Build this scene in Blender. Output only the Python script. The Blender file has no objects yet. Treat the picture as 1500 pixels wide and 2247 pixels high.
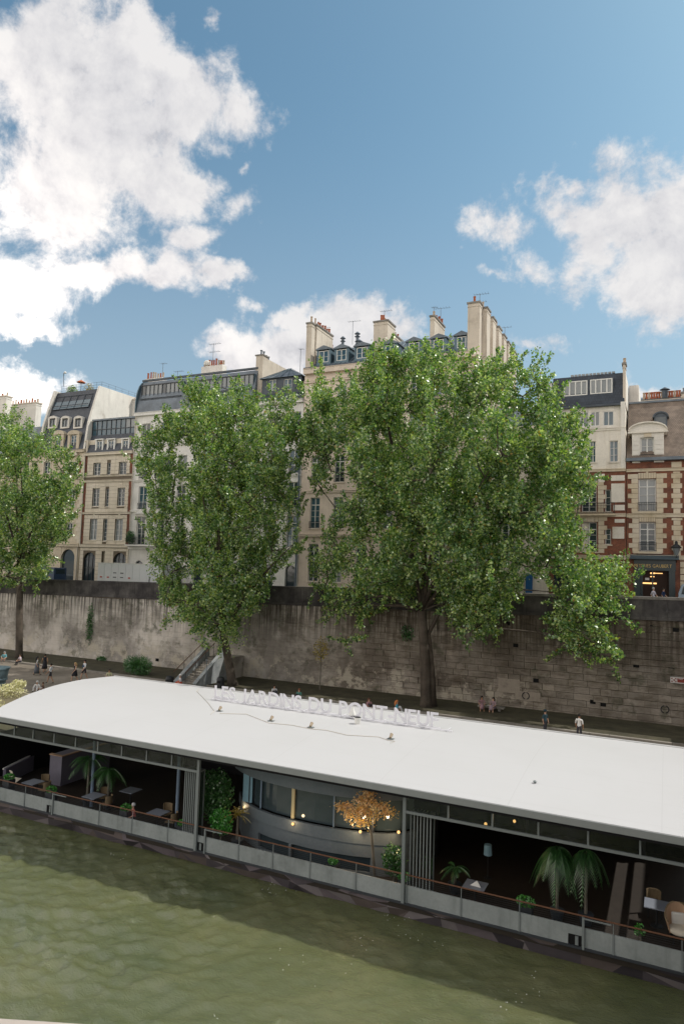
import bpy, bmesh, math, random
import numpy as np
from mathutils import Vector, Matrix, noise as mnoise
random.seed(7); rng = np.random.default_rng(11)
SC = bpy.context.scene
COL = SC.collection

# ------------------------------------------------------------------ camera
F = 1500.0
PITCH = math.radians(4.5); ROLL = .030; YAW = math.atan(3150/1500)
EYE = 13.0
f0 = Vector((-math.cos(YAW), math.sin(YAW), 0)); r0 = Vector((math.sin(YAW), math.cos(YAW), 0)); u0 = Vector((0, 0, 1))
cf = math.cos(PITCH)*f0+math.sin(PITCH)*u0; cu = -math.sin(PITCH)*f0+math.cos(PITCH)*u0
cr = math.cos(ROLL)*r0+math.sin(ROLL)*cu; cuu = math.cos(ROLL)*cu-math.sin(ROLL)*r0
cam_d = bpy.data.cameras.new('camera'); cam = bpy.data.objects.new('camera', cam_d); COL.objects.link(cam)
cam.matrix_world = Matrix(((cr.x, cuu.x, -cf.x, 0), (cr.y, cuu.y, -cf.y, 0), (cr.z, cuu.z, -cf.z, EYE), (0, 0, 0, 1)))
cam_d.sensor_fit = 'HORIZONTAL'; cam_d.sensor_width = 24; cam_d.lens = 24; cam_d.clip_start = .05; cam_d.clip_end = 3000
SC.camera = cam

# ------------------------------------------------------------------ light
SUNV = Vector((.68, .47, 1.0)).normalized()
SUN_E = math.asin(SUNV.z); SUN_AZ = math.atan2(SUNV.x, SUNV.y)
SC.view_settings.view_transform = 'Standard'; SC.view_settings.look = 'None'
SC.view_settings.exposure = 0.84; SC.view_settings.gamma = 1.0; SC.view_settings.use_curve_mapping = False
sl = bpy.data.lights.new('sun', 'SUN'); sl.energy = 2.0; sl.angle = math.radians(.53); sl.color = (1.0, .955, .89)
so = bpy.data.objects.new('sun', sl); COL.objects.link(so)
so.rotation_euler = SUNV.to_track_quat('Z', 'Y').to_euler()

W = bpy.data.worlds.new('World'); SC.world = W; W.use_nodes = True
SKY_STRENGTH = .13


class G:
    """tiny helper to write node maths"""
    def __init__(s, nt): s.nt = nt
    def n(s, t, **k):
        nd = s.nt.nodes.new(t)
        for a, b in k.items(): setattr(nd, a, b)
        return nd
    def put(s, sock, v):
        if v is None: return
        if isinstance(v, bpy.types.NodeSocket): s.nt.links.new(v, sock)
        else: sock.default_value = v
    def m(s, op, a, b=None, c=None, clamp=False):
        nd = s.n('ShaderNodeMath', operation=op, use_clamp=clamp)
        for i, v in enumerate((a, b, c)):
            if v is not None: s.put(nd.inputs[i], v)
        return nd.outputs[0]
    def v(s, op, a, b=None, c=None, out=0):
        nd = s.n('ShaderNodeVectorMath', operation=op)
        for i, v in enumerate((a, b, c)):
            if v is not None: s.put(nd.inputs[i], v)
        return nd.outputs[out]
    def sm(s, x, a, b, o0=0., o1=1.):
        nd = s.n('ShaderNodeMapRange', interpolation_type='SMOOTHSTEP', clamp=True)
        s.put(nd.inputs['Value'], x)
        nd.inputs['From Min'].default_value = a; nd.inputs['From Max'].default_value = b
        nd.inputs['To Min'].default_value = o0; nd.inputs['To Max'].default_value = o1
        return nd.outputs[0]
    def noise(s, vec, scale, detail=5, rough=.55, dist=0., color=False):
        nd = s.n('ShaderNodeTexNoise'); s.put(nd.inputs['Vector'], vec)
        nd.inputs['Scale'].default_value = scale; nd.inputs['Detail'].default_value = detail
        nd.inputs['Roughness'].default_value = rough; nd.inputs['Distortion'].default_value = dist
        return nd.outputs['Color' if color else 'Fac']
    def mix(s, fac, a, b, blend='MIX'):
        nd = s.n('ShaderNodeMix', data_type='RGBA', blend_type=blend)
        s.put(nd.inputs[0], fac); s.put(nd.inputs[6], a); s.put(nd.inputs[7], b)
        return nd.outputs[2]
    def ramp(s, fac, stops):
        nd = s.n('ShaderNodeValToRGB'); s.put(nd.inputs[0], fac)
        el = nd.color_ramp.elements
        while len(el) < len(stops): el.new(.5)
        for e, (p, c) in zip(el, stops): e.position = p; e.color = c4(c)
        return nd.outputs[0]


def c4(c):
    if isinstance(c, (int, float)): return (c, c, c, 1)
    return tuple(c)+(1,) if len(c) == 3 else tuple(c)


def build_world():
    g = G(W.node_tree); nt = W.node_tree; nt.nodes.clear()
    out = g.n('ShaderNodeOutputWorld'); bg = g.n('ShaderNodeBackground'); bg.inputs[1].default_value = SKY_STRENGTH
    nt.links.new(bg.outputs[0], out.inputs[0])
    sky = g.n('ShaderNodeTexSky', sky_type='NISHITA', sun_disc=False)
    sky.sun_elevation = SUN_E; sky.sun_rotation = SUN_AZ; sky.altitude = 50; sky.air_density = 1.0; sky.dust_density = 2.2; sky.ozone_density = 1.0
    d = g.n('ShaderNodeTexCoord').outputs['Generated']
    w = g.v('DOT_PRODUCT', d, tuple(cf), out=1)
    wq = g.m('MAXIMUM', w, .15)
    x = g.m('DIVIDE', g.v('DOT_PRODUCT', d, tuple(cr), out=1), wq)
    y = g.m('DIVIDE', g.v('DOT_PRODUCT', d, tuple(cuu), out=1), wq)
    x = g.m('MULTIPLY_ADD', x, 1.5, .75); y = g.m('MULTIPLY_ADD', y, -1.5, 1.1235)
    cmb = g.n('ShaderNodeCombineXYZ'); g.put(cmb.inputs[0], x); g.put(cmb.inputs[1], y); q = cmb.outputs[0]
    wn = g.noise(d, 7.0, 8, .62, color=True)
    wv = g.v('MULTIPLY', g.v('SUBTRACT', wn, (.5, .5, .5)), (.26, .20, 0))
    q = g.v('ADD', q, wv)
    blobs = [(60,130,250,210),(210,290,190,190),(60,420,240,170),(300,90,110,110),(410,210,90,90),(510,225,85,85),(330,390,120,90),(420,400,75,60),
             (470,300,40,45),(40,640,160,80),(200,590,170,52),(330,600,90,45),(60,720,110,30),(515,465,35,32),(395,525,55,24),(-10,880,120,75),
             (520,365,20,16),(460,35,24,20),
             (690,755,150,62),(550,762,85,50),(770,700,120,52),(650,668,60,34),(850,730,90,40),(565,650,30,18),(640,800,90,40),
             (1410,480,160,105),(1290,540,110,85),(1430,640,110,75),(1200,450,55,42),(1105,515,66,50),(1150,575,62,42),(1260,470,90,70),(1240,590,60,50),(1080,595,36,16),
             (1165,735,60,18),(1480,560,120,150),(1450,862,70,16),(1250,400,30,18),(475,605,40,14)]
    acc = None
    for cx, cy, rx, ry in blobs:
        e = g.v('MULTIPLY', g.v('SUBTRACT', q, (cx/1000, cy/1000, 0)), (1000/(rx*1.02+4), 1000/(ry*1.02+4), 0))
        wt = .50 if max(rx, ry) < 48 else (.72 if max(rx, ry) < 72 else 1.0)
        l = g.m('MULTIPLY', g.m('SUBTRACT', 1.0, g.v('LENGTH', e, out=1)), wt)
        acc = l if acc is None else g.m('SMOOTH_MAX', acc, l, .18)
    inside = g.sm(w, .40, .72)
    far = g.m('MULTIPLY', g.m('SUBTRACT', g.noise(d, 2.2, 2, .5), .42), 7.0)
    cov = g.m('ADD', g.m('MULTIPLY', g.m('MAXIMUM', acc, -1.2), inside), g.m('MULTIPLY', far, g.m('SUBTRACT', 1.0, inside)))
    fb = g.noise(d, 7.5, 14, .66, .15)
    off = tuple(Vector((.68, .3, .9)).normalized()*.022)
    fb2 = g.noise(g.v('ADD', d, off), 7.5, 7, .6, .15)
    dens = g.m('ADD', cov, g.m('MULTIPLY', g.m('SUBTRACT', fb, .5), 3.9))
    a = g.sm(dens, -.22, .50)
    a = g.m('MULTIPLY', a, .97)
    sh = g.m('ADD', .58, g.m('MULTIPLY', g.m('SUBTRACT', fb, fb2), 3.4))
    sh = g.m('SUBTRACT', sh, g.m('MULTIPLY', g.sm(dens, .4, 2.0), .26), clamp=True)
    k = 1/SKY_STRENGTH
    cc = g.ramp(sh, [(0, (.305*k, .305*k, .325*k)), (.40, (.41*k, .405*k, .415*k)), (.82, (.485*k, .475*k, .472*k))])
    away = g.sm(g.v('DOT_PRODUCT', d, tuple(SUNV), out=1), .35, -.25)
    cc = g.mix(away, cc, g.mix(1.0, cc, (3.2, 2.95, 2.65, 1), 'MULTIPLY'))  # added brightness on clouds opposite the sun, to fill the shaded facades
    # thin milky veil low down, deeper blue above
    sep = g.n('ShaderNodeSeparateXYZ'); g.put(sep.inputs[0], d)
    skc = g.mix(1.0, sky.outputs[0], (.49, .655, .61, 1), 'MULTIPLY')
    skc = g.mix(g.sm(sep.outputs[2], .62, .05, 0., .62), skc, (.25*k, .287*k, .34*k, 1))
    col = g.mix(a, skc, cc)
    nt.links.new(col, bg.inputs[0])


build_world()


# ------------------------------------------------------------------ picture -> place
def ray(px, py): return cf*F+cr*(px-750)-cuu*(py-1123.5)
def at(px, py, Y):
    d = ray(px, py); t = Y/d.y; return Vector((d.x*t, Y, EYE+d.z*t))
def atz(px, py, z):
    d = ray(px, py); t = (z-EYE)/d.z; return Vector((d.x*t, d.y*t, z))
def rect(x0, y0, x1, y1, Y):
    ym = (y0+y1)/2; xm = (x0+x1)/2
    return (at(x0, ym, Y).x, at(x1, ym, Y).x, at(xm, y1, Y).z, at(xm, y0, Y).z)   # X0 X1 Z0 Z1


# ------------------------------------------------------------------ materials
def new_mat(name):
    m = bpy.data.materials.new(name); m.use_nodes = True; nt = m.node_tree; nt.nodes.clear()
    out = nt.nodes.new('ShaderNodeOutputMaterial'); b = nt.nodes.new('ShaderNodeBsdfPrincipled')
    nt.links.new(b.outputs[0], out.inputs[0])
    return m, G(nt), b, out
def pos(g): return g.n('ShaderNodeNewGeometry').outputs['Position']
def setb(g, b, color=None, rough=None, spec=None, metal=None, bump=None, bd=.02, bs=.5):
    if color is not None: g.put(b.inputs['Base Color'], c4(color) if not isinstance(color, bpy.types.NodeSocket) else color)
    if rough is not None: g.put(b.inputs['Roughness'], rough)
    if spec is not None: g.put(b.inputs['Specular IOR Level'], spec)
    if metal is not None: g.put(b.inputs['Metallic'], metal)
    if bump is not None:
        bn = g.n('ShaderNodeBump'); bn.inputs['Strength'].default_value = bs; bn.inputs['Distance'].default_value = bd
        g.put(bn.inputs['Height'], bump); g.nt.links.new(bn.outputs[0], b.inputs['Normal'])


def simple(name, col, rough=.6, spec=.4, metal=0., var=.18, scale=3., objspace=False):
    m, g, b, o = new_mat(name)
    p = g.n('ShaderNodeTexCoord').outputs['Object'] if objspace else pos(g)
    n = g.noise(p, scale, 5, .6)
    c = g.mix(n, c4([x*(1-var) for x in col]), c4([min(1, x*(1+var)) for x in col]))
    setb(g, b, c, rough, spec, metal)
    return m


def stone(name, base, dark, light=None, streak=.5, scale=.5, rough=.9, bd=.02):
    """weathered masonry: cloudy tone, fine grain and rain streaks"""
    m, g, b, o = new_mat(name); p = pos(g)
    light = light or [min(1, x*1.18) for x in base]
    n1 = g.noise(p, scale, 6, .62); n2 = g.noise(p, 9., 5, .7)
    st = g.noise(g.v('MULTIPLY', p, (2.2, 2.2, .16)), 1.3, 4, .6)
    c = g.ramp(n1, [(.26, dark), (.42, base), (.66, light)])
    s = g.m('MULTIPLY', g.sm(st, .52, .72), streak)
    c = g.mix(s, c, c4(dark))
    c = g.mix(g.m('MULTIPLY', g.sm(n2, .35, .75), .35), c, c4([x*.72 for x in base]))
    wn = g.n('ShaderNodeNewGeometry').outputs['Random Per Island']
    c = g.mix(g.m('MULTIPLY', wn, .28), c, c4([x*.6 for x in base]))
    setb(g, b, c, rough, .25, bump=n2, bd=bd, bs=.6)
    return m


M = {}
M['stoneB'] = stone('pale_banded_limestone', (.68, .60, .48), (.42, .36, .27), (.78, .70, .58))
M['stoneA'] = stone('warm_limestone', (.58, .50, .38), (.34, .28, .20))
M['stoneD'] = stone('rose_beige_render', (.70, .59, .49), (.50, .41, .33), streak=.3)
M['stoneG'] = stone('golden_quoin_stone', (.62, .52, .37), (.34, .27, .17), (.72, .64, .52))
M['stoneC'] = stone('whitewashed_stone', (.76, .735, .69), (.54, .51, .47), streak=.3)
M['white'] = stone('white_render', (.74, .70, .63), (.47, .42, .36), streak=.35)
M['plasterF'] = stone('cream_render', (.74, .69, .60), (.50, .42, .30), streak=.4)
M['chim'] = stone('sandy_chimney_render', (.60, .53, .44), (.36, .30, .24), streak=.6)
M['joint'] = simple('recessed_mortar', (.17, .14, .105), .95, .1)


def brick_mat():
    m, g, b, o = new_mat('red_brick'); p = pos(g)
    v = g.v('MULTIPLY', p, (1, 0, 1)); 
    sep = g.n('ShaderNodeSeparateXYZ'); g.put(sep.inputs[0], p)
    cb = g.n('ShaderNodeCombineXYZ'); g.put(cb.inputs[0], g.m('ADD', sep.outputs[0], sep.outputs[1])); g.put(cb.inputs[1], sep.outputs[2])
    bt = g.n('ShaderNodeTexBrick'); g.put(bt.inputs['Vector'], cb.outputs[0])
    bt.inputs['Scale'].default_value = 1.; bt.inputs['Brick Width'].default_value = .24; bt.inputs['Row Height'].default_value = .075
    bt.inputs['Mortar Size'].default_value = .008
    bt.inputs['Color1'].default_value = (.26, .075, .04, 1); bt.inputs['Color2'].default_value = (.17, .055, .035, 1); bt.inputs['Mortar'].default_value = (.24, .17, .12, 1)
    n = g.noise(p, .9, 6, .65)
    c = g.mix(g.sm(n, .42, .68), bt.outputs[0], (.12, .055, .04, 1))
    setb(g, b, c, .9, .2, bump=g.noise(p, 25, 3, .6), bd=.01)
    return m
M['brick'] = brick_mat()


def slate_mat(name, c0, c1, row=.28, wid=.22, rough=.5):
    m, g, b, o = new_mat(name); p = pos(g)
    sep = g.n('ShaderNodeSeparateXYZ'); g.put(sep.inputs[0], p)
    cb = g.n('ShaderNodeCombineXYZ'); g.put(cb.inputs[0], sep.outputs[0]); g.put(cb.inputs[1], g.m('ADD', sep.outputs[2], g.m('MULTIPLY', sep.outputs[1], .25)))
    bt = g.n('ShaderNodeTexBrick'); g.put(bt.inputs['Vector'], cb.outputs[0])
    bt.inputs['Scale'].default_value = 1.; bt.inputs['Brick Width'].default_value = wid; bt.inputs['Row Height'].default_value = row
    bt.inputs['Mortar Size'].default_value = .014
    bt.inputs['Color1'].default_value = c4(c0); bt.inputs['Color2'].default_value = c4(c1); bt.inputs['Mortar'].default_value = c4([x*.45 for x in c0])
    n = g.noise(p, .8, 5, .6)
    c = g.mix(g.m('MULTIPLY', g.sm(n, .4, .7), .5), bt.outputs[0], c4([x*1.7 for x in c1]))
    setb(g, b, c, rough, .45, bump=bt.outputs['Fac'], bd=.015, bs=.5)
    return m
M['slate'] = slate_mat('blue_black_slate', (.022, .030, .042), (.035, .045, .060))
M['tile'] = slate_mat('brown_clay_tiles', (.15, .115, .09), (.20, .155, .12), .17, .16, .85)


def zinc_mat(name, c0, seam=.62):
    m, g, b, o = new_mat(name); p = pos(g)
    n = g.noise(p, .9, 6, .62)
    c = g.ramp(n, [(.3, [x*.65 for x in c0]), (.5, c0), (.72, [x*1.35 for x in c0])])
    setb(g, b, c, .5, .5, metal=.25, bump=g.noise(p, 3, 3, .5), bd=.01)
    return m
M['zinc'] = zinc_mat('blue_grey_zinc', (.13, .155, .18))
M['zincT'] = zinc_mat('teal_grey_zinc', (.085, .135, .165))
M['lead'] = zinc_mat('dark_leaden_sheet', (.05, .062, .075))


def glass_mat(name, c0, c1, rough=.06, spec=.6):
    m, g, b, o = new_mat(name); p = pos(g)
    r = g.n('ShaderNodeNewGeometry').outputs['Random Per Island']
    n = g.noise(p, .7, 3, .5)
    c = g.mix(g.m('MULTIPLY', g.m('ADD', r, n), .5), c4(c0), c4(c1))
    setb(g, b, c, rough, spec, bump=g.noise(p, .9, 2, .5), bd=.02, bs=.25)
    return m
M['glass'] = glass_mat('window_glass', (.012, .02, .024), (.05, .07, .08))
M['glassL'] = glass_mat('curtained_glass', (.10, .12, .13), (.27, .29, .29), .12)
M['glassB'] = glass_mat('blue_tinted_glass', (.02, .05, .07), (.07, .14, .18))
M['frame'] = simple('white_window_paint', (.66, .65, .61), .5, .4, var=.08)
M['frameD'] = simple('charcoal_window_metal', (.03, .035, .042), .45, .5)
M['iron'] = simple('black_wrought_iron', (.018, .020, .022), .55, .4)
M['dark'] = simple('unlit_interior', (.012, .012, .012), .9, .1)
M['terra'] = simple('terracotta_pot', (.34, .11, .055), .85, .2, var=.35, scale=6)
M['potc'] = simple('cream_clay_pot', (.42, .33, .24), .85, .2, var=.3, scale=6)
M['pipe'] = simple('painted_drainpipe', (.55, .50, .42), .6)
M['pipeD'] = simple('blue_grey_drainpipe', (.12, .15, .18), .6)


# ------------------------------------------------------------------ mesh building
class MB:
    def __init__(s): s.v = []; s.f = []; s.mi = []; s.smooth = False
    def add(s, vs, fs, mi=0):
        o = len(s.v); s.v += [tuple(v) for v in vs]; s.f += [tuple(i+o for i in f) for f in fs]; s.mi += [mi]*len(fs); return s
    def box(s, x0, x1, y0, y1, z0, z1, mi=0):
        return s.add([(x0,y0,z0),(x1,y0,z0),(x1,y1,z0),(x0,y1,z0),(x0,y0,z1),(x1,y0,z1),(x1,y1,z1),(x0,y1,z1)],
                     [(0,3,2,1),(4,5,6,7),(0,1,5,4),(1,2,6,5),(2,3,7,6),(3,0,4,7)], mi)
    def prism_x(s, prof, x0, x1, mi=0, x0b=None):
        n = len(prof); vs = [(x0, y, z) for y, z in prof]+[(x1, y, z) for y, z in prof]
        fs = [tuple(range(n)), tuple(reversed(range(n, 2*n)))]+[(i, i+n, (i+1) % n+n, (i+1) % n) for i in range(n)]
        return s.add(vs, fs, mi)
    def prism_z(s, prof, z0, z1, mi=0):
        n = len(prof); vs = [(x, y, z0) for x, y in prof]+[(x, y, z1) for x, y in prof]
        fs = [tuple(reversed(range(n))), tuple(range(n, 2*n))]+[(i, (i+1) % n, (i+1) % n+n, i+n) for i in range(n)]
        return s.add(vs, fs, mi)
    def prism_y(s, prof, y0, y1, mi=0):
        n = len(prof); vs = [(x, y0, z) for x, z in prof]+[(x, y1, z) for x, z in prof]
        fs = [tuple(range(n)), tuple(reversed(range(n, 2*n)))]+[((i+1) % n, i, i+n, (i+1) % n+n) for i in range(n)]
        return s.add(vs, fs, mi)
    def tube(s, pts, rad, n=6, mi=0, caps=True):
        pts = [Vector(p) for p in pts]; rr = rad if isinstance(rad, (list, tuple)) else [rad]*len(pts)
        o = len(s.v); ref = None
        for i, p in enumerate(pts):
            t = (pts[min(i+1, len(pts)-1)]-pts[max(i-1, 0)])
            if t.length < 1e-6: t = Vector((0, 0, 1))
            t.normalize()
            if ref is None: ref = Vector((1, 0, 0)) if abs(t.x) < .8 else Vector((0, 1, 0))
            a = t.cross(ref); a.normalize(); b = t.cross(a); ref = a.cross(t) if False else ref
            for k in range(n):
                an = 2*math.pi*k/n; s.v.append(tuple(p+(a*math.cos(an)+b*math.sin(an))*rr[i]))
        for i in range(len(pts)-1):
            for k in range(n):
                k2 = (k+1) % n; s.f.append((o+i*n+k, o+i*n+k2, o+(i+1)*n+k2, o+(i+1)*n+k)); s.mi.append(mi)
        if caps:
            s.f.append(tuple(o+k for k in reversed(range(n)))); s.mi.append(mi)
            e = o+(len(pts)-1)*n; s.f.append(tuple(e+k for k in range(n))); s.mi.append(mi)
        return s
    def lathe(s, c, prof, n=12, mi=0):
        o = len(s.v)
        for r, z in prof:
            for k in range(n):
                an = 2*math.pi*k/n; s.v.append((c[0]+r*math.cos(an), c[1]+r*math.sin(an), c[2]+z))
        for i in range(len(prof)-1):
            for k in range(n):
                k2 = (k+1) % n; s.f.append((o+i*n+k, o+i*n+k2, o+(i+1)*n+k2, o+(i+1)*n+k)); s.mi.append(mi)
        s.f.append(tuple(o+k for k in reversed(range(n)))); s.mi.append(mi)
        e = o+(len(prof)-1)*n; s.f.append(tuple(e+k for k in range(n))); s.mi.append(mi)
        return s
    def build(s, name, mats, parent=None, smooth=False, world=True):
        me = bpy.data.meshes.new(name)
        off = origin(parent) if (world and parent is not None) else Vector((0, 0, 0))
        me.from_pydata([(v[0]-off.x, v[1]-off.y, v[2]-off.z) for v in s.v], [], s.f)
        for m in (mats if isinstance(mats, (list, tuple)) else [mats]): me.materials.append(m)
        if len(set(s.mi)) > 1: me.polygons.foreach_set('material_index', s.mi)
        if smooth: me.polygons.foreach_set('use_smooth', [True]*len(me.polygons))
        bm = bmesh.new(); bm.from_mesh(me); bmesh.ops.recalc_face_normals(bm, faces=bm.faces); bm.to_mesh(me); bm.free()
        o = bpy.data.objects.new(name, me); COL.objects.link(o)
        if parent is not None: o.parent = parent
        return o


def origin(o):
    p = Vector((0, 0, 0))
    while o is not None: p = p+o.location; o = o.parent
    return p
def tag(o, label=None, cat=None, group=None, kind=None):
    if label: o['label'] = label
    if cat: o['category'] = cat
    if group: o['group'] = group
    if kind: o['kind'] = kind
    return o
def thing(name, label, cat, loc=(0, 0, 0), group=None, rz=0):
    o = bpy.data.objects.new(name, None); COL.objects.link(o); o.location = loc; o.rotation_euler.z = rz
    o.empty_display_size = .2
    return tag(o, label, cat, group)
def struct(name, mb, m, **k): return tag(mb.build(name, m, **k), kind='structure')


_cube = {}
def cube_mesh(mname):
    if mname not in _cube:
        me = bpy.data.meshes.new('block_'+mname)
        c = .012
        me.from_pydata([(x, y, z) for z in (0, 1) for (x, y) in ((0, 0), (1, 0), (1, 1), (0, 1))], [],
                       [(0,3,2,1),(4,5,6,7),(0,1,5,4),(1,2,6,5),(2,3,7,6),(3,0,4,7)])
        me.materials.append(M[mname]); _cube[mname] = me
    return _cube[mname]
def block(name, mname, parent, x0, x1, y0, y1, z0, z1):
    o = bpy.data.objects.new(name, cube_mesh(mname)); COL.objects.link(o); o.parent = parent
    off = origin(parent); o.location = (x0-off.x, y0-off.y, z0-off.z); o.scale = (x1-x0, y1-y0, z1-z0)
    return o


# ------------------------------------------------------------------ setting: water, quay, street
def water_mat():
    m, g, b, o = new_mat('olive_river_water'); p = pos(g)
    mp = g.n('ShaderNodeMapping'); g.put(mp.inputs[0], p); mp.inputs['Rotation'].default_value = (0, 0, .45); mp.inputs['Scale'].default_value = (1, 1.7, 1)
    q = mp.outputs[0]
    big = g.noise(q, .30, 3, .5, 1.2); med = g.noise(q, .85, 4, .55, 1.8); fine = g.noise(q, 5., 5, .6, .8)
    # calmer to the right (lee of the bridge), livelier to the left
    sep = g.n('ShaderNodeSeparateXYZ'); g.put(sep.inputs[0], p)
    live = g.sm(sep.outputs[0], -2., -15., .42, 1.15)
    rid = g.m('SUBTRACT', 1.0, g.m('ABSOLUTE', g.m('MULTIPLY_ADD', med, 2.6, -1.3))); rid2 = g.m('SUBTRACT', 1.0, g.m('ABSOLUTE', g.m('MULTIPLY_ADD', g.noise(q, 2.6, 4, .5, 1.2), 2.6, -1.3)))
    h = g.m('ADD', g.m('MULTIPLY', big, 1.3), g.m('ADD', g.m('MULTIPLY', rid, .50), g.m('ADD', g.m('MULTIPLY', rid2, .16), g.m('MULTIPLY', fine, .10))))
    h = g.m('MULTIPLY', h, live)
    c = g.ramp(g.noise(p, .22, 4, .6, .6), [(.3, (.070, .086, .034)), (.55, (.106, .115, .048)), (.75, (.145, .144, .066))])
    setb(g, b, c, .05, 1., bump=g.m('ADD', g.m('MULTIPLY', fine, .5), g.m('MULTIPLY', g.noise(q, 14., 4, .6, .5), .25)), bd=.09, bs=1.)
    b.inputs['IOR'].default_value = 1.5
    b.subsurface_method = 'BURLEY'; b.inputs['Subsurface Weight'].default_value = .3; b.inputs['Subsurface Radius'].default_value = (1., 1.1, .7); b.inputs['Subsurface Scale'].default_value = .38
    return m
M['water'] = water_mat()
def river():
    """one sheet: fine choppy wavelets near the boat, coarse beyond"""
    xs = np.concatenate([np.linspace(-400, -44, 24)[:-1], np.arange(-44, 7, .10), np.linspace(7.1, 60, 8)])
    ys = np.concatenate([np.linspace(-60, 7, 14)[:-1], np.arange(7, 25.6, .10), np.linspace(25.7, 50, 10)])
    X, Y = np.meshgrid(xs, ys); r = np.random.default_rng(4)
    def field(n, l0, l1, ax, spread):
        h = np.zeros_like(X)
        for _ in range(n):
            L = l0*(l1/l0)**r.random(); a = ax+r.normal()*spread; k = 2*math.pi/L
            ph = k*(X*math.cos(a)+Y*math.sin(a))+r.random()*6.28+2.2*np.sin(X*.7*r.random()+Y*.9*r.random()+r.random()*6)+.8*np.sin(X*1.6*r.random()-Y*1.9*r.random()+r.random()*6)
            h += L*(1-2*np.abs(np.sin(ph/2))**.9)*.5
        return h/math.sqrt(n)
    h = .026*field(9, 1.6, 3.4, 1.9, .6)+.062*field(18, .45, 1.1, 1.7, .75)+.040*field(12, .26, .42, 1.6, 1.0)
    mod = .5+.5*np.sin(X*.33+Y*.21+1)*np.sin(X*.19-Y*.37+2.+.8*np.sin(X*.3))
    live = np.clip((-X-1)/16, 0, 1); amp = (.30+.85*live)*(.55+.75*mod)
    near = np.clip((X+44)/4, 0, 1)*np.clip((7-X)/4, 0, 1)*np.clip((Y-7)/3, 0, 1)*np.clip((25.6-Y)/1.5, .15, 1)
    Z = h*amp*near*1.9
    V = np.stack([X, Y, Z], -1).reshape(-1, 3); nx_, ny_ = len(xs), len(ys)
    i = np.arange(nx_-1)[None, :]+np.arange(ny_-1)[:, None]*nx_; i = i.reshape(-1)
    Fc = np.stack([i, i+1, i+1+nx_, i+nx_], -1).reshape(-1).astype(np.int32); nf = len(i)
    me = bpy.data.meshes.new('river_water'); me.vertices.add(len(V)); me.vertices.foreach_set('co', V.reshape(-1).astype(np.float32))
    me.loops.add(nf*4); me.loops.foreach_set('vertex_index', Fc); me.polygons.add(nf)
    me.polygons.foreach_set('loop_start', np.arange(0, nf*4, 4, dtype=np.int32)); me.polygons.foreach_set('loop_total', np.full(nf, 4, dtype=np.int32))
    me.polygons.foreach_set('use_smooth', np.ones(nf, dtype=bool)); me.update(calc_edges=True); me.materials.append(M['water'])
    o = bpy.data.objects.new('river_water', me); COL.objects.link(o); o['kind'] = 'structure'
river()

M['earth'] = stone('packed_quay_dirt', (.17, .145, .115), (.08, .07, .055), (.30, .26, .21), 0, .35, bd=.03)
M['soil'] = stone('mossy_soil', (.062, .056, .036), (.030, .030, .020), (.10, .09, .055), 0, .9, bd=.05)
M['asphalt'] = stone('grey_asphalt', (.06, .06, .06), (.045, .045, .045), (.08, .08, .08), 0, .6)
M['bank'] = stone('pale_bank_paving', (.42, .39, .34), (.34, .31, .27), None, 0, .1)
M['kerb'] = stone('kerb_granite', (.24, .22, .19), (.12, .11, .09), None, .2, 1.)
QZ = 2.2
struct('quay_pavement', MB().box(-400, 60, 36.2, 49.4, -1.5, QZ), M['earth'])
struct('planting_strip', MB().box(-400, 60, 49.72, 56.2, -1.5, QZ+.10), M['soil'])
def streetz(x): return 10.32+.0145*x
ns = MB(); ns.prism_z([(0, 0), (1, 0), (1, 1)], 0, 1); 
sb = MB(); sb.add([(-400, 56.1, streetz(-400)), (60, 56.1, streetz(60)), (60, 140, streetz(60)), (-400, 140, streetz(-400)),
                   (-400, 56.1, 0), (60, 56.1, 0), (60, 140, 0), (-400, 140, 0)],
                  [(0,1,2,3),(4,7,6,5),(0,4,5,1),(1,5,6,2),(2,6,7,3),(3,7,4,0)])
struct('street', sb, M['asphalt'])
struct('far_ground', MB().add([(-1500, 140, 4), (900, 140, 4), (900, 1500, 4), (-1500, 1500, 4)], [(0, 1, 2, 3)]), M['asphalt'])
kb = thing('quay_kerb', 'low granite kerb edging the planted strip below the wall', 'kerb', (-40, 49.56, QZ))
for i in range(62):
    x = -76+i*1.25
    block('kerb_stone', 'kerb', kb, x, x+1.23, 49.41+random.uniform(-.01, .01), 49.71, QZ-.3, QZ+.15)


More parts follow.
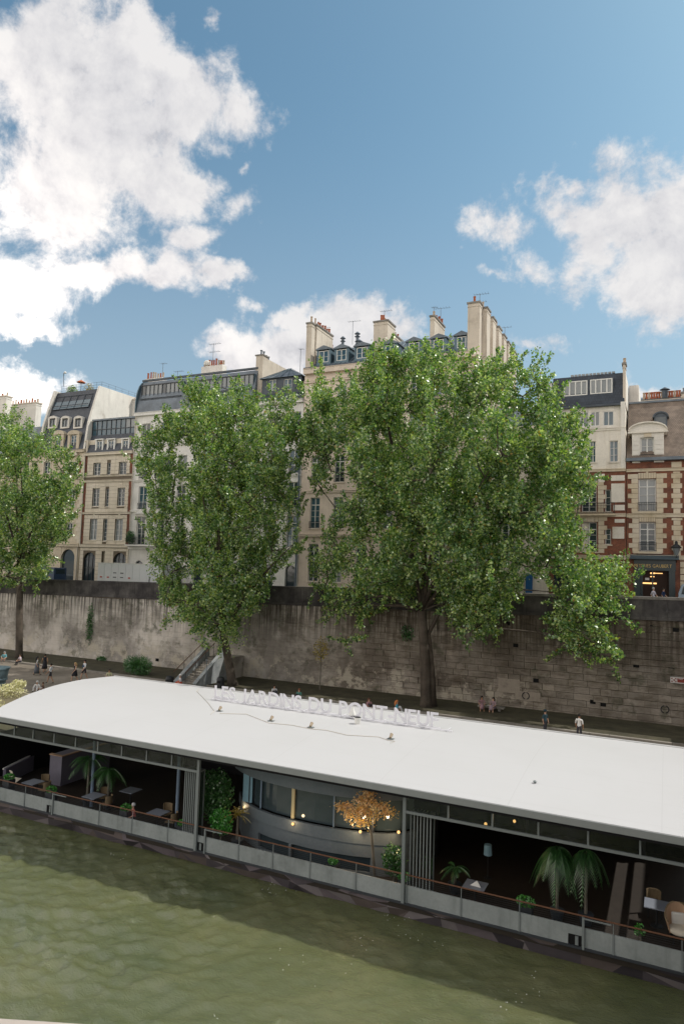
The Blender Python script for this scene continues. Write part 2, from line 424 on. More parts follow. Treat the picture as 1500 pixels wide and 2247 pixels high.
# embankment wall -------------------------------------------------------------
def wall_mat():
    m, g, b, o = new_mat('stained_embankment_stone'); p = pos(g)
    sep = g.n('ShaderNodeSeparateXYZ'); g.put(sep.inputs[0], p); X, Z = sep.outputs[0], sep.outputs[2]
    n1 = g.noise(p, .42, 7, .68, .5); n2 = g.noise(g.v('MULTIPLY', p, (.5, 1, 1.6)), 1.4, 7, .72, .6); n3 = g.noise(p, 14, 5, .7)
    st = g.noise(g.v('MULTIPLY', p, (3.0, 1, .13)), .9, 5, .62)
    st2 = g.noise(g.v('MULTIPLY', p, (9.0, 1, .25)), 1., 4, .6)
    c = g.ramp(n2, [(.30, (.10, .09, .072)), (.44, (.26, .235, .19)), (.56, (.42, .38, .32)), (.70, (.56, .52, .45))])
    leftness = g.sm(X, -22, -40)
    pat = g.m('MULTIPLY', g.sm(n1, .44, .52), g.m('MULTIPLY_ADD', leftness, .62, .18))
    c = g.mix(g.m('MULTIPLY', leftness, .40), c, (.62, .58, .52, 1))  # left part painted paler for the brighter light it gets
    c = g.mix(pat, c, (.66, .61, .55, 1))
    # black runs from the cornice
    hi = g.sm(Z, 4.6, 9.6)
    run = g.m('MULTIPLY', g.sm(g.m('ADD', g.m('MULTIPLY', st, .75), g.m('MULTIPLY', st2, .35)), .50, .60), hi)
    c = g.mix(g.m('MULTIPLY', run, .88), c, (.030, .028, .026, 1))
    grime = g.sm(g.noise(p, .16, 5, .6, .3), .42, .60)
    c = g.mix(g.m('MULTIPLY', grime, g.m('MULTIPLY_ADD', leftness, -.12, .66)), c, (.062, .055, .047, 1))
    right_shade = g.m('MULTIPLY', g.m('SUBTRACT', 1.0, leftness), .42)  # right part darkened in colour for the shade under the trees
    c = g.mix(right_shade, c, (.115, .080, .052, 1))
    lowp = g.m('MULTIPLY', g.sm(g.noise(p, .7, 8, .74, .15), .50, .56), g.sm(Z, 5.2, 3.6))
    c = g.mix(g.m('MULTIPLY', lowp, g.sm(X, -4, -14, 0., .75)), c, (.50, .45, .36, 1))
    moss = g.m('MULTIPLY', g.sm(g.noise(p, .8, 5, .65), .56, .68), .55)
    c = g.mix(moss, c, (.055, .062, .035, 1))
    isl = g.n('ShaderNodeObjectInfo').outputs['Random']; isl2 = g.n('ShaderNodeNewGeometry').outputs['Random Per Island']
    c = g.mix(g.m('MULTIPLY', g.m('MULTIPLY', isl, isl2), .55), c, (.05, .043, .036, 1))
    setb(g, b, c, .95, .15, bump=g.m('ADD', n3, g.m('MULTIPLY', n2, 2.)), bd=.03, bs=.8)
    return m
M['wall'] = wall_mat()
M['parapet'] = stone('sooty_parapet_stone', (.060, .055, .055), (.026, .025, .026), (.15, .14, .13), .5, .7)
M['wcop'] = stone('worn_coping_stone', (.20, .185, .165), (.075, .07, .065), (.34, .32, .29), .2, .9)
WY = 55.5
ew = thing('embankment_wall', 'tall stained stone embankment wall with a dark parapet above the lower quay', 'wall', (-35, WY, QZ))
def ptop(x): return 11.42+.0148*x
core = MB(); core.add([(-95, WY+.10, 0), (14, WY+.10, 0), (14, 56.3, 0), (-95, 56.3, 0), (-95, WY+.10, ptop(-95)-1.3), (14, WY+.10, ptop(14)-1.3), (14, 56.3, ptop(14)-1.3), (-95, 56.3, ptop(-95)-1.3)],
                      [(0,3,2,1),(4,5,6,7),(0,1,5,4),(1,2,6,5),(2,3,7,6),(3,0,4,7)])
core.build('wall_core', M['joint'], ew)
blocks = []
z = QZ-.3; row = 0
while z < 10.6:
    h = .44+.10*random.random(); x = -95+random.random()
    while x < 13:
        w = random.uniform(.75, 1.5)
        zt = min(z+h, ptop(x)-1.72)
        if zt-z > .12: blocks.append((x, min(x+w, 13.9), z, zt))
        x += w
    z += h
blocks.sort(key=lambda b: -b[0] if b[0] < 2.5 else 500+b[0])
rest = MB()
for i, (x0, x1, z0, z1) in enumerate(blocks):
    smooth = x0 < -24
    j = .012 if not smooth else .004
    pr = random.uniform(-.045, .02) if not smooth else random.uniform(-.006, .006)
    if not smooth and random.random() < .05: pr = .07
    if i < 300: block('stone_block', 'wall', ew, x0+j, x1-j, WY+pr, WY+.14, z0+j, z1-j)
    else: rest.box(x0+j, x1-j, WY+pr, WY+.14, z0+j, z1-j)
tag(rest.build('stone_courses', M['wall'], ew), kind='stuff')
pp = MB()
for i in range(44):
    x = -95+i*2.5; x1 = x+2.48
    for (ya, yb, da, db, mi) in ((WY-.16, WY+.7, -1.70, -1.44, 0), (WY-.05, WY+.5, -1.44, -.20, 0)):
        pp = MB(); za, zb = ptop(x), ptop(x1)
        pp.add([(x, ya, za+da), (x1, ya, zb+da), (x1, yb, zb+da), (x, yb, za+da), (x, ya, za+db), (x1, ya, zb+db), (x1, yb, zb+db), (x, yb, za+db)],
               [(0,3,2,1),(4,5,6,7),(0,1,5,4),(1,2,6,5),(2,3,7,6),(3,0,4,7)])
        pp.build('cornice_stone' if da < -1.5 else 'parapet_block', M['parapet'], ew)
    pp = MB(); ya, yb, da, db = WY-.12, WY+.58, -.20, 0
    pp.add([(x, ya, za+da), (x1, ya, zb+da), (x1, yb, zb+da), (x, yb, za+da), (x, ya, za+db), (x1, ya, zb+db), (x1, yb, zb+db), (x, yb, za+db)],
           [(0,3,2,1),(4,5,6,7),(0,1,5,4),(1,2,6,5),(2,3,7,6),(3,0,4,7)])
    pp.build('coping_stone', M['wcop'] if x > -14 else M['parapet'], ew)
# iron mooring rings, weep holes
for px, py in ((1153, 1527), (1458, 1557)):
    c = at(px, py, WY-.05); rb = MB()
    rb.tube([(c.x+.26*math.cos(a), WY-.09, c.z+.26*math.sin(a)) for a in [i*math.pi/8 for i in range(17)]], .035, 5, caps=False)
    rb.build('mooring_ring', M['iron'], ew)
for px, py in ((1393, 1373), (1432, 1376), (1482, 1382), (1113, 1368), (1131, 1416), (1395, 1460), (1472, 1462), (1300, 1540), (1323, 1546), (1175, 1493), (1340, 1412), (345, 1448)):
    c = at(px, py, WY); MB().box(c.x-.2, c.x+.2, WY-.032, WY+.03, c.z-.16, c.z+.13).build('weep_hole', M['dark'], ew)
# patched render panel behind the ring
c0 = at(1130, 1515, WY); c1 = at(1185, 1540, WY)
M['patch'] = stone('pale_mortar_patch', (.30, .26, .21), (.15, .125, .10), None, .2, 1.2)
MB().box(c0.x, c1.x, WY-.058, WY+.02, c1.z, c0.z).build('mortar_patch', M['patch'], ew)
c0 = at(1093, 1487, WY); c1 = at(1140, 1523, WY)
MB().box(c0.x, c1.x, WY-.050, WY+.02, c1.z, c0.z).build('mortar_patch', M['patch'], ew)


struct('far_bank', MB().box(-700, 500, -460, -60, -2, 6), M['bank'])
# ------------------------------------------------------------------ buildings
FY = 66.3


def wall_with_openings(parent, mat, x0, x1, z0, z1, Y, ops, reveal=.30, name='wall'):
    """front sheet with real openings and reveals; ops = (x0,x1,z0,z1,arch)"""
    xs = sorted({x0, x1} | {v for o in ops for v in o[:2] if x0 < v < x1}); zs = sorted({z0, z1} | {v for o in ops for v in o[2:4] if z0 < v < z1})
    mb = MB()
    for i in range(len(xs)-1):
        for j in range(len(zs)-1):
            cx = (xs[i]+xs[i+1])/2; cz = (zs[j]+zs[j+1])/2
            if any(o[0] < cx < o[1] and o[2] < cz < o[3] for o in ops): continue
            mb.add([(xs[i], Y, zs[j]), (xs[i+1], Y, zs[j]), (xs[i+1], Y, zs[j+1]), (xs[i], Y, zs[j+1])], [(0, 1, 2, 3)])
    for o in ops:
        a, b, c, d = o[:4]; R = Y+reveal
        mb.add([(a, Y, c), (a, R, c), (a, R, d), (a, Y, d)], [(0, 1, 2, 3)]); mb.add([(b, Y, c), (b, R, c), (b, R, d), (b, Y, d)], [(0, 3, 2, 1)])
        mb.add([(a, Y, c), (b, Y, c), (b, R, c), (a, R, c)], [(0, 1, 2, 3)]); mb.add([(a, Y, d), (b, Y, d), (b, R, d), (a, R, d)], [(0, 3, 2, 1)])
        if len(o) > 4 and o[4]:
            r = (b-a)/2; cx = (a+b)/2; zc = d-r; n = 8
            for k in range(n):
                for sgn in (-1, 1):
                    t0 = math.pi/2*k/n; t1 = math.pi/2*(k+1)/n
                    p0 = (cx+sgn*r*math.cos(t0), zc+r*math.sin(t0)); p1 = (cx+sgn*r*math.cos(t1), zc+r*math.sin(t1)); e = cx+sgn*r
                    for yy in (Y+.002, ):
                        mb.add([(e, yy, p0[1]), (p0[0], yy, p0[1]), (p1[0], yy, p1[1]), (e, yy, p1[1])], [(0, 1, 2, 3)])
                    mb.add([(p0[0], Y, p0[1]), (p1[0], Y, p1[1]), (p1[0], R, p1[1]), (p0[0], R, p0[1])], [(0, 1, 2, 3)])
    me = bpy.data.meshes.new(name); off = origin(parent)
    me.from_pydata([(v[0]-off.x, v[1]-off.y, v[2]-off.z) for v in mb.v], [], mb.f); me.materials.append(mat)
    ob = bpy.data.objects.new(name, me); COL.objects.link(ob); ob.parent = parent
    return ob


def window(parent, r, Y, cols=2, rows=3, fm='frame', gm='glass', fw=.07, bar=.03, depth=.2, sill=None, transom=False, rail=False, surround=None, open_leaf=False):
    x0, x1, z0, z1 = r; yw = Y+depth
    mb = MB(); t = fw
    mb.box(x0, x1, yw-.05, yw+.03, z0, z0+t); mb.box(x0, x1, yw-.05, yw+.03, z1-t, z1)
    mb.box(x0, x0+t, yw-.05, yw+.03, z0+t, z1-t); mb.box(x1-t, x1, yw-.05, yw+.03, z0+t, z1-t)
    ztr = z1-t
    if transom:
        ztr = z0+(z1-z0)*.76; mb.box(x0+t, x1-t, yw-.055, yw+.025, ztr-.045, ztr+.045)
    for i in range(1, cols):
        xc = x0+(x1-x0)*i/cols; w = fw*.85 if (cols == 2 or i*2 == cols) else bar
        mb.box(xc-w/2-.012, xc+w/2+.012, yw-.058, yw+.02, z0+t, z1-t)
    for j in range(1, rows):
        zc = z0+(ztr-z0)*j/rows; mb.box(x0+t, x1-t, yw-.045, yw+.015, zc-bar/2, zc+bar/2)
    w = mb.build('window', M[fm], parent)
    gl = MB()
    for i in range(cols):
        a = x0+(x1-x0)*i/cols+.004; b = x0+(x1-x0)*(i+1)/cols-.004
        if open_leaf and i == 0: continue
        gl.add([(a, yw+.012, z0+.02), (b, yw+.012+random.uniform(-.012, .012), z0+.02), (b, yw+.012+random.uniform(-.012, .012), z1-.02), (a, yw+.012, z1-.02)], [(0, 1, 2, 3)])
    if gl.v:
        g2 = gl.build('glass', M[gm], w, world=False)
        g2.location = (0, 0, 0)
        off = origin(parent); me = g2.data
        for v in me.vertices: v.co = v.co-off
    if sill:
        MB().box(x0-.12, x1+.12, Y-.10, Y+depth-.052, z0-.11, z0-.003).build('window_sill', M[sill], parent)
    if rail: balcony(parent, x0-.05, x1+.05, Y, z0+.02, rail if isinstance(rail, float) else .8, 0.06)
    if surround:
        s = MB(); q = .16
        s.box(x0-q, x0-.003, Y-.04, Y+.02, z0, z1); s.box(x1+.003, x1+q, Y-.04, Y+.02, z0, z1); s.box(x0-q-.05, x1+q+.05, Y-.06, Y+.02, z1+.003, z1+.2)
        s.build('window_surround', M[surround], parent)
    return w


def balcony(parent, x0, x1, Y, z, h=.95, out=.6, slab=None):
    mb = MB(); y = Y-out
    mb.box(x0, x1, y-.02, y+.02, z+h-.04, z+h); mb.box(x0, x1, y-.015, y+.015, z+.06, z+.09)
    mb.box(x0, x1, y-.01, y+.01, z+h*.72, z+h*.72+.025)
    n = max(2, int((x1-x0)/.13))
    for i in range(n+1):
        x = x0+(x1-x0)*i/n; mb.box(x-.011, x+.011, y-.011, y+.011, z+.0, z+h-.04)
    if out > .2:
        for x in (x0, x1):
            mb.box(x-.015, x+.015, y+.02, Y-.002, z+h-.04, z+h)
            for k in range(1, 5): mb.box(x-.01, x+.01, y+out*k/5-.01, y+out*k/5+.01, z, z+h-.04)
    o = mb.build('balcony_railing', M['iron'], parent)
    if slab: MB().box(x0-.08, x1+.08, Y-out-.08, Y-.002, z-.17, z-.003).build('balcony_slab', M[slab], parent)
    return o


def band(parent, mname, x0, x1, z0, z1, out=.12, Y=FY, name='string_course'):
    mb = MB(); mb.box(x0, x1, Y-out, Y-.002, z0, z1)
    mb.box(x0, x1, Y-out-.06, Y-.002, z1+.002, z1+.06)
    return mb.build(name, M[mname], parent)


def pots(chim, x0, x1, y0, y1, z, n, along='y', mats=('terra', 'terra', 'potc'), hh=(.45, .8)):
    for i in range(n):
        t = (i+.5)/n; x = (x0+x1)/2 if along == 'y' else x0+(x1-x0)*t; y = y0+(y1-y0)*t if along == 'y' else (y0+y1)/2
        x += random.uniform(-.06, .06); h = random.uniform(*hh); r = random.uniform(.10, .15)
        mb = MB(); mb.lathe((x, y, z-.005), [(r*1.1, 0), (r, .08), (r*.85, h*.85), (r*1.05, h*.87), (r*1.05, h)], 8)
        mb.build('chimney_pot', M[random.choice(mats)], chim, smooth=False)


def chimney(parent, x0, x1, y0, y1, z0, z1, mname='chim', npots=4, along='y', cap=True, mats=('terra', 'terra', 'potc')):
    mb = MB(); mb.box(x0, x1, y0, y1, z0, z1)
    if cap:
        mb.box(x0-.09, x1+.09, y0-.09, y1+.09, z1+.003, z1+.18, 1); mb.box(x0-.04, x1+.04, y0-.04, y1+.04, z1-.35, z1-.25)
    c = mb.build('chimney', [M[mname], M['chim'] if mname == 'white' else M['wcop']], parent)
    # pots as sub-parts
    for i in range(npots):
        t = (i+.5)/npots; x = (x0+x1)/2 if along == 'y' else x0+(x1-x0)*t; y = y0+(y1-y0)*t if along == 'y' else (y0+y1)/2
        h = random.uniform(.45, .85); r = random.uniform(.10, .15); off = origin(parent)
        pb = MB(); pb.lathe((x-off.x+random.uniform(-.05, .05), y-off.y, z1+.17-off.z), [(r*1.1, 0), (r, .08), (r*.85, h*.85), (r*1.05, h*.87), (r*1.05, h)], 8)
        pb.build('chimney_pot', M[random.choice(mats)], c, world=False)
    return c


def pipe(parent, x, z0, z1, Y=FY, m='pipe', r=.07):
    MB().tube([(x, Y-.14, z0), (x, Y-.14, z1)], r, 7).build('drainpipe', M[m], parent)


def body(parent, mname, x0, x1, z0, z1, Y=FY, depth=13, name='rear_walls'):
    mb = MB(); mb.box(x0, x1, Y+.32, Y+depth, z0, z1)
    # side returns of the front wall
    mb.box(x0, x0+.25, Y+.004, Y+.318, z0, z1); mb.box(x1-.25, x1, Y+.004, Y+.318, z0, z1)
    return mb.build(name, M[mname], parent)


def blocks_course(parent, mname, x0, x1, z0, z1, ops, Y=FY, h=.38, wmin=.6, wmax=1.0, pr=.035, j=.018):
    """individual masonry blocks laid in courses round the openings"""
    z = z0; k = 0
    while z < z1-.1:
        zt = min(z+h, z1); segs = [(x0, x1)]
        for o in ops:
            if o[2] < zt-.02 and o[3] > z+.02:
                ns_ = []
                for a, b in segs:
                    if o[1] <= a or o[0] >= b: ns_.append((a, b)); continue
                    if o[0] > a: ns_.append((a, o[0]))
                    if o[1] < b: ns_.append((o[1], b))
                segs = ns_
        for a, b in segs:
            if b-a < .12: continue
            n = max(1, round((b-a)/random.uniform(wmin, wmax))); cuts = [a+(b-a)*i/n for i in range(n+1)]
            if k % 2 and n > 1: cuts = [a]+[c+(b-a)/n*.33*(1 if i % 2 else -1) for i, c in enumerate(cuts[1:-1])]+[b]
            for i in range(n):
                block('stone_block', mname, parent, cuts[i]+j/2, cuts[i+1]-j/2, Y-pr-random.uniform(0, .012), Y-.001, z+j, zt-j/2)
        z = zt; k += 1


def quoins(parent, mname, xc, w0, w1, z0, z1, Y=FY, h=.52, side=0, pr=.05):
    """alternating long and short stones; side -1/1 keeps that edge straight"""
    z = z0; k = 0
    while z < z1-.15:
        zt = min(z+h, z1); w = w1 if k % 2 else w0
        if side == 0: a, b = xc-w/2, xc+w/2
        elif side > 0: a, b = xc, xc+w
        else: a, b = xc-w, xc
        block('quoin_stone', mname, parent, a, b, Y-pr-random.uniform(0, .02), Y-.001, z+.014, zt-.014)
        z = zt; k += 1


# ---- house B : narrow banded stone house ----------------------------------
B = thing('narrow_stone_house', 'narrow banded stone house with a glazed rooftop studio, left of the white building', 'building', (-65.2, FY, streetz(-65)))
bx0, bx1 = -69.35, -61.15; bz = streetz(-65)-.3
bops = []; bw = []
for (px0, py0, px1, py1, kind) in [(205,1016,221,1043,1),(235,1015,243,1042,2),(261,1014,278,1041,1),(203,1072,218,1111,3),(231,1072,239,1112,4),(258,1071,274,1110,3),
                                   (197,1139,213,1185,3),(226,1139,235,1187,4),(252,1139,269,1186,3)]:
    r = rect(px0, py0, px1, py1, FY); bops.append(r); bw.append((r, kind))
arch1 = rect(181, 1212, 208, 1290, FY); arch2 = rect(247, 1213, 275, 1290, FY); nar = rect(223, 1211, 230, 1234, FY)
gops = bops+[arch1+(True,), arch2+(True,), nar]
wall_with_openings(B, M['joint'], bx0, bx1, bz, 26.9, FY, gops)
body(B, 'stoneB', bx0, bx1, bz, 28.6)
for r, kind in bw:
    window(B, r, FY, 2 if kind in (1, 3) else 1, {1: 3, 2: 3, 3: 4, 4: 5}[kind], gm='glassL' if kind == 3 and r[2] < 18 else 'glass', sill='stoneB')
    # flat arch of splayed voussoirs over each opening
    if kind in (1, 3):
        xm = (r[0]+r[1])/2; n = 5
        for i in range(n):
            a = r[0]-.12+(r[1]-r[0]+.24)*i/n; b_ = r[0]-.12+(r[1]-r[0]+.24)*(i+1)/n
            block('arch_stone', 'stoneB', B, a+.012, b_-.012, FY-.07, FY-.037, r[3]+.03, r[3]+.5+(.12 if i == 2 else 0))
blocks_course(B, 'stoneB', bx0+.45, bx1-.45, 14.85, 18.7, bops, h=.47, wmin=.9, wmax=1.5)
blocks_course(B, 'stoneB', bx0+.45, bx1-.45, 19.0, 22.9, bops, h=.47, wmin=.9, wmax=1.5)
blocks_course(B, 'stoneB', bx0+.45, bx1-.45, 23.9, 26.4, bops, h=.47, wmin=.9, wmax=1.5)
blocks_course(B, 'stoneB', bx0+.02, bx1-.02, bz+.4, 14.4, [arch1, arch2, nar], h=.50, wmin=.7, wmax=1.2)
for z0, z1, c in ((14.85, 18.7, 'brick'), (19.0, 22.9, 'brick'), (23.9, 26.4, 'brick')):
    quoins(B, c, bx0+.02, .36, .44, z0, z1, h=.5, side=1); quoins(B, c, bx1-.02, .36, .44, z0, z1, h=.5, side=-1)
band(B, 'stoneB', bx0, bx1, 14.45, 14.75, .22); band(B, 'stoneB', bx0, bx1, 18.72, 18.92); band(B, 'stoneB', bx0, bx1, 22.92, 23.12); band(B, 'stoneB', bx0, bx1, 23.6, 23.75, .08)
band(B, 'stoneB', bx0, bx1, 26.45, 26.75, .3, name='cornice')
pipe(B, bx0+.05, 14.8, 26.4); pipe(B, at(170, 1230, FY).x, bz, 14.4)
# arched doors
for a, lit in ((arch1, True), (arch2, False)):
    fr = MB(); x0, x1, z0, z1 = a
    for k in range(4):
        x = x0+(x1-x0)*k/3; fr.box(x-.04, x+.04, FY+.2, FY+.26, z0, z1-(.5 if k in (0, 3) else .05))
    fr.box(x0, x1, FY+.2, FY+.262, z0+2.5, z0+2.6); fr.box(x0, x1, FY+.2, FY+.262, z1-.9, z1-.82)
    fr.build('arched_doorway', M['frameD'], B)
    MB().add([(x0, FY+.27, z0), (x1, FY+.27, z0), (x1, FY+.27, z1), (x0, FY+.27, z1)], [(0, 1, 2, 3)]).build('door_glass', M['glass'], B)
# slate slope, dormers, studio
sb_ = MB(); sb_.prism_x([(FY-.05, 26.86), (FY+.75, 29.3), (FY+3, 29.4), (FY+3, 26.86)], bx0+.12, bx1-.1); sb_.build('slate_roof', M['slate'], B)
for cx, yy0, yy1 in ((218, 966, 993), (243.5, 965, 992), (275, 964, 991)):
    r = rect(cx-6, yy0+2, cx+6, yy1-1, FY+.1)
    db = MB(); db.box(r[0]-.2, r[0], FY+.05, FY+.9, r[2]-.15, r[3]+.15); db.box(r[1], r[1]+.2, FY+.05, FY+.9, r[2]-.15, r[3]+.15)
    db.box(r[0]-.28, r[1]+.28, FY-.02, FY+.95, r[3]+.152, r[3]+.3); db.box(r[0], r[1], FY+.05, FY+.4, r[2]-.15, r[2]-.003)
    db.build('dormer', M['frame'], B); window(B, r, FY-.02, 2, 3, gm='glassB')
st = rect(203, 921, 296, 958, FY+.9)
MB().box(bx0+.15, bx1-.12, FY+1.0, FY+9, 29.42, st[3]).build('studio_shell', M['frameD'], B)
for i in range(9):
    a = st[0]+(st[1]-st[0])*i/9; b_ = st[0]+(st[1]-st[0])*(i+1)/9
    zm = st[2]+(st[3]-st[2])*.48
    for z0, z1 in ((st[2]+.03, zm-.03), (zm+.03, st[3]-.03)):
        MB().add([(a+.05, FY+.96, z0), (b_-.05, FY+.96+random.uniform(0, .02), z0), (b_-.05, FY+.96, z1), (a+.05, FY+.96, z1)], [(0, 1, 2, 3)]).build('studio_pane', M['glassL' if i in (7, 8) and z0 > zm else 'glassB'], B)
fb_ = MB()
for i in range(10):
    x = st[0]+(st[1]-st[0])*i/9; fb_.box(x-.035, x+.035, FY+.88, FY+.95, st[2], st[3])
fb_.box(st[0], st[1], FY+.87, FY+.952, (st[2]*.52+st[3]*.48)-.04, (st[2]*.52+st[3]*.48)+.04)
fb_.build('studio_glazing_bars', M['frameD'], B)
MB().box(bx0+.05, bx1-.02, FY+.72, FY+9, st[3]+.003, st[3]+.22).build('studio_roof_edge', M['zinc'], B)

# ---- house A : tall mansard house ------------------------------------------
A = thing('tall_mansard_house', 'tall house with a dark slate mansard, arched stone dormers and a roof terrace', 'building', (-73, FY, streetz(-73)))
ax0, ax1 = -78.2, -69.45; az = streetz(-73)-.3
aw = [rect(155,1014,168,1039,FY), rect(145,1148,159,1175,FY), rect(87,1150,102,1178,FY), rect(96,1014,110,1039,FY), rect(150,1075,164,1112,FY), rect(90,1075,104,1112,FY)]
aa = [rect(132,1205,162,1300,FY), rect(70,1207,100,1300,FY)]
wall_with_openings(A, M['stoneA'], ax0, ax1, az, 27.5, FY, aw+[a+(True,) for a in aa])
body(A, 'stoneA', ax0, ax1, az, 28.5)
for i, r in enumerate(aw): window(A, r, FY, 2, 3, sill='stoneB', surround='stoneB')
for a in aa:
    x0, x1, z0, z1 = a
    MB().add([(x0, FY+.28, z0), (x1, FY+.28, z0), (x1, FY+.28, z1), (x0, FY+.28, z1)], [(0, 1, 2, 3)]).build('arch_glass', M['glass'], A)
    fr = MB(); 
    for k in range(12): fr.box(x0+(x1-x0)*k/11-.015, x0+(x1-x0)*k/11+.015, FY+.05, FY+.08, z0, z0+2.3)
    fr.box(x0, x1, FY+.04, FY+.09, z0+2.25, z0+2.31); fr.build('railing_gate', M['pipeD'], A)
blocks_course(A, 'stoneA', ax0, ax1, az+.4, 14.4, aa, h=.5, wmin=.8, wmax=1.3)
band(A, 'stoneA', ax0, ax1, 14.45, 14.75, .22); band(A, 'stoneA', ax0, ax1, 18.8, 19.0); band(A, 'stoneA', ax0, ax1, 23.4, 23.6)
band(A, 'stoneA', ax0, ax1, 27.0, 27.3, .3, name='cornice')
quoins(A, 'stoneB', ax1-.02, .5, .8, 14.9, 26.9, side=-1)
r = rect(173, 1007, 184, 1039, FY); MB().box(r[0], r[1], FY-.02, FY-.001, r[2], r[3]).build('brick_panel', M['brick'], A)
r = rect(141, 989, 173, 1001, FY); pd = MB(); n = 10
prof = [(r[0], r[2])]+[(r[0]+(r[1]-r[0])*i/n, r[2]+.25+.6*math.sin(math.pi*i/n)) for i in range(n+1)]+[(r[1], r[2])]
pd.prism_y(prof, FY-.35, FY-.001); pd.build('segmental_pediment', M['stoneB'], A)
AY = FY+.9
top = at(200, 853, FY+2.0).z
am = MB(); am.prism_x([(FY-.05, 27.42), (FY+.75, 31.0), (FY+1.5, top-2.35), (FY+2.3, top), (FY+12, top), (FY+12, 27.42)], ax0+.35, ax1-.35); am.build('mansard_roof', M['slate'], A)
# party walls that frame the roof
for x0 in (ax0, ax1-.33):
    pw = MB(); pw.prism_x([(FY-.1, 27.45), (FY+.35, 31.2), (FY+1.15, top-2.2), (FY+1.9, top+.25), (FY+14.5, top+.25), (FY+14.5, 27.45)], x0, x0+.33)
    pw.build('party_wall', M['white'], A)
for cx in (117, 144.5, 173):
    r = rect(cx-6.5, 920, cx+6.5, 937, FY+.7); mb = MB(); q = .25
    mb.box(r[0]-q, r[0], FY+.5, FY+1.5, r[2]-.2, r[3]+.1); mb.box(r[1], r[1]+q, FY+.5, FY+1.5, r[2]-.2, r[3]+.1); mb.box(r[0], r[1], FY+.5, FY+.9, r[2]-.2, r[2]-.002)
    xm = (r[0]+r[1])/2; w = (r[1]-r[0])/2+q
    mb.prism_y([(xm-w, r[3]+.1)]+[(xm+w*math.cos(t), r[3]+.1+.35*math.sin(t)) for t in [math.pi*(1-i/8) for i in range(1, 8)]]+[(xm+w, r[3]+.1)], FY+.5, FY+1.6)
    mb.build('arched_dormer', M['white'], A); window(A, r, FY+.5, 2, 1, fm='frameD', gm='glassL')
for cx in (165, 131):
    r = rect(cx-6.5, 956, cx+6.5, 984, FY+.3); mb = MB(); q = .5
    mb.box(r[0]-q, r[0], FY-.05, FY+1.0, r[2]-.1, r[3]+.1); mb.box(r[1], r[1]+q, FY-.05, FY+1.0, r[2]-.1, r[3]+.1)
    xm = (r[0]+r[1])/2; w = (r[1]-r[0])/2+q+.1
    mb.prism_y([(xm-w, r[3]+.1)]+[(xm+w*math.cos(t), r[3]+.1+.6*math.sin(t)) for t in [math.pi*(1-i/8) for i in range(1, 8)]]+[(xm+w, r[3]+.1)], FY-.12, FY+1.1)
    mb.build('stone_dormer', M['stoneA'], A); window(A, r, FY-.05, 2, 4, gm='glassB')
g0 = rect(121, 868, 199, 897, FY+1.7)
# sloping glass band
ztop, zbot = g0[3], g0[2]; yb_, yt_ = FY+1.32, FY+2.08
for i in range(5):
    a = g0[0]+(g0[1]-g0[0])*(i/5); b_ = g0[0]+(g0[1]-g0[0])*((i+1)/5)
    MB().add([(a+.06, yb_, zbot), (b_-.06, yb_, zbot), (b_-.06, yt_, ztop), (a+.06, yt_, ztop), (a+.06, yb_+.12, zbot), (b_-.06, yb_+.12, zbot), (b_-.06, yt_+.12, ztop), (a+.06, yt_+.12, ztop)],
             [(0,1,2,3),(4,7,6,5),(0,4,5,1),(1,5,6,2),(2,6,7,3),(3,7,4,0)]).build('roof_glass_pane', M['glassB'], A)
mb = MB()
for i in range(6):
    x = g0[0]+(g0[1]-g0[0])*i/5; mb.tube([(x, yb_-.02, zbot-.1), (x, yt_-.02, ztop+.1)], .05, 4)
mb.tube([(g0[0], yb_-.02, zbot+.45), (g0[1], yb_-.02, zbot+.45)], .04, 4); mb.tube([(g0[0], yb_-.02, zbot-.05), (g0[1], yb_-.02, zbot-.05)], .06, 4); mb.tube([(g0[0], yt_-.03, ztop+.05), (g0[1], yt_-.03, ztop+.05)], .06, 4)
mb.build('glazing_bars', M['frameD'], A)
# terrace rail
mb = MB()
for (xa, ya, xb, yb2) in ((ax0+.6, FY+2.7, ax1-.5, FY+2.7), (ax1-.5, FY+2.7, ax1-.5, FY+13)):
    for h in (.35, .7, 1.05): mb.tube([(xa, ya, top+h), (xb, yb2, top+h)], .018, 4)
    for i in range(9): x = xa+(xb-xa)*i/8; y = ya+(yb2-ya)*i/8; mb.tube([(x, y, top), (x, y, top+1.07)], .022, 4)
mb.build('terrace_railing', M['zinc'], A)
# chimney block on the white side wall
chimney(A, ax1-.32, ax1+.75, FY+8.2, FY+13.5, 31, top-.3, 'white', 5)
band(A, 'stoneB', ax1-.33, ax1-.0, 0, .01) if False else None
pbm = MB().tube([at(140, 848, FY+2.6), at(139.5, 818, FY+2.6)], .05, 6); pc = at(143, 817, FY+2.6)
cm = thing('rooftop_camera', 'small white dome camera on a thin pole above the roof terrace', 'camera', at(140, 848, FY+2.6))
pbm.build('pole', M['zinc'], cm); MB().lathe((pc.x, pc.y, pc.z-.2), [(.02, 0), (.17, .06), (.2, .2), (.12, .32), (.02, .34)], 10).build('camera_dome', M['frame'], cm)
M['paras'] = simple('orange_canvas', (.45, .13, .05), .9)
c = at(178, 838, FY+4.5); ps = thing('terrace_parasol', 'faded orange parasol among the plants of the roof terrace', 'parasol', (c.x, c.y, top))
MB().tube([(c.x, c.y, top), (c.x, c.y, c.z+.4)], .03, 5).build('pole', M['zinc'], ps)
MB().lathe((c.x, c.y, c.z), [(.62, -.1), (.6, -.02), (.1, .26), (.02, .3)], 8).build('canopy', M['paras'], ps)

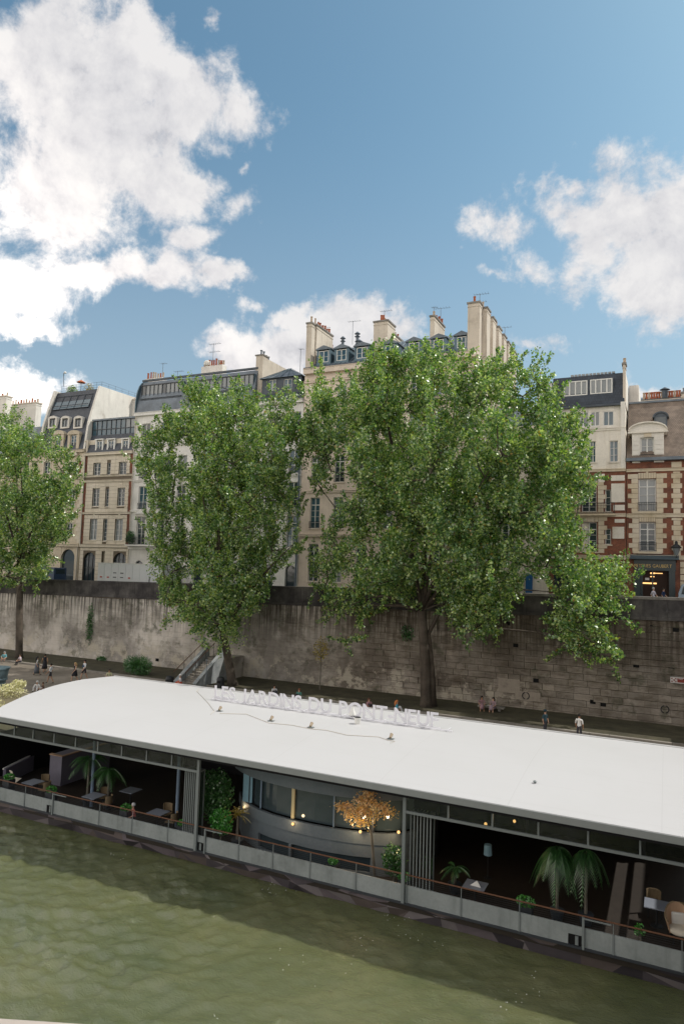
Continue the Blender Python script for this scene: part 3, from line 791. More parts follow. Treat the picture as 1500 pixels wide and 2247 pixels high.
# ---- far left roofs ----------------------------------------------------------
Z0 = thing('white_walled_house', 'house at the far left whose white side walls rise above the tree', 'building', (-90, FY, streetz(-90)))
body(Z0, 'stoneA', -104, -78.3, streetz(-90)-.3, 27.5, depth=15)
lw = [(x, x+1.1, z, z+2.3) for x in (-81, -84.2, -87.4, -90.6, -93.8) for z in (11.4, 15.6, 19.8, 24.)]
wall_with_openings(Z0, M['stoneA'], -104, -78.3, streetz(-90)-.3, 27.5, FY, lw)
for r in lw: window(Z0, r, FY, 2, 3, sill='stoneB')
for z in (14.5, 18.8, 23.2, 27.2): band(Z0, 'stoneA', -104, -78.3, z, z+.2)
for a, b_ in ((-4, 9), (20, 82)):
    p0 = at(a, 872, FY+5); p1 = at(b_, 905, FY+5)
MB().prism_x([(FY, 27.52), (FY+2.4, 31.6), (FY+13, 32.4), (FY+13, 27.52)], -104, -78.6).build('zinc_roof', M['zinc'], Z0)
pa = at(-30, 872, FY+3); pb_ = at(19, 872, FY+3)
chimney(Z0, pa.x, pb_.x, FY+2.6, FY+3.6, 29, at(10, 872, FY+3).z, 'white', 5, 'x')
pa = at(19, 880, FY+6); pb_ = at(84, 895, FY+6)
chimney(Z0, pa.x, pb_.x, FY+5.6, FY+6.6, 29, at(50, 889, FY+6).z, 'white', 11, 'x')

# ---- building C : long white building ---------------------------------------
Cb = thing('long_white_building', 'long white rendered building with a glazed zinc attic behind the middle-left tree', 'building', (-52, FY, streetz(-52)))
cx0, cx1 = -61.1, -36.75; cz = streetz(-52)-.3; cap = 31.6
cw = []
cols = [at(322, 915, FY).x, at(363, 915, FY).x]; sp = cols[1]-cols[0]
xs = [cols[0]+sp*i for i in range(5)]+[-43.6+.0, -40.6, -37.7]
for k, x in enumerate(xs):
    for zi, (za, zb, kd) in enumerate(((28.2, 30.2, 1), (23.2, 25.9, 2), (19.3, 22.2, 2), (14.9, 18.4, 3), (10.2, 12.9, 4))):
        w = .66; cw.append((x-w, x+w, za, zb, kd))
ops = [c_[:4]+((True,) if c_[4] == 4 else ()) for c_ in cw]
wall_with_openings(Cb, M['stoneC'], cx0, cx1, cz, cap, FY, ops)
body(Cb, 'stoneC', cx0, cx1, cz, cap)
for x0, x1, z0, z1, kd in cw:
    if kd == 4:
        MB().add([(x0, FY+.27, z0), (x1, FY+.27, z0), (x1, FY+.27, z1), (x0, FY+.27, z1)], [(0, 1, 2, 3)]).build('arch_glass', M['glass'], Cb); continue
    window(Cb, (x0, x1, z0, z1), FY, 2, {1: 2, 2: 3, 3: 4}[kd], gm=random.choice(['glass', 'glassB', 'glass', 'glassL']), transom=kd == 3, rail=.75 if kd in (1, 2) else False, sill='stoneC', surround='white' if kd == 3 else None)
    if kd == 3:
        xm = (x0+x1)/2; MB().prism_y([(xm-1.05, z1+.32), (xm, z1+.85), (xm+1.05, z1+.32)], FY-.22, FY-.001).build('window_pediment', M['stoneC'], Cb)
    if kd == 2 and z0 > 23:
        for s_ in (-1, 1): MB().box(*sorted(((x0 if s_ < 0 else x1)+s_*.03, (x0 if s_ < 0 else x1)+s_*.6)), FY-.06, FY-.002, z0, z1).build('shutter', M['lead'], Cb) if random.random() < .35 else None
band(Cb, 'stoneC', cx0, cx1, 14.3, 14.6, .2); band(Cb, 'stoneC', cx0, cx1, 18.95, 19.1, .15); band(Cb, 'stoneC', cx0, cx1, 22.8, 22.95, .12); band(Cb, 'stoneC', cx0, cx1, 27.2, 27.4, .2); band(Cb, 'stoneC', cx0, cx1, 31.2, 31.55, .35, name='cornice')
balcony(Cb, cx0+.1, -48, FY, 14.85, .95, .7, 'stoneC')
pipe(Cb, cx0+.12, cz, 31.2); pipe(Cb, -36.95, cz, 27.1, m='pipeD', r=.1)
c1e = -43.55
tz = at(430, 828, FY+1.8).z
rb = MB(); rb.prism_x([(FY-.1, cap+.02), (FY+.05, cap+1.2), (FY+.9, tz-.3), (FY+1.6, tz), (FY+11, tz+.8), (FY+11, cap+.02)], cx0+.05, c1e); rb.build('zinc_attic', M['zinc'], Cb)
for k, (pxa, pxb, pya, pyb) in enumerate([(312, 401, 843, 884), (412, 470, 836, 872), (478, 556, 826, 868)]):
    r = rect(pxa, pya, pxb, pyb, FY+.45); n = max(4, int((r[1]-r[0])/.62)); fr = MB(); fr.box(r[0]-.06, r[1]+.06, FY+.32, FY+.40, r[3], r[3]+.1); fr.box(r[0]-.06, r[1]+.06, FY+.32, FY+.40, r[2]-.1, r[2])
    MB().box(r[0]-.1, r[1]+.1, FY+.44, FY+1.4, r[2]-.1, r[3]+.12).build('attic_window_case', M['zincT'], Cb)
    for i in range(n):
        a = r[0]+(r[1]-r[0])*i/n; b_ = r[0]+(r[1]-r[0])*(i+1)/n
        MB().add([(a+.03, FY+.42, r[2]), (b_-.03, FY+.42+random.uniform(-.02, .015), r[2]), (b_-.03, FY+.42, r[3]), (a+.03, FY+.42, r[3])], [(0, 1, 2, 3)]).build('attic_pane', M['glassL' if (i*7+k) % 5 else 'glass'], Cb)
        fr.box(a-.03, a+.03, FY+.34, FY+.43, r[2], r[3])
    fr.box(r[1]-.03, r[1]+.03, FY+.34, FY+.43, r[2], r[3]); fr.build('attic_glazing_bars', M['frameD'], Cb)
    balcony(Cb, r[0], r[1], FY+.3, r[2]-.1, .8, .12)
MB().box(cx0-.02, c1e, FY+.85, FY+1.1, tz-.12, tz+.12).build('gutter', M['lead'], Cb)
# curved end cheek
chk = MB(); chk.prism_x([(FY-.15, cap+.02)]+[(FY-.15+1.9*(1-math.cos(t)), cap+1.3+(tz+.12-cap-1.3)*math.sin(t)) for t in [i*math.pi/12 for i in range(7)]]+[(FY+6, tz+.15), (FY+6, cap+.02)], cx0-.12, cx0+.03); chk.build('curved_gable', M['zincT'], Cb)
for (pa_, pb2, py, n, hh) in ((322, 360, 832, 7, .9), (446, 492, 805, 9, 1.)):
    a = at(pa_, py, FY+4); b_ = at(pb2, py+6, FY+4)
    chimney(Cb, a.x, b_.x, FY+3.6, FY+4.5, tz-.4, a.z-.1, 'white', n, 'x', cap=False)
# ventilator dome
c = at(455, 797, FY+4); cv = MB(); cv.lathe((c.x, c.y, c.z-1.2), [(.16, 0), (.16, .85), (.45, .9), (.48, 1.1), (.42, 1.25), (.46, 1.3), (.3, 1.5), (.05, 1.56)], 12); cv.build('roof_ventilator', M['white'], Cb)
# stack and lit party wall between attic and pavilion
xw = at(580, 781, FY+1.2).x; zt = at(570, 782, FY+1.2).z
MB().box(at(562, 782, FY+.9).x, xw, FY+.9, FY+2.0, 31.7, zt).build('chimney', M['chim'], Cb)
MB().box(xw-.5, xw-.02, FY+2.0, FY+8.5, 31.7, zt-.15).build('party_wall', M['chim'], Cb)
cc_ = MB(); cc_.box(at(560, 782, FY+.9).x, xw+.08, FY+.82, FY+2.1, zt+.002, zt+.15); cc_.build('chimney_cap', M['wcop'], Cb)
pots(Cb, xw-.6, xw-.1, FY+1., FY+4.5, zt+.14, 4, 'y', ('zinc', 'potc')) if False else None
for i in range(4): MB().lathe((xw-.45, FY+1.2+i*.55, zt+(.14 if i < 2 else -.16)), [(.12, 0), (.1, .5), (.16, .52), (.16, .6)], 8).build('chimney_pot', M['zinc'], Cb)
# corner pavilion
px0 = xw+.25; px1 = cx1-.02; pzt = at(620, 829, FY+.6).z
MB().prism_x([(FY-.05, cap+.02), (FY+.7, cap+1.4), (FY+.7, cap+1.6), (FY+8, cap+1.6), (FY+8, cap+.02)], px0, px1+.0).build('slate_mansard', M['slate'], Cb)
r1 = rect(589, 833, 605, 857, FY+.5); r2 = rect(622, 831, 640, 855, FY+.5)
wall_with_openings(Cb, M['lead'], px0+.05, px1-.6, cap+1.0, pzt, FY+.5, [r1, r2], name='pavilion_wall')
MB().box(px0+.05, px1-.6, FY+.82, FY+5, cap+1.2, pzt).build('pavilion_body', M['lead'], Cb)
window(Cb, r1, FY+.5, 2, 2, gm='glassB', depth=.12); window(Cb, r2, FY+.5, 2, 2, gm='glassB', depth=.12)
ap = MB(); xa, xb = px0-.2, px1-.35; za = pzt; zc = at(618, 813, FY+2).z
ap.add([(xa, FY+.2, za), (xb, FY+.2, za), (xb, FY+5.2, za), (xa, FY+5.2, za), ((xa+xb)/2, FY+2.4, zc+.25)], [(0, 3, 2, 1), (0, 1, 4), (1, 2, 4), (2, 3, 4), (3, 0, 4)])
ap.build('pavilion_roof', M['zinc'], Cb)
sm_ = MB()
for i in range(7):
    x = xa+(xb-xa)*i/6; sm_.tube([(x, FY+.19, za+.02), ((xa+xb)/2+(x-(xa+xb)/2)*.05, FY+2.3, zc+.24)], .03, 4)
sm_.build('roof_seams', M['zincT'], Cb)

# ---- building D : tall rose-beige building ----------------------------------
D = thing('tall_beige_building', 'tallest building, beige walls with zinc roof, six dormers and high chimney stacks', 'building', (-27, FY, streetz(-27)))
dx0, dx1 = -36.7, -16.95; dz = streetz(-27)-.3; de = 34.9
dw = []
c0 = at(690, 1130, FY).x; n = 7; spd = (dx1-.9-c0)/(n-1)
for k in range(n):
    x = c0+spd*k
    for z0, z1 in ((30.8, 32.8), (26.6, 29.2), (22.05, 25.0), (17.0, 20.4), (11.2, 15.3)): dw.append((x-.58, x+.58, z0, z1))
wall_with_openings(D, M['stoneD'], dx0, dx1, dz, de, FY, dw)
body(D, 'stoneD', dx0, dx1, dz, de)
for r in dw: window(D, r, FY, 2, 4 if r[2] > 16 else 5, gm=random.choice(['glass', 'glassL', 'glassB', 'glassL']), sill='stoneD', rail=.75 if 16 < r[2] < 29 else False, transom=16 < r[2] < 26)
for z, o_ in ((16.1, .25), (20.9, .1), (25.6, .1), (29.9, .12), (33.3, .18)): band(D, 'stoneD', dx0, dx1, z, z+.2, o_)
band(D, 'stoneD', dx0, dx1, 34.3, 34.85, .45, name='cornice')
rz = at(1000, 735, FY+4.6).z
rb = MB(); rb.prism_x([(FY-.3, de+.02), (FY+.7, de+.7), (FY+4.6, rz), (FY+12, rz-1.5), (FY+12, de+.02)], dx0+.1, dx1-1.2); rb.build('zinc_roof', M['zinc'], D)
sm_ = MB()
for i in range(30):
    x = dx0+.5+i*.62
    sm_.tube([(x, FY-.28, de+.06), (x, FY+.7, de+.74), (x, FY+4.6, rz+.04)], .025, 4)
sm_.build('roof_seams', M['zincT'], D)
MB().box(dx0, dx1-1.2, FY-.42, FY-.2, de+.003, de+.14).build('gutter', M['lead'], D)
for (pxa, pxb, pya, pyb) in ((700, 721, 770, 795), (739, 760, 767, 791), (783, 806, 762, 786), (846, 866, 757, 779), (897, 919, 752, 776), (951, 973, 745, 769), (1003, 1022, 739, 763)):
    r = rect(pxa, pya, pxb, pyb, FY+.55); mb = MB(); q = .28
    mb.box(r[0]-q, r[0]-.002, FY+.5, FY+4, r[2]-.3, r[3]+.12); mb.box(r[1]+.002, r[1]+q, FY+.5, FY+4, r[2]-.3, r[3]+.12); mb.box(r[0]-.002, r[1]+.002, FY+.5, FY+.7, r[2]-.3, r[2]-.002)
    xm = (r[0]+r[1])/2; w = (r[1]-r[0])/2+q+.12; zt_ = r[3]+.122
    mb2 = MB(); mb2.prism_y([(xm-w, zt_), (xm-w, zt_+.1), (xm, zt_+.5), (xm+w, zt_+.1), (xm+w, zt_)], FY+.35, FY+4.2); mb2.build('dormer_roof', M['zinc'], D)
    mb.build('dormer', M['zincT'], D); window(D, r, FY+.42, 2, 2, gm='glassB', depth=.12)
# chimneys
def top_z(px, py, Y): return at(px, py, Y).z
chimney(D, dx0-.05, dx0+.62, FY+.1, FY+.9, 30.5, top_z(672, 714, FY+.5), npots=1)
chimney(D, dx0+.1, dx0+.75, FY+1.0, FY+5.2, 34, top_z(690, 714, FY+1.), npots=7)
chimney(D, dx0+.1, dx0+.75, FY+5.3, FY+9, 34, top_z(690, 714, FY+1.)-1.6, npots=4)
a = at(819, 740, FY+1.6).x; b_ = at(850, 740, FY+1.6).x
chimney(D, a, b_, FY+1.6, FY+3.8, 35, top_z(835, 706, FY+1.6), npots=5); chimney(D, a+.7, b_-.02, FY+3.85, FY+6.4, 35, top_z(835, 706, FY+1.6)-.9, npots=3)
a = at(943, 715, FY+1.6).x; b_ = at(952.5, 715, FY+1.6).x
chimney(D, a, b_, FY+1.6, FY+5.3, 35, top_z(947, 695, FY+1.6), npots=4)
for px, py, r_ in ((752, 745, .28), (784, 735, .3), (787, 752, .4)):
    c = at(px, py, FY+6); MB().lathe((c.x, c.y, c.z-1.2), [(r_*.6, 0), (r_*.6, .9), (r_*1.2, 1.0), (r_*.6, 1.05), (r_*.6, 1.3), (r_*1.25, 1.34), (r_*.3, 1.6)], 9).build('vent_cowl', M['zinc'], D)
# the great row of stacks on the right-hand party wall
ez = top_z(1038, 667, FY+.4)
MB().box(-17.5, -16.96, FY+.35, FY+17.5, dz, ez-2.2).build('party_wall', M['chim'], D)
chimney(D, at(1026, 700, FY+.3).x, -16.93, FY+.2, FY+1.15, 30, ez, npots=1)
ys = [FY+1.9, FY+4.6, FY+7.4, FY+9.9, FY+12.3, FY+15.2]
for i, y in enumerate(ys): chimney(D, -17.6, -16.45, y-.55, y+.85+(.5 if i > 3 else 0), 24, ez-.25-.08*i, npots=2 if i else 1)

# ---- building H : hidden stone house, between --------------------------------
H = thing('low_stone_house', 'low stone house mostly hidden behind the largest tree, beside the brick house', 'building', (-13.5, FY, streetz(-13)))
hw = [(x-.6, x+.6, z0, z1) for x in (at(1188, 1080, FY).x, at(1188, 1080, FY).x-3.1) for z0, z1 in ((19.6, 22.), (15.2, 18.2), (23.8, 25.8))]
wall_with_openings(H, M['stoneB'], -16.9, -10.0, 9.8, 27, FY, hw); body(H, 'stoneB', -16.9, -10.0, 9.8, 27)
for r in hw: window(H, r, FY, 2, 4, sill='stoneB')
quoins(H, 'stoneG', -10.02, .7, 1.05, 14.8, 26.8, side=-1)
for z in (14.4, 18.9, 22.9): band(H, 'stoneB', -16.9, -10.0, z, z+.2)
MB().prism_x([(FY, 27.02), (FY+3.2, 29.6), (FY+10, 29.6), (FY+10, 27.02)], -16.4, -10.05).build('zinc_roof', M['zinc'], H)

# ---- house Fh : white over brick ---------------------------------------------
Fh = thing('white_over_brick_house', 'house with white upper floors over brick and a dark slate attic with two wide windows', 'building', (-6.6, FY, streetz(-6)))
fx0, fx1 = -9.95, -3.3; fz = streetz(-6)-.3
fw1 = [rect(1276,1067,1308,1123,FY), rect(1327,1074,1340,1123,FY), rect(1275,1146,1309,1211,FY), rect(1327,1160,1340,1195,FY), rect(1226,1067,1252,1123,FY), rect(1226,1146,1252,1205,FY)]
fw2 = [rect(1294,968,1306,1014,FY), rect(1337,967,1355,1013,FY), rect(1236,970,1254,1015,FY)]
shop = (-9.5, -3.9, fz+.4, 13.6)
wall_with_openings(Fh, M['brick'], fx0, fx1, fz, 22.3, FY, fw1+[shop]); body(Fh, 'plasterF', fx0, fx1, fz, 26.18); body(Fh, 'plasterF', fx0, fx1-.1, 26.181, 28.6, Y=FY+.42, depth=12)
wall_with_openings(Fh, M['plasterF'], fx0, fx1, 22.302, 26.2, FY, fw2)
fw3 = [rect(1197,911,1220,938,FY+.4), rect(1240,908,1262,936,FY+.4), rect(1267,904,1291,936,FY+.4), rect(1295.7,903,1315,935,FY+.4), rect(1323,902,1346,934,FY+.4)]
wall_with_openings(Fh, M['white'], fx0, fx1-.1, 26.2, 28.6, FY+.4, fw3)
band(Fh, 'plasterF', fx0, fx1, 26.12, 26.3, .08); 
for r in fw3: window(Fh, r, FY+.3, 2, 1, gm='glassB' if random.random() < .5 else 'glassL', depth=.18)
for i, r in enumerate(fw2): window(Fh, r, FY, 2, 3, fm='frame', gm='glassB', fw=.05, sill='plasterF')
for i, r in enumerate(fw1): window(Fh, r, FY, 1 if i in (1, 3) else 2, 3 if i in (1, 3) else 4, gm='glass', sill='stoneG', transom=i in (0, 2, 4), open_leaf=(i == 2))
band(Fh, 'stoneG', fx0, fx1, 22.3, 22.5, .1); band(Fh, 'stoneG', fx0, fx1, 18.15, 18.4, .12); band(Fh, 'stoneG', fx0, fx1, 14.3, 14.6, .15)
balcony(Fh, at(1231, 1127, FY).x, at(1348, 1127, FY).x, FY, 18.42, 1.0, .55, 'stoneG')
for i in (0, 2, 4, 5):
    r = fw1[i]; quoins(Fh, 'stoneG', r[1]+.12, .5, .75, r[2]-.1, r[3]+.5, side=1, h=.42); quoins(Fh, 'stoneG', r[0]-.12, .4, .6, r[2]-.1, r[3]+.5, side=-1, h=.42)
    for k in range(5): w = (r[1]-r[0]+.2)/5; block('arch_stone', 'stoneG', Fh, r[0]-.1+k*w+.01, r[0]-.1+(k+1)*w-.01, FY-.08, FY-.001, r[3]+.04, r[3]+.55)
for q_ in ((1340.5, 1061, 1370, 1102), (1340, 1043, 1370, 1055), (1345, 1108, 1370, 1120), (1348, 1139, 1370, 1147), (1343, 1156, 1369, 1182), (1312, 1040, 1326, 1058)):
    r = rect(*q_, FY); block('stone_panel', 'plasterF', Fh, r[0], r[1], FY-.06, FY-.001, r[2], r[3])
# slate attic
ft = at(1300, 822, FY+.9).z
MB().prism_x([(FY+.15, 28.62), (FY+.25, 28.8), (FY+1.1, ft), (FY+9, ft+.4), (FY+9, 28.62)], fx0+.1, fx1-.12).build('slate_attic', M['slate'], Fh)
MB().box(fx0, fx1, FY+.0, FY+.35, 28.45, 28.62).build('gutter', M['lead'], Fh)
for q_ in ((1236, 836, 1288, 868), (1294, 831, 1343, 863), (1181, 842, 1217, 872)):
    r = rect(*q_, FY+.5); MB().box(r[0]-.12, r[1]+.12, FY+.62, FY+1.6, r[2]-.1, r[3]+.1).build('dormer_case', M['lead'], Fh)
    window(Fh, r, FY+.4, 4, 1, gm='glassL', fw=.10, bar=.09, depth=.16)
sk = MB(); a = at(1252, 822, FY+2); b_ = at(1350, 815, FY+2)
for i in range(12):
    x = a.x+(b_.x-a.x)*i/12
    MB().box(x+.03, x+(b_.x-a.x)/12-.03, FY+1.6, FY+3.4, ft+.15+.03*i/12, ft+.35).build('roof_light_panel', M['glassL'], Fh)
chimney(Fh, at(1366, 805, FY+.5).x, fx1-.02, FY+.35, FY+1.3, 28.65, top_z(1375, 800, FY+.5), npots=1)
MB().box(fx1-.55, fx1-.02, FY+1.32, FY+5.2, 28.65, top_z(1375, 800, FY+.5)-.6).build('party_wall', M['white'], Fh)
MB().box(fx1-.42, fx1-.02, FY-.10, FY+.34, 22.5, 28.7).build('party_wall_edge', M['white'], Fh)
# dark shopfront
sfm = simple('dark_shop_paint', (.010, .018, .030), .35, .5); M['shop'] = sfm
mb = MB(); mb.box(shop[0], shop[1], FY-.1, FY+.1, shop[3]-.9, shop[3]); 
for x in (shop[0], -7.6, -5.7, shop[1]-.25): mb.box(x, x+.25, FY-.08, FY+.12, shop[2], shop[3]-.902)
mb.build('shopfront', M['shop'], Fh)
MB().box(shop[0], shop[1], FY+.16, FY+.2, shop[2], shop[3]-.9).build('shop_window', M['glass'], Fh)
M['bluedoor'] = simple('blue_door_paint', (.02, .10, .24), .4, .4)
r = rect(1153, 1258, 1168, 1320, FY-.1); MB().box(r[0], r[1], FY-.22, FY-.11, fz, r[3]).build('blue_door', M['bluedoor'], H)

# ---- house Gh : brick with quoins ---------------------------------------------
Gh = thing('brick_corner_house', 'red brick corner house with pale stone quoins and a stationery shop below', 'building', (3, FY, streetz(3)))
gx0, gx1 = -3.25, 9.5; gz = streetz(0)-.3
gw = [rect(1400,1051,1439,1122,FY), rect(1402,1146,1438,1210,FY)]
d_ = 5.4; gw += [(r[0]+d_, r[1]+d_, r[2], r[3]) for r in gw[:2]]
gshop = (at(1392, 1290, FY).x, at(1481, 1290, FY).x, gz+.4, at(1440, 1252, FY).z)
wall_with_openings(Gh, M['brick'], gx0, gx1, gz, 23.1, FY, gw+[gshop]); body(Gh, 'stoneG', gx0, gx1, gz, 23.3, depth=14)
for i, r in enumerate(gw):
    window(Gh, r, FY, 2, 3 if i % 2 == 0 else 4, transom=True, gm='glassL' if i % 2 == 0 else 'glass', rail=.8, fw=.10)
    quoins(Gh, 'stoneG', r[0]-.02, .55, .85, r[2]-.15, r[3]+.55, side=-1, h=.44); quoins(Gh, 'stoneG', r[1]+.02, .55, .85, r[2]-.15, r[3]+.55, side=1, h=.44)
    for k in range(7): w = (r[1]-r[0])/7; block('arch_stone', 'stoneG', Gh, r[0]+k*w+.01, r[0]+(k+1)*w-.01, FY-.09, FY-.001, r[3]+.04, r[3]+.55+(.12 if k == 3 else 0))
    MB().box(r[0]-.5, r[1]+.5, FY-.25, FY-.001, r[2]-.2, r[2]-.02).build('window_ledge', M['stoneG'], Gh)
qx = at(1484.5, 1130, FY).x
for z0, z1 in ((14.75, 18.05), (18.45, 22.15)): quoins(Gh, 'stoneG', qx, .55, .85, z0, z1, h=.44)
band(Gh, 'stoneG', gx0, gx1, 18.1, 18.38, .12); band(Gh, 'stoneG', gx0, gx1, 22.2, 22.4, .1); band(Gh, 'stoneG', gx0, gx1, 14.4, 14.7, .14)
for z in (22.75,): quoins(Gh, 'stoneG', qx, .8, .8, 22.5, 23.0, h=.5)
MB().box(gx0, gx1, FY-.5, FY+.1, 23.15, 23.42).build('cornice_gutter', M['zinc'], Gh)
tzr = at(1450, 881, FY+4.5).z
MB().prism_x([(FY-.35, 23.43), (FY+4.5, tzr), (FY+9.5, 23.43)], gx0+.02, gx1).build('tiled_roof', M['tile'], Gh)
MB().box(gx0+.02, gx1, FY+4.35, FY+4.65, tzr-.06, tzr+.12).build('ridge_capping', M['zinc'], Gh)
# hipped side wing in slate running toward the square
hp = MB(); hx = at(1450, 980, FY).x
hp.add([(hx, FY+.0, 23.45), (8.5, FY-.1, 23.45), (8.5, FY+4.2, tzr-.3), (at(1500, 925, FY+2.5).x, FY+2.4, 26.6)], [(0, 1, 2, 3), (3, 2, 1, 0)])
hp.add([(hx, FY-.06, 23.45), (8.5, FY-.16, 23.45), (8.5, FY+4.1, tzr-.2), (at(1500, 925, FY+2.5).x, FY+2.3, 26.7)], [(0, 1, 2, 3)])
hp.build('slate_valley', M['slate'], Gh)
# stone dormer with segmental pediment
r = rect(1404, 960, 1434, 1012, FY-.1); dl = at(1386, 980, FY-.1).x; dr = at(1456, 980, FY-.1).x; dt = at(1420, 950, FY-.1).z; dm = MB()
dm.box(dl, r[0]-.002, FY-.12, FY+3, 23.0, dt); dm.box(r[1]+.002, dr, FY-.12, FY+3, 23.0, dt); dm.box(r[0]-.002, r[1]+.002, FY-.12, FY+3, r[3]+.02, dt)
dm.build('stone_dormer', M['white'], Gh)
for z in np.arange(23.3, dt-.3, .42):
    for a, b_ in ((dl, r[0]-.06), (r[1]+.06, dr)): block('dormer_stone', 'white', Gh, a+.01, b_-.01, FY-.16, FY-.121, z+.015, min(z+.4, dt-.02))
xm = (dl+dr)/2; w = (dr-dl)/2+.3; pd = MB(); ph = at(1420, 929, FY-.1).z-dt-.12
outer = [(xm+w*math.cos(t), dt+.15+ph*math.sin(t)) for t in [math.pi*(1-i/12) for i in range(13)]]
pd.prism_y([(xm-w, dt+.002)]+outer+[(xm+w, dt+.002)], FY-.12, FY+3.2); pd.build('pediment', M['white'], Gh)
ar = MB()
for i in range(12):
    (xa, za), (xb, zb) = outer[i], outer[i+1]; ar.add([(xa, FY-.36, za), (xb, FY-.36, zb), (xb, FY+3.3, zb), (xa, FY+3.3, za), (xa, FY-.36, za+.12), (xb, FY-.36, zb+.12), (xb, FY+3.3, zb+.12), (xa, FY+3.3, za+.12)], [(0,3,2,1),(4,5,6,7),(0,1,5,4),(1,2,6,5),(2,3,7,6),(3,0,4,7)])
ar.box(xm-w-.05, xm+w+.05, FY-.3, FY-.122, dt+.0, dt+.14); ar.build('pediment_moulding', M['plasterF'], Gh)
MB().box(xm-.3, xm+.3, FY-.2, FY-.122, r[3]+.05, dt-.01).build('keystone', M['stoneG'], Gh)
window(Gh, r, FY-.1, 2, 3, gm='glassL', fw=.1, rail=.6, depth=.25)
# little round-top dormer
r = rect(1438, 916, 1460, 936, FY+2.2); mb = MB(); xm = (r[0]+r[1])/2; w = (r[1]-r[0])/2+.12
mb.prism_y([(xm-w, r[2]-.1), (xm-w, r[3])]+[(xm+w*math.cos(t), r[3]+.4*math.sin(t)) for t in [math.pi*(1-i/8) for i in range(1, 8)]]+[(xm+w, r[3]), (xm+w, r[2]-.1)], FY+2.0, FY+4.6); mb.build('oval_dormer', M['lead'], Gh)
MB().prism_y([(xm-w-.15, r[3]), ]+[(xm+(w+.15)*math.cos(t), r[3]+.52*math.sin(t)) for t in [math.pi*(1-i/8) for i in range(1, 8)]]+[(xm+w+.15, r[3]), (xm+w, r[3])]+[(xm+w*math.cos(t), r[3]+.4*math.sin(t)) for t in [math.pi*i/8 for i in range(1, 8)]]+[(xm-w, r[3])], FY+1.85, FY+4.6).build('dormer_hood', M['lead'], Gh)
MB().box(r[0], r[1], FY+1.95, FY+1.99, r[2], r[3]).build('dormer_glass', M['glass'], Gh)
# shop -------------------------------------------------------------------------
sh0, sh1 = gshop[0]-.05, gshop[1]+.05
M['shopg'] = simple('dark_green_shop_paint', (.010, .026, .030), .35, .5); M['canopy'] = simple('slate_green_canopy', (.06, .085, .10), .6)
zc0 = at(1440, 1228, FY).z; zc1 = at(1440, 1217, FY).z; zs0 = gshop[3]-.02; zs1 = zc0
mb = MB(); mb.prism_x([(FY-.75, zc0), (FY-.75, zc0+.12), (FY-.002, zc1), (FY-.002, zc0)], sh0-.3, sh1+.25); mb.build('shop_canopy', M['canopy'], Gh)
MB().box(sh0, sh1, FY-.18, FY-.002, zs0, zs1-.01).build('shop_fascia', M['shopg'], Gh)
mb = MB()
for x in (sh0, sh1-.55): mb.box(x, x+.5, FY-.15, FY-.002, gz+.3, zs0-.003)
mb.box(sh0+.52, sh0+.7, FY-.02, FY+.2, gz+.3, zs0-.003); mb.box(-1.2, -1.08, FY+.0, FY+.2, gz+.3, zs0-.003); mb.build('shop_pilasters', M['shopg'], Gh)
MB().box(sh0, sh1, FY+.295, FY+.312, gz, zs0).build('shop_back_wall', simple('brown_shop_shelves', (.035, .018, .012), .8), Gh)
em = bpy.data.materials.new('warm_lamp_glow'); em.use_nodes = True; en = em.node_tree; en.nodes.clear(); eo = en.nodes.new('ShaderNodeOutputMaterial'); ee = en.nodes.new('ShaderNodeEmission'); ee.inputs[0].default_value = (1, .55, .2, 1); ee.inputs[1].default_value = 1.1; en.links.new(ee.outputs[0], eo.inputs[0]); M['glow'] = em
for q_ in ((1409, 1278.5, 1440, 1281.5), (1426, 1264.5, 1435, 1266.5), (1426, 1256.5, 1436, 1259.5), (1436, 1257.5, 1453, 1259)):
    r = rect(*q_, FY+.3); MB().box(r[0], r[1], FY+.23, FY+.27, r[2], r[3]).build('shelf_lamp', M['glow'], Gh)
r = rect(1415, 1268, 1424, 1273, FY+.3); MB().box(r[0], r[1], FY+.25, FY+.3, r[2], r[3]).build('price_card', M['frame'], Gh)
blocks_course(Gh, 'stoneG', sh1+.32, gx1, gz+.3, 14.35, [], h=.56, wmin=.9, wmax=1.4, pr=.07, j=.05)
M['gold'] = simple('gilt_letters', (.62, .42, .12), .4, .6, var=.1)


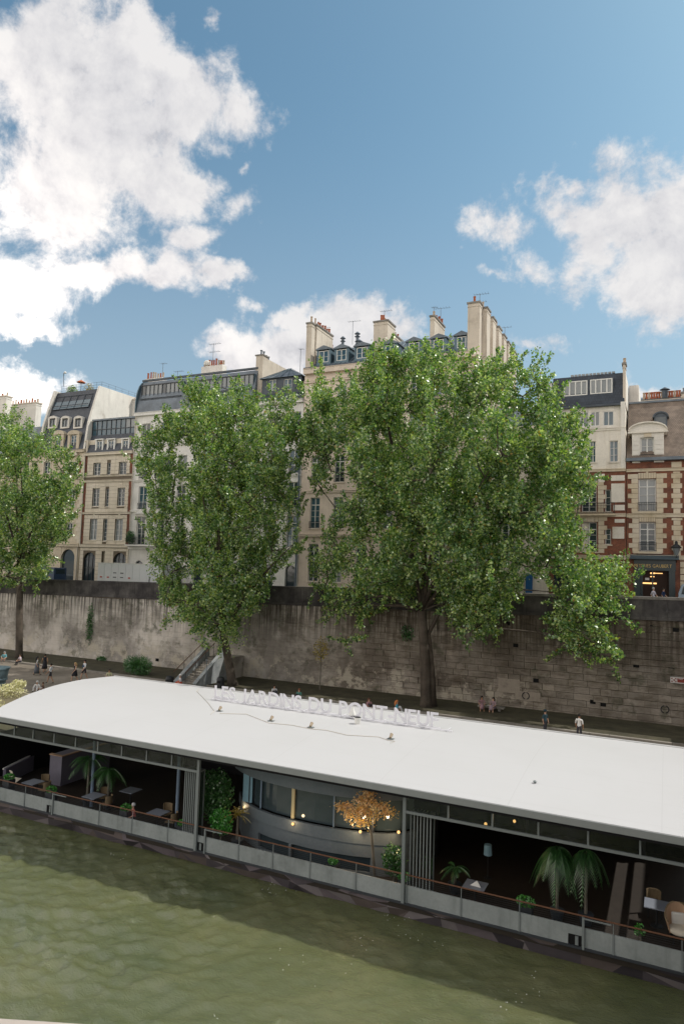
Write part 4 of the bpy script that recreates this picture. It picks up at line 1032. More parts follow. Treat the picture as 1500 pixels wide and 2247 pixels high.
def text_mesh(ch, size=1.0, extr=.03, bold=0.):
    cu_ = bpy.data.curves.new('t', 'FONT'); cu_.body = ch; cu_.size = size; cu_.extrude = extr; cu_.resolution_u = 4; cu_.offset = bold
    o = bpy.data.objects.new('t', cu_); COL.objects.link(o); bpy.context.view_layer.update()
    me = bpy.data.meshes.new_from_object(o.evaluated_get(bpy.context.evaluated_depsgraph_get())); bpy.data.objects.remove(o); bpy.data.curves.remove(cu_)
    return me
def lettering(text, x0, x1, z0, z1, y, mat, parent, name='letter', extr=.03, squash=1.0, gap=.13, bold=0.):
    """one mesh per character, cap height fitted to z0..z1, whole line fitted to x0..x1"""
    cache = {}; items = []; x = 0
    for ch in text:
        if ch == ' ': x += .38; continue
        if ch not in cache: cache[ch] = text_mesh(ch, 1.0, extr, bold)
        me = cache[ch]; xs_ = [v.co.x for v in me.vertices]; items.append((ch, x-min(xs_))); x += max(xs_)-min(xs_)+gap
    Wd = x-gap; hs = [v.co.y for v in cache[next(c for c in text if c in 'EHTNIBL')].vertices]; cap_h = max(hs)-min(hs)
    sx = (x1-x0)/Wd; sz = (z1-z0)/cap_h; off = origin(parent); done = {}
    for ch, xx in items:
        if ch not in done:
            me = cache[ch]
            for v in me.vertices: v.co = Vector((v.co.x*sx, -v.co.z, v.co.y*sz))
            me.materials.clear(); me.materials.append(mat)
            bm = bmesh.new(); bm.from_mesh(me); bmesh.ops.recalc_face_normals(bm, faces=bm.faces); bm.to_mesh(me); bm.free(); done[ch] = me
        o = bpy.data.objects.new(name, done[ch]); COL.objects.link(o); o.parent = parent; o.location = Vector((x0+xx*sx, y, z0))-off
xa = at(1395, 1242, FY-.2).x; xb = at(1473, 1242, FY-.2).x; full = (xb-xa)/.83
sg = thing('shop_sign', 'gilt shop name lettered on the dark fascia of the brick house', 'sign', (xb-full/2, FY-.22, at(1440, 1245, FY-.2).z))
lettering('PAPETERIES GAUBERT', xb-full, xb, at(1440, 1245.5, FY-.2).z, at(1440, 1238.5, FY-.2).z, FY-.215, M['gold'], sg, extr=.02, gap=.09)
# lantern on the wall
c = at(1483, 1196, FY-.7); ln = thing('wall_lantern', 'black iron street lantern bracketed on the brick corner house', 'lantern', (c.x, FY-.1, c.z))
MB().tube([(c.x, FY-.02, c.z-1.5), (c.x, FY-.3, c.z-1.3), (c.x, FY-.7, c.z-1.05), (c.x, FY-.7, c.z-.9)], .035, 6).build('bracket', M['iron'], ln)
lm = MB(); lm.lathe((c.x, FY-.7, c.z-.9), [(.14, 0), (.32, .62)], 6); lm.build('lantern_glass', M['glassL'], ln)
lm = MB(); lm.lathe((c.x, FY-.7, c.z-.27), [(.40, 0), (.42, .06), (.2, .3), (.12, .34), (.12, .55), (.05, .62)], 6); lm.build('lantern_cap', M['iron'], ln)
# distant chimneys at the right
Y2 = FY+22
Ff = thing('far_rooftops', 'row of distant roofs with clay pots showing over the tiled roof', 'building', (4, Y2, 10))
a = at(1402, 866, Y2); b_ = at(1560, 885, Y2)
MB().box(a.x, b_.x+4, Y2, Y2+8, 8, at(1440, 876, Y2).z).build('wall', M['white'], Ff)
c_ = MB(); c_.prism_x([(Y2-.2, at(1440, 876, Y2).z+.01), (Y2+2, at(1440, 872, Y2).z+.6), (Y2+8, at(1440, 876, Y2).z+.01)], a.x-.3, b_.x+4); c_.build('roof', M['zinc'], Ff)
for i in range(15):
    x = at(1412+i*5.6, 866, Y2).x; MB().lathe((x, Y2+.3, at(1440, 874, Y2).z), [(.15, 0), (.12, random.uniform(.4, .8)), (.17, .85)], 7).build('chimney_pot', M[random.choice(['terra', 'terra', 'potc'])], Ff)
x = at(1458, 866, Y2).x; MB().lathe((x, Y2-.3, at(1440, 876, Y2).z), [(.3, 0), (.3, .9), (.6, 1.0), (.1, 1.3)], 9).build('vent_cowl', M['lead'], Ff)
x = at(1493, 850, FY+8).x; chimney(Gh, x, x+1.4, FY+5.2, FY+6.2, 25, at(1493, 868, FY+6).z, 'chim', 3, 'x', mats=('zinc',))
x = at(1397, 850, FY+6).x
MB().box(fx1+.02, fx1+.9, FY+6, FY+12, 24, at(1402, 850, FY+7).z).build('party_wall', M['white'], Fh)


# antennas ------------------------------------------------------------------------
def antenna(px, py_base, py_top, Y, arms, label, size=1.):
    b0 = at(px, py_base, Y); t0 = at(px, py_top, Y); t = thing('television_antenna', label, 'antenna', b0, 'television antennas on the roofs')
    MB().tube([b0-Vector((0, 0, .6)), (b0.x, Y, t0.z)], .028, 5).build('mast', M['zinc'], t)
    for (dz_, l, n_) in arms:
        mb = MB(); z = t0.z-dz_; mb.tube([(b0.x-l*.4, Y, z), (b0.x+l*.6, Y+.3, z+.05)], .018, 4)
        for i in range(n_):
            x = b0.x-l*.4+l*i/(n_-1 if n_ > 1 else 1); mb.tube([(x, Y-.3, z), (x, Y+.3, z)], .012, 4)
        mb.build('aerial', M['zinc'], t)
antenna(466, 812, 754, FY+5, [(.05, 1.6, 7), (1.1, 1.5, 6), (2.2, 1.0, 5)], 'tallest television antenna with three arms, above the glazed attic')
antenna(356, 832, 797, FY+5, [(.05, .8, 4)], 'short antenna beside the left clay pots of the white building')
antenna(389, 830, 814, FY+5, [(.05, 1.3, 5)], 'low wide antenna on the left half of the glazed attic')
antenna(658, 815, 765, FY+2, [(.05, .5, 3)], 'thin single-armed antenna left of the beige building')
antenna(773, 745, 704, FY+7, [(.05, 1.5, 6)], 'antenna on the beige roof between the first two chimney stacks')
antenna(713, 730, 718, FY+4, [(.05, .9, 4)], 'small antenna rising from the leftmost tall stack')
antenna(843, 700, 681, FY+3, [(.05, 1.3, 6)], 'antenna standing on the wide central stack')
antenna(951, 692, 673, FY+3, [(.05, .6, 4)], 'little crossed antenna on the slim stack')
antenna(966, 712, 675, FY+4, [(.05, 1.6, 6)], 'long-armed antenna just right of the slim stack')
antenna(1052, 665, 644, FY+3, [(.05, 1.5, 6), (.9, 1.1, 5)], 'double antenna on the highest row of stacks')
antenna(1107, 728, 717, FY+12, [(.05, 1.2, 4)], 'small antenna at the far end of the row of stacks')


# ------------------------------------------------------------------ things on the street
M['cabw'] = simple('white_cabin_panel', (.66, .67, .67), .5, .4, var=.07, scale=1.2)
Yc = 60.5; r = rect(214, 1238, 356, 1290, Yc)
zb = streetz(r[0]); zt = at(285, 1238, Yc).z
cbn = thing('site_cabin', 'long white panelled site cabin parked along the parapet', 'cabin', ((r[0]+r[1])/2, Yc, zb))
MB().box(r[0], r[1], Yc, Yc+2.4, zb+.35, zt).build('cabin_shell', M['cabw'], cbn)
MB().box(r[0]-.04, r[1]+.04, Yc-.05, Yc+2.45, zt+.002, zt+.08).build('cabin_roof', M['frame'], cbn)
n = 9
M['redp'] = simple('red_latch', (.45, .07, .04), .5)
for i in range(n):
    a = r[0]+(r[1]-r[0])*i/n; b_ = r[0]+(r[1]-r[0])*(i+1)/n
    p_ = MB().box(a+.03, b_-.03, Yc-.03, Yc-.002, zb+.4, zt-.08).build('cabin_panel', M['cabw'], cbn)
    if i in (0, 1, 4): MB().box((a+b_)/2-.10, (a+b_)/2+.2, Yc-.07, Yc-.031, zb+1.35, zb+1.5).build('red_latch', M['redp'], cbn)
    if i in (2, 3):
        for q in range(3): MB().box(a+.3, b_-.3, Yc-.05, Yc-.031, zb+.9+q*.5, zb+1.0+q*.5).build('vent_slot', M['frameD'], cbn)
    if i == 7: MB().box(a+.3, a+.4, Yc-.07, Yc-.031, zb+1.0, zb+1.5).build('door_handle', M['iron'], cbn)
for x in (r[0]+.8, r[1]-.8): MB().tube([(x, Yc+.1, zb+.35), (x, Yc+.5, zb+.35)], .35, 12).build('wheel', M['iron'], cbn)
# dark blue van (far left, half hidden)
M['vanb'] = simple('dark_blue_paint', (.02, .05, .11), .3, .6); M['tyre'] = simple('tyre_rubber', (.02, .02, .02), .9)
Yv = 60.8; r = rect(82, 1244, 118, 1290, Yv); zb = streetz(r[0]); zt = at(100, 1245, Yv).z
van = thing('parked_van', 'dark blue parked van half hidden by the leftmost tree', 'van', ((r[0]+r[1])/2, Yv, zb))
L = r[1]-4.6; z1 = zt
mb = MB(); mb.prism_y([(L, zb+.35), (r[1], zb+.35), (r[1], z1-.1), (r[1]-.1, z1), (L+1.2, z1), (L+.75, z1-.75), (L+.1, z1-1.0)], Yv, Yv+1.9); mb.build('van_body', M['vanb'], van)
MB().prism_y([(L+.85, z1-.72), (L+1.25, z1-.12), (L+2.2, z1-.12), (L+2.2, z1-.72)], Yv-.012, Yv-.002).build('side_window', M['glass'], van)
MB().box(r[1]+.002, r[1]+.012, Yv+.25, Yv+1.65, z1-.75, z1-.2).build('rear_window', M['glass'], van)
for x in (L+.9, r[1]-.9): MB().tube([(x, Yv-.03, zb+.34), (x, Yv+.2, zb+.34)], .34, 14).build('wheel', M['tyre'], van)


# ------------------------------------------------------------------ foliage
def leaf_mat(name, c0, c1, c2, trans=.38, autumn=0.):
    m = bpy.data.materials.new(name); m.use_nodes = True; nt = m.node_tree; nt.nodes.clear(); g = G(nt)
    out = g.n('ShaderNodeOutputMaterial'); geo = g.n('ShaderNodeNewGeometry'); ri = geo.outputs['Random Per Island']
    n = g.noise(geo.outputs['Position'], .45, 3, .6)
    c = g.ramp(g.m('ADD', g.m('MULTIPLY', n, .42), g.m('MULTIPLY', ri, .58)), [(.22, c0), (.48, c1), (.74, c2)])
    if autumn: c = g.mix(g.m('GREATER_THAN', ri, 1-autumn), c, (.30, .20, .03, 1))
    d = g.n('ShaderNodeBsdfDiffuse'); g.put(d.inputs[0], c)
    t = g.n('ShaderNodeBsdfTranslucent'); g.put(t.inputs[0], g.mix(1.0, c, (1.25, 1.5, .5, 1), 'MULTIPLY'))
    mx = g.n('ShaderNodeMixShader'); mx.inputs[0].default_value = trans; nt.links.new(d.outputs[0], mx.inputs[1]); nt.links.new(t.outputs[0], mx.inputs[2])
    gl = g.n('ShaderNodeBsdfGlossy'); gl.inputs['Roughness'].default_value = .36; gl.inputs['Color'].default_value = (.9, .95, .85, 1)
    m2 = g.n('ShaderNodeMixShader'); m2.inputs[0].default_value = .09; nt.links.new(mx.outputs[0], m2.inputs[1]); nt.links.new(gl.outputs[0], m2.inputs[2])
    nt.links.new(m2.outputs[0], out.inputs[0])
    return m
M['leaf'] = leaf_mat('poplar_leaves', (.038, .108, .032), (.130, .245, .066), (.42, .49, .16), .40, .02)
M['leafd'] = leaf_mat('dark_shrub_leaves', (.022, .075, .025), (.04, .13, .035), (.07, .19, .05), .3)
M['leafo'] = leaf_mat('orange_maple_leaves', (.60, .30, .13), (.78, .46, .24), (.85, .62, .38), .35)
M['leafy'] = leaf_mat('yellowing_leaves', (.20, .15, .03), (.34, .24, .04), (.42, .32, .07), .3)
M['leafc'] = leaf_mat('cream_blossom', (.52, .47, .28), (.66, .60, .38), (.75, .70, .50), .2)
M['leafg'] = leaf_mat('bright_box_leaves', (.03, .16, .02), (.05, .26, .03), (.09, .34, .05), .3)
M['bark'] = stone('dark_bark', (.062, .050, .038), (.030, .025, .020), (.11, .09, .07), .5, 1.5)
M['twig'] = stone('grey_twig_bark', (.13, .115, .09), (.06, .05, .04), (.22, .20, .165), .2, 1.5)


def leaf_mesh(name, P, size, mat, parent, up=.35, asp=.75, kind='stuff', dirs=None):
    """P (N,3) leaf positions -> one mesh of small folded leaves"""
    N = len(P); off = np.array(origin(parent)) if parent is not None else np.zeros(3)
    d = rng.normal(size=(N, 3)); 
    if dirs is not None: d = dirs+d*.35
    d /= np.linalg.norm(d, axis=1)[:, None]
    nrm = rng.normal(size=(N, 3)); nrm[:, 2] += up*2; s = np.cross(d, nrm); s /= np.linalg.norm(s, axis=1)[:, None]+1e-9
    fold = np.cross(s, d)
    L = (size*(.65+.7*rng.random(N)))[:, None]; Wd = L*asp*.5
    v = np.empty((N, 4, 3)); base = P-off
    v[:, 0] = base-d*L*.5; v[:, 1] = base+s*Wd+fold*L*.12; v[:, 2] = base+d*L*.5; v[:, 3] = base-s*Wd+fold*L*.12
    me = bpy.data.meshes.new(name); me.vertices.add(N*4); me.vertices.foreach_set('co', v.reshape(-1).astype(np.float32))
    me.loops.add(N*4); me.loops.foreach_set('vertex_index', np.arange(N*4, dtype=np.int32))
    me.polygons.add(N); me.polygons.foreach_set('loop_start', np.arange(0, N*4, 4, dtype=np.int32)); me.polygons.foreach_set('loop_total', np.full(N, 4, dtype=np.int32))
    me.update(calc_edges=True); me.validate(); me.materials.append(mat)
    o = bpy.data.objects.new(name, me); COL.objects.link(o)
    if parent is not None: o.parent = parent
    if kind: o['kind'] = kind
    return o


def inpoly(x, y, P):
    c = False; n = len(P); j = n-1
    for i in range(n):
        xi, yi = P[i]; xj, yj = P[j]
        if (yi > y) != (yj > y) and x < (xj-xi)*(y-yi)/(yj-yi)+xi: c = not c
        j = i
    return c
def edged(x, y, P):
    best = 1e9
    for i in range(len(P)):
        x0, y0 = P[i]; x1, y1 = P[(i+1) % len(P)]; dx, dy = x1-x0, y1-y0
        t = max(0, min(1, ((x-x0)*dx+(y-y0)*dy)/(dx*dx+dy*dy+1e-9))); best = min(best, math.hypot(x-x0-t*dx, y-y0-t*dy))
    return best


def tree(label, base, fork, polys, Y, depth, n, per, trunk_r, lean_pts=None, twin=False, lsize=.205, hole=.0, extra_fork=None, seed=0):
    rnd = random.Random(seed)
    t = thing('poplar_tree', label, 'tree', base, 'large trees on the lower quay')
    tb = MB(); forkp = Vector(fork)
    pts = [Vector(base)-Vector((0, 0, .3))]+[Vector(p) for p in (lean_pts or [])]+[forkp]
    rr = [trunk_r*1.35]+[trunk_r*(1-.25*i/len(pts)) for i in range(1, len(pts))]
    fl = [pts[0], pts[0]+(pts[1]-pts[0]).normalized()*.8]+pts[1:]; tb.tube(fl, [trunk_r*1.5, trunk_r*1.02]+rr[1:], 10)
    cent = []; tries = 0; nb = int(n/7.6); boughs = []
    X0 = min(p[0] for P in polys for p in P); X1 = max(p[0] for P in polys for p in P); Y0 = min(p[1] for P in polys for p in P); Y1 = max(p[1] for P in polys for p in P)
    while len(boughs) < nb and tries < nb*80:
        tries += 1; x = rnd.uniform(X0, X1); y = rnd.uniform(Y0, Y1); hit = [P for P in polys if inpoly(x, y, P)]
        if not hit: continue
        e = edged(x, y, hit[0])
        if e < 7: continue
        yo = rnd.uniform(-1, 1)*depth*min(1, .2+e/140); p = at(x, y, Y+yo); mpp = (p-Vector((0, 0, EYE))).length/F
        r = min(rnd.uniform(.9, 1.75), mpp*e*1.05+.30)
        if any((p-q).length < (r+rq)*.36 for q, rq, _ in boughs): continue
        boughs.append((p, r, e))
    tot = sum(r*r for _, r, _ in boughs)
    for bp, br_, e in boughs:
        for _ in range(max(4, int(n*br_*br_/tot))):
            v = Vector([rnd.gauss(0, 1) for _ in range(3)]).normalized(); v.z = v.z*.95+.1
            cent.append((bp+v*br_*rnd.choice((rnd.uniform(.3, 1.), rnd.uniform(.3, 1.), rnd.uniform(.9, 1.45))), bp, e if e < 26 else (24 if rnd.random() < .38 else 60)))
    P = []; D_ = []; limbs = [forkp]
    # main limbs
    main = []
    for i in range(9):
        c = rnd.choice(boughs)[0]; mid = forkp.lerp(c, .5)+Vector((rnd.uniform(-.6, .6), rnd.uniform(-.6, .6), rnd.uniform(.2, 1.2))); main.append((forkp.lerp(c, .0), mid, c))
        tb.tube([forkp, forkp.lerp(mid, .5)+Vector((rnd.uniform(-.2, .2), 0, .2)), mid, mid.lerp(c, .5)+Vector((0, rnd.uniform(-.2, .2), .15)), c], [trunk_r*.45, trunk_r*.36, trunk_r*.26, trunk_r*.15, .03], 6)
    bb = MB()
    nodes = [m for a, m, c in main]+[a.lerp(m, .5) for a, m, c in main]+[m.lerp(c, .5) for a, m, c in main]+[forkp]
    for bp, br_, e in sorted(boughs, key=lambda b: (b[0]-forkp).length):
        q = min(nodes, key=lambda a: (a-bp).length*(1.0 if a.z < bp.z+.4 else 1.8)+.10*(a-forkp).length)
        m1 = q.lerp(bp, .5)+Vector((rnd.uniform(-.25, .25), rnd.uniform(-.25, .25), rnd.uniform(-.35, .1))); L = (bp-q).length
        tb.tube([q, m1, bp], [.035+.012*L, .03+.006*L, .022], 5, caps=False); nodes.append(bp); nodes.append(m1)
    for p, bpc, e in cent:
        q = bpc; dr = (p-q)
        L = dr.length
        out = dr.normalized() if L > .1 else Vector((0, 0, 1))
        dirn = (out*.55+Vector((0, 0, 1))*(.75 if p.z > forkp.z+2 else -.1)+Vector([rnd.uniform(-.4, .4) for _ in range(3)])).normalized()
        if rnd.random() < .6:
            bb.tube([q, q.lerp(p, .55)+Vector((rnd.uniform(-.12, .12), rnd.uniform(-.12, .12), .06)), p, p+dirn*.6], [.024, .019, .012, .005], 3, caps=False)
        ln_ = .75+.55*rnd.random(); k = int(per*(.7+.6*rnd.random()))
        edge = e < 26
        if edge: ln_ = .9+.7*rnd.random(); k = int(k*.72)
        tt = rng.random(k); w = (.15 if edge else .27)*(1-.45*tt)
        pos_ = np.array(p)+np.outer((tt-.35)*ln_*1.5, np.array(dirn))+rng.normal(size=(k, 3))*w[:, None]
        P.append(pos_)
    tb.build('trunk', M['bark'], t, smooth=True)
    tag(bb.build('branches', M['twig'], t), kind='stuff')
    leaf_mesh('crown', np.concatenate(P), lsize, M['leaf'], t)
    return t


T1b = atz(42, 1444, QZ+.1); T2b = atz(512, 1504, QZ+.1); T3b = atz(935, 1550, QZ+.1)
poly1 = [(-60,950),(-20,905),(30,898),(75,925),(120,935),(150,965),(160,1020),(178,1090),(180,1140),(150,1180),(140,1230),(100,1250),(118,1285),(70,1300),(50,1325),(25,1290),(-60,1285)]
tree('tree at the far left with a straight dark trunk in front of the wall', T1b, at(44, 1250, T1b.y), [poly1], T1b.y, 4.6, 760, 105, .36, seed=1)
poly2 = [(440,838),(480,832),(520,845),(545,870),(585,860),(610,880),(632,868),(652,900),(672,940),(668,1010),(645,1060),(660,1110),(655,1160),(650,1205),(622,1240),(612,1285),(575,1310),(560,1345),(530,1370),(520,1405),(500,1432),(465,1405),(420,1375),(365,1365),(338,1325),(345,1265),(330,1210),(300,1150),(330,1120),(318,1070),(292,1020),(300,960),(330,920),(385,905),(395,870)]
tree('tree with a leaning trunk beside the stairs, in front of the long white building', T2b, at(490, 1390, T2b.y), [poly2], T2b.y, 5.6, 1330, 110, .40, lean_pts=[at(500, 1445, T2b.y)], seed=2)
poly3 = [(672,860),(700,800),(735,830),(765,845),(790,800),(830,770),(880,758),(925,770),(965,765),(1000,752),(1035,775),(1075,790),(1130,790),(1170,800),(1215,850),(1235,905),(1280,885),(1290,935),(1285,980),(1305,1040),(1300,1090),(1265,1120),(1285,1180),(1270,1215),(1225,1235),(1160,1270),(1125,1330),(1110,1385),(1075,1430),(1020,1390),(960,1330),(880,1320),(820,1330),(800,1370),(770,1425),(735,1370),(700,1320),(690,1270),(665,1240),(700,1190),(740,1130),(700,1090),(665,1040),(640,985),(655,930)]
poly3b = [(1200,1250),(1240,1210),(1300,1235),(1340,1170),(1362,1165),(1385,1180),(1378,1240),(1395,1290),(1370,1340),(1345,1380),(1330,1420),(1352,1475),(1290,1462),(1240,1440),(1225,1400),(1230,1340),(1195,1300)]
tree('largest tree, wide crown before the beige building and one low drooping bough at right', T3b, at(925, 1340, T3b.y), [poly3, poly3b], T3b.y, 6.5, 2350, 110, .42, lean_pts=[at(932, 1450, T3b.y)], seed=3)
# second stem of the large tree
t2 = MB(); bb = T3b; t2.tube([bb+Vector((.5, .2, -.3)), at(948, 1470, T3b.y+.3), at(940, 1390, T3b.y+.3), at(990, 1290, T3b.y)], [.32, .2, .17, .12], 8)
big = [o for o in COL.objects if o.get('label', '').startswith('largest tree')][0]
off = Vector(big.location); t2.build('trunk', M['bark'], big, smooth=True)
# sucker leaves at the foot of crown 2
P = np.array(at(505, 1385, T2b.y-1.2))+rng.normal(size=(900, 3))*np.array([.65, .5, .75])
leaf_mesh('trunk_shoots', P, .16, M['leaf'], [o for o in COL.objects if o.get('label', '').startswith('tree with a leaning')][0])


def shrub(name, label, cat, c, r, n, mat, size=.1, stem=None, group=None, spiky=False):
    t = thing(name, label, cat, (c[0], c[1], c[2]-(stem or 0)), group)
    P = rng.normal(size=(n, 3)); P /= np.linalg.norm(P, axis=1)[:, None]; rad = rng.random(n)**.4
    lob = np.array([1+.25*mnoise.noise(Vector(tuple(p*2.2+c[0]))) for p in P])
    P = P*(rad*lob)[:, None]*np.array(r)+np.array(c)
    dirs = None
    if spiky: dirs = (P-np.array(c)); dirs /= np.linalg.norm(dirs, axis=1)[:, None]+1e-6
    leaf_mesh('foliage', P, size, M[mat], t, asp=.12 if spiky else .7, dirs=dirs)
    if stem:
        MB().tube([(c[0], c[1], c[2]-stem), (c[0]+.03, c[1], c[2]-stem*.4), (c[0], c[1], c[2]+r[2]*.4)], [.05, .04, .02], 6).build('stem', M['twig'], t)
        sb2 = MB()
        for i in range(7):
            a = rng.random()*6.28; sb2.tube([(c[0], c[1], c[2]-stem*.25), (c[0]+r[0]*.6*math.cos(a), c[1]+r[1]*.6*math.sin(a), c[2]+r[2]*rng.uniform(-.3, .6))], [.025, .008], 4)
        sb2.build('branches', M['twig'], t)
    return t


c = at(704, 1425, 53.5); shrub('young_tree', 'thin sapling with yellowing leaves standing against the wall', 'tree', (c.x, 53.5, c.z), (.75, .7, 1.1), 330, 'leafy', .15, stem=c.z-QZ-.1)
c = atz(315, 1480, QZ); shrub('wild_bush', 'untidy grassy bush at the wall foot left of the stairs', 'bush', (c.x, 50.6, QZ+.9), (1.7, .8, .95), 2800, 'leafd', .35, spiky=True)
shrub('ivy_growth', 'green ivy creeping up the wall above the bush', 'ivy', tuple(at(197, 1370, WY-.12)), (.55, .08, 2.2), 700, 'leafd', .14)
shrub('ivy_patch', 'small ivy tuft on the dark wall below the parapet right of the sapling', 'ivy', tuple(at(893, 1390, WY-.12)), (.7, .1, .7), 350, 'leafd', .13)
shrub('weed_clump', 'dark weeds growing beside the arched hole at the wall foot', 'weeds', tuple(at(222, 1448, WY-.2)), (.7, .25, .4), 350, 'leafd', .14)
c = at(158, 846, FY+3.5); shrub('terrace_plant', 'straggly green plants on the roof terrace', 'plant', (c.x, c.y, top+.6), (1.0, .5, .75), 500, 'leaf', .17)
c = at(195, 845, FY+3.5); shrub('terrace_shrub', 'taller bare-tipped shrub beside the parasol on the terrace', 'plant', (c.x, c.y, top+.5), (.9, .5, .9), 300, 'leafy', .16)
c = at(283, 1180, FY-.5); shrub('balcony_plant', 'dark bushy plant on the balcony beside the narrow stone house', 'plant', (c.x+.1, FY-.42, c.z), (.75, .35, .9), 700, 'leafd', .16)


# === PART2 ===

# ------------------------------------------------------------------ staircase and quay furniture
M['cheek'] = stone('grey_blue_stair_stone', (.25, .27, .275), (.12, .13, .135), (.38, .40, .40), .4, 1.2)
M['wood'] = simple('varnished_wood', (.13, .062, .035), .5, .4, var=.3, scale=8)
sx0 = atz(405, 1500, QZ).x; sy0 = 48.3
sc = thing('stone_staircase', 'stone stairs between two pale sloping side walls climbing to the wall', 'stairs', (sx0+1, sy0, QZ))
ns_ = 12
for i in range(ns_):
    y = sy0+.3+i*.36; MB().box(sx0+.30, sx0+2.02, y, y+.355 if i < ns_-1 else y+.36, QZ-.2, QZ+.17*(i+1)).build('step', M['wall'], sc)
for x in (sx0, sx0+2.05):
    MB().prism_x([(sy0, QZ-.1), (sy0, QZ+.35), (sy0+4.3, QZ+2.95), (sy0+4.6, QZ+2.95), (sy0+4.6, QZ-.1)], x, x+.28).build('side_wall', M['cheek'], sc)
    MB().prism_x([(sy0-.05, QZ+.352), (sy0-.05, QZ+.42), (sy0+4.27, QZ+3.03), (sy0+4.65, QZ+3.03), (sy0+4.65, QZ+2.952), (sy0+4.3, QZ+2.952)], x-.05, x+.33).build('side_coping', M['cheek'], sc)
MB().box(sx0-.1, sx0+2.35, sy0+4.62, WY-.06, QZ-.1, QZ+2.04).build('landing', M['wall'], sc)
for x in (sx0-.25, sx0+1.0):
    MB().tube([(x, sy0+.2, QZ+1.15), (x, sy0+4.3, QZ+3.35)], .035, 6).build('handrail', M['wood'], sc)
    mb = MB(); 
    for q in (.25, 1.6, 3., 4.2): mb.tube([(x, sy0+q, QZ+.1), (x, sy0+q, QZ+1.13+q*.535)], .02, 5)
    mb.build('rail_posts', M['iron'], sc)
c = atz(477, 1506, QZ); st_ = thing('slim_post', 'slim pale metal post standing beside the stairs', 'post', (c.x, 48.6, QZ)); MB().lathe((c.x, 48.6, QZ), [(.05, 0), (.035, .1), (.03, 2.3), (.06, 2.35), (.06, 2.5), (.01, 2.55)], 8).build('shaft', M['zinc'], st_)


def bin_(px, py, label, r_=.33, h=1.05):
    c = atz(px, py, QZ); t = thing('litter_bin', label, 'bin', c)
    MB().lathe(c, [(r_*.85, 0), (r_, .1), (r_, h*.8), (r_*1.06, h*.82), (r_*.9, h), (r_*.3, h*1.08)], 12).build('bin_body', M['iron'], t)
    MB().box(c.x-r_*.5, c.x+r_*.5, c.y-r_*1.03, c.y-r_*.8, c.z+h*.62, c.z+h*.76).build('bin_opening', M['dark'], t)
bin_(483, 1515, 'black litter bin beside the slim post at the stair foot')
bin_(371, 1513, 'black litter bin left of the seated person in a white cap')

# red-brown panel on the wall
a = at(1470, 1485, WY-.12); b_ = at(1545, 1502, WY-.12); z0, z1 = at(1485, 1499.5, WY-.12).z, at(1485, 1486.5, WY-.12).z
M['redsign'] = simple('red_brown_sign_paint', (.22, .035, .025), .5, .4, var=.08); M['signw'] = simple('off_white_sign_paint', (.62, .60, .57), .5, .4, var=.05)
ws = thing('wall_sign', 'red-brown sign with a white diamond arrow fixed to the embankment wall at the right edge', 'sign', (a.x, WY-.12, z0))
MB().box(a.x, b_.x, WY-.13, WY-.09, z0, z1).build('sign_board', M['signw'], ws)
h = z1-z0; MB().box(a.x+.06, a.x+h-.02, WY-.14, WY-.131, z0+.06, z1-.06).build('arrow_field', M['redsign'], ws)
MB().box(a.x+h+.03, b_.x-.06, WY-.14, WY-.131, z0+.06, z1-.06).build('text_field', M['redsign'], ws)
xm, zm = a.x+h/2+.02, (z0+z1)/2
MB().prism_y([(xm-.2, zm), (xm, zm+.17), (xm+.2, zm), (xm, zm-.17)], WY-.15, WY-.141).build('diamond', M['signw'], ws)
MB().prism_y([(xm-.09, zm-.03), (xm+.02, zm-.03), (xm+.02, zm-.08), (xm+.11, zm), (xm+.02, zm+.08), (xm+.02, zm+.03), (xm-.09, zm+.03)], WY-.16, WY-.151).build('arrow', M['redsign'], ws)
lettering('No original', a.x+h+.12, a.x+h+1.15, zm+.06, zm+.17, WY-.142, M['signw'], ws, extr=.01)

# blue-grey drum at the far left
M['drum'] = zinc_mat('blue_grey_painted_steel', (.12, .175, .20))
c = at(-14, 1532, 37.2); zt = at(0, 1467, 37.2).z
dr_ = thing('steel_drum', 'tall blue-grey steel drum with a flared rim at the left edge', 'drum', (c.x, 37.2, QZ))
MB().lathe((c.x, 37.2, 0), [(.85, QZ), (.85, QZ+.1), (.78, QZ+.15), (.78, zt-.95), (.90, zt-.9), (.90, zt-.8), (.86, zt-.75), (.98, zt-.06), (1.05, zt-.05), (1.05, zt+.03), (.9, zt+.03)], 24).build('drum_shell', M['drum'], dr_, smooth=False)
MB().lathe((c.x, 37.2, zt+.0), [(.9, 0), (.88, .02)], 24).build('drum_lid', M['lead'], dr_)
shrub('blossom_bush', 'cream blossoming bush at the left end of the white boat roof', 'bush', tuple(at(22, 1517, 35.0)), (1.5, .7, .5), 1600, 'leafc', .12)
shrub('blossom_branch', 'small cream blossoming branch touching the left roof corner', 'bush', tuple(at(-12, 1548, 31)), (.7, .6, .35), 500, 'leafc', .11)
shrub('blossom_spray', 'cream blossom spray reaching right above the boat roof end', 'bush', tuple(at(42, 1500, 35.4)), (.75, .4, .28), 500, 'leafc', .11)


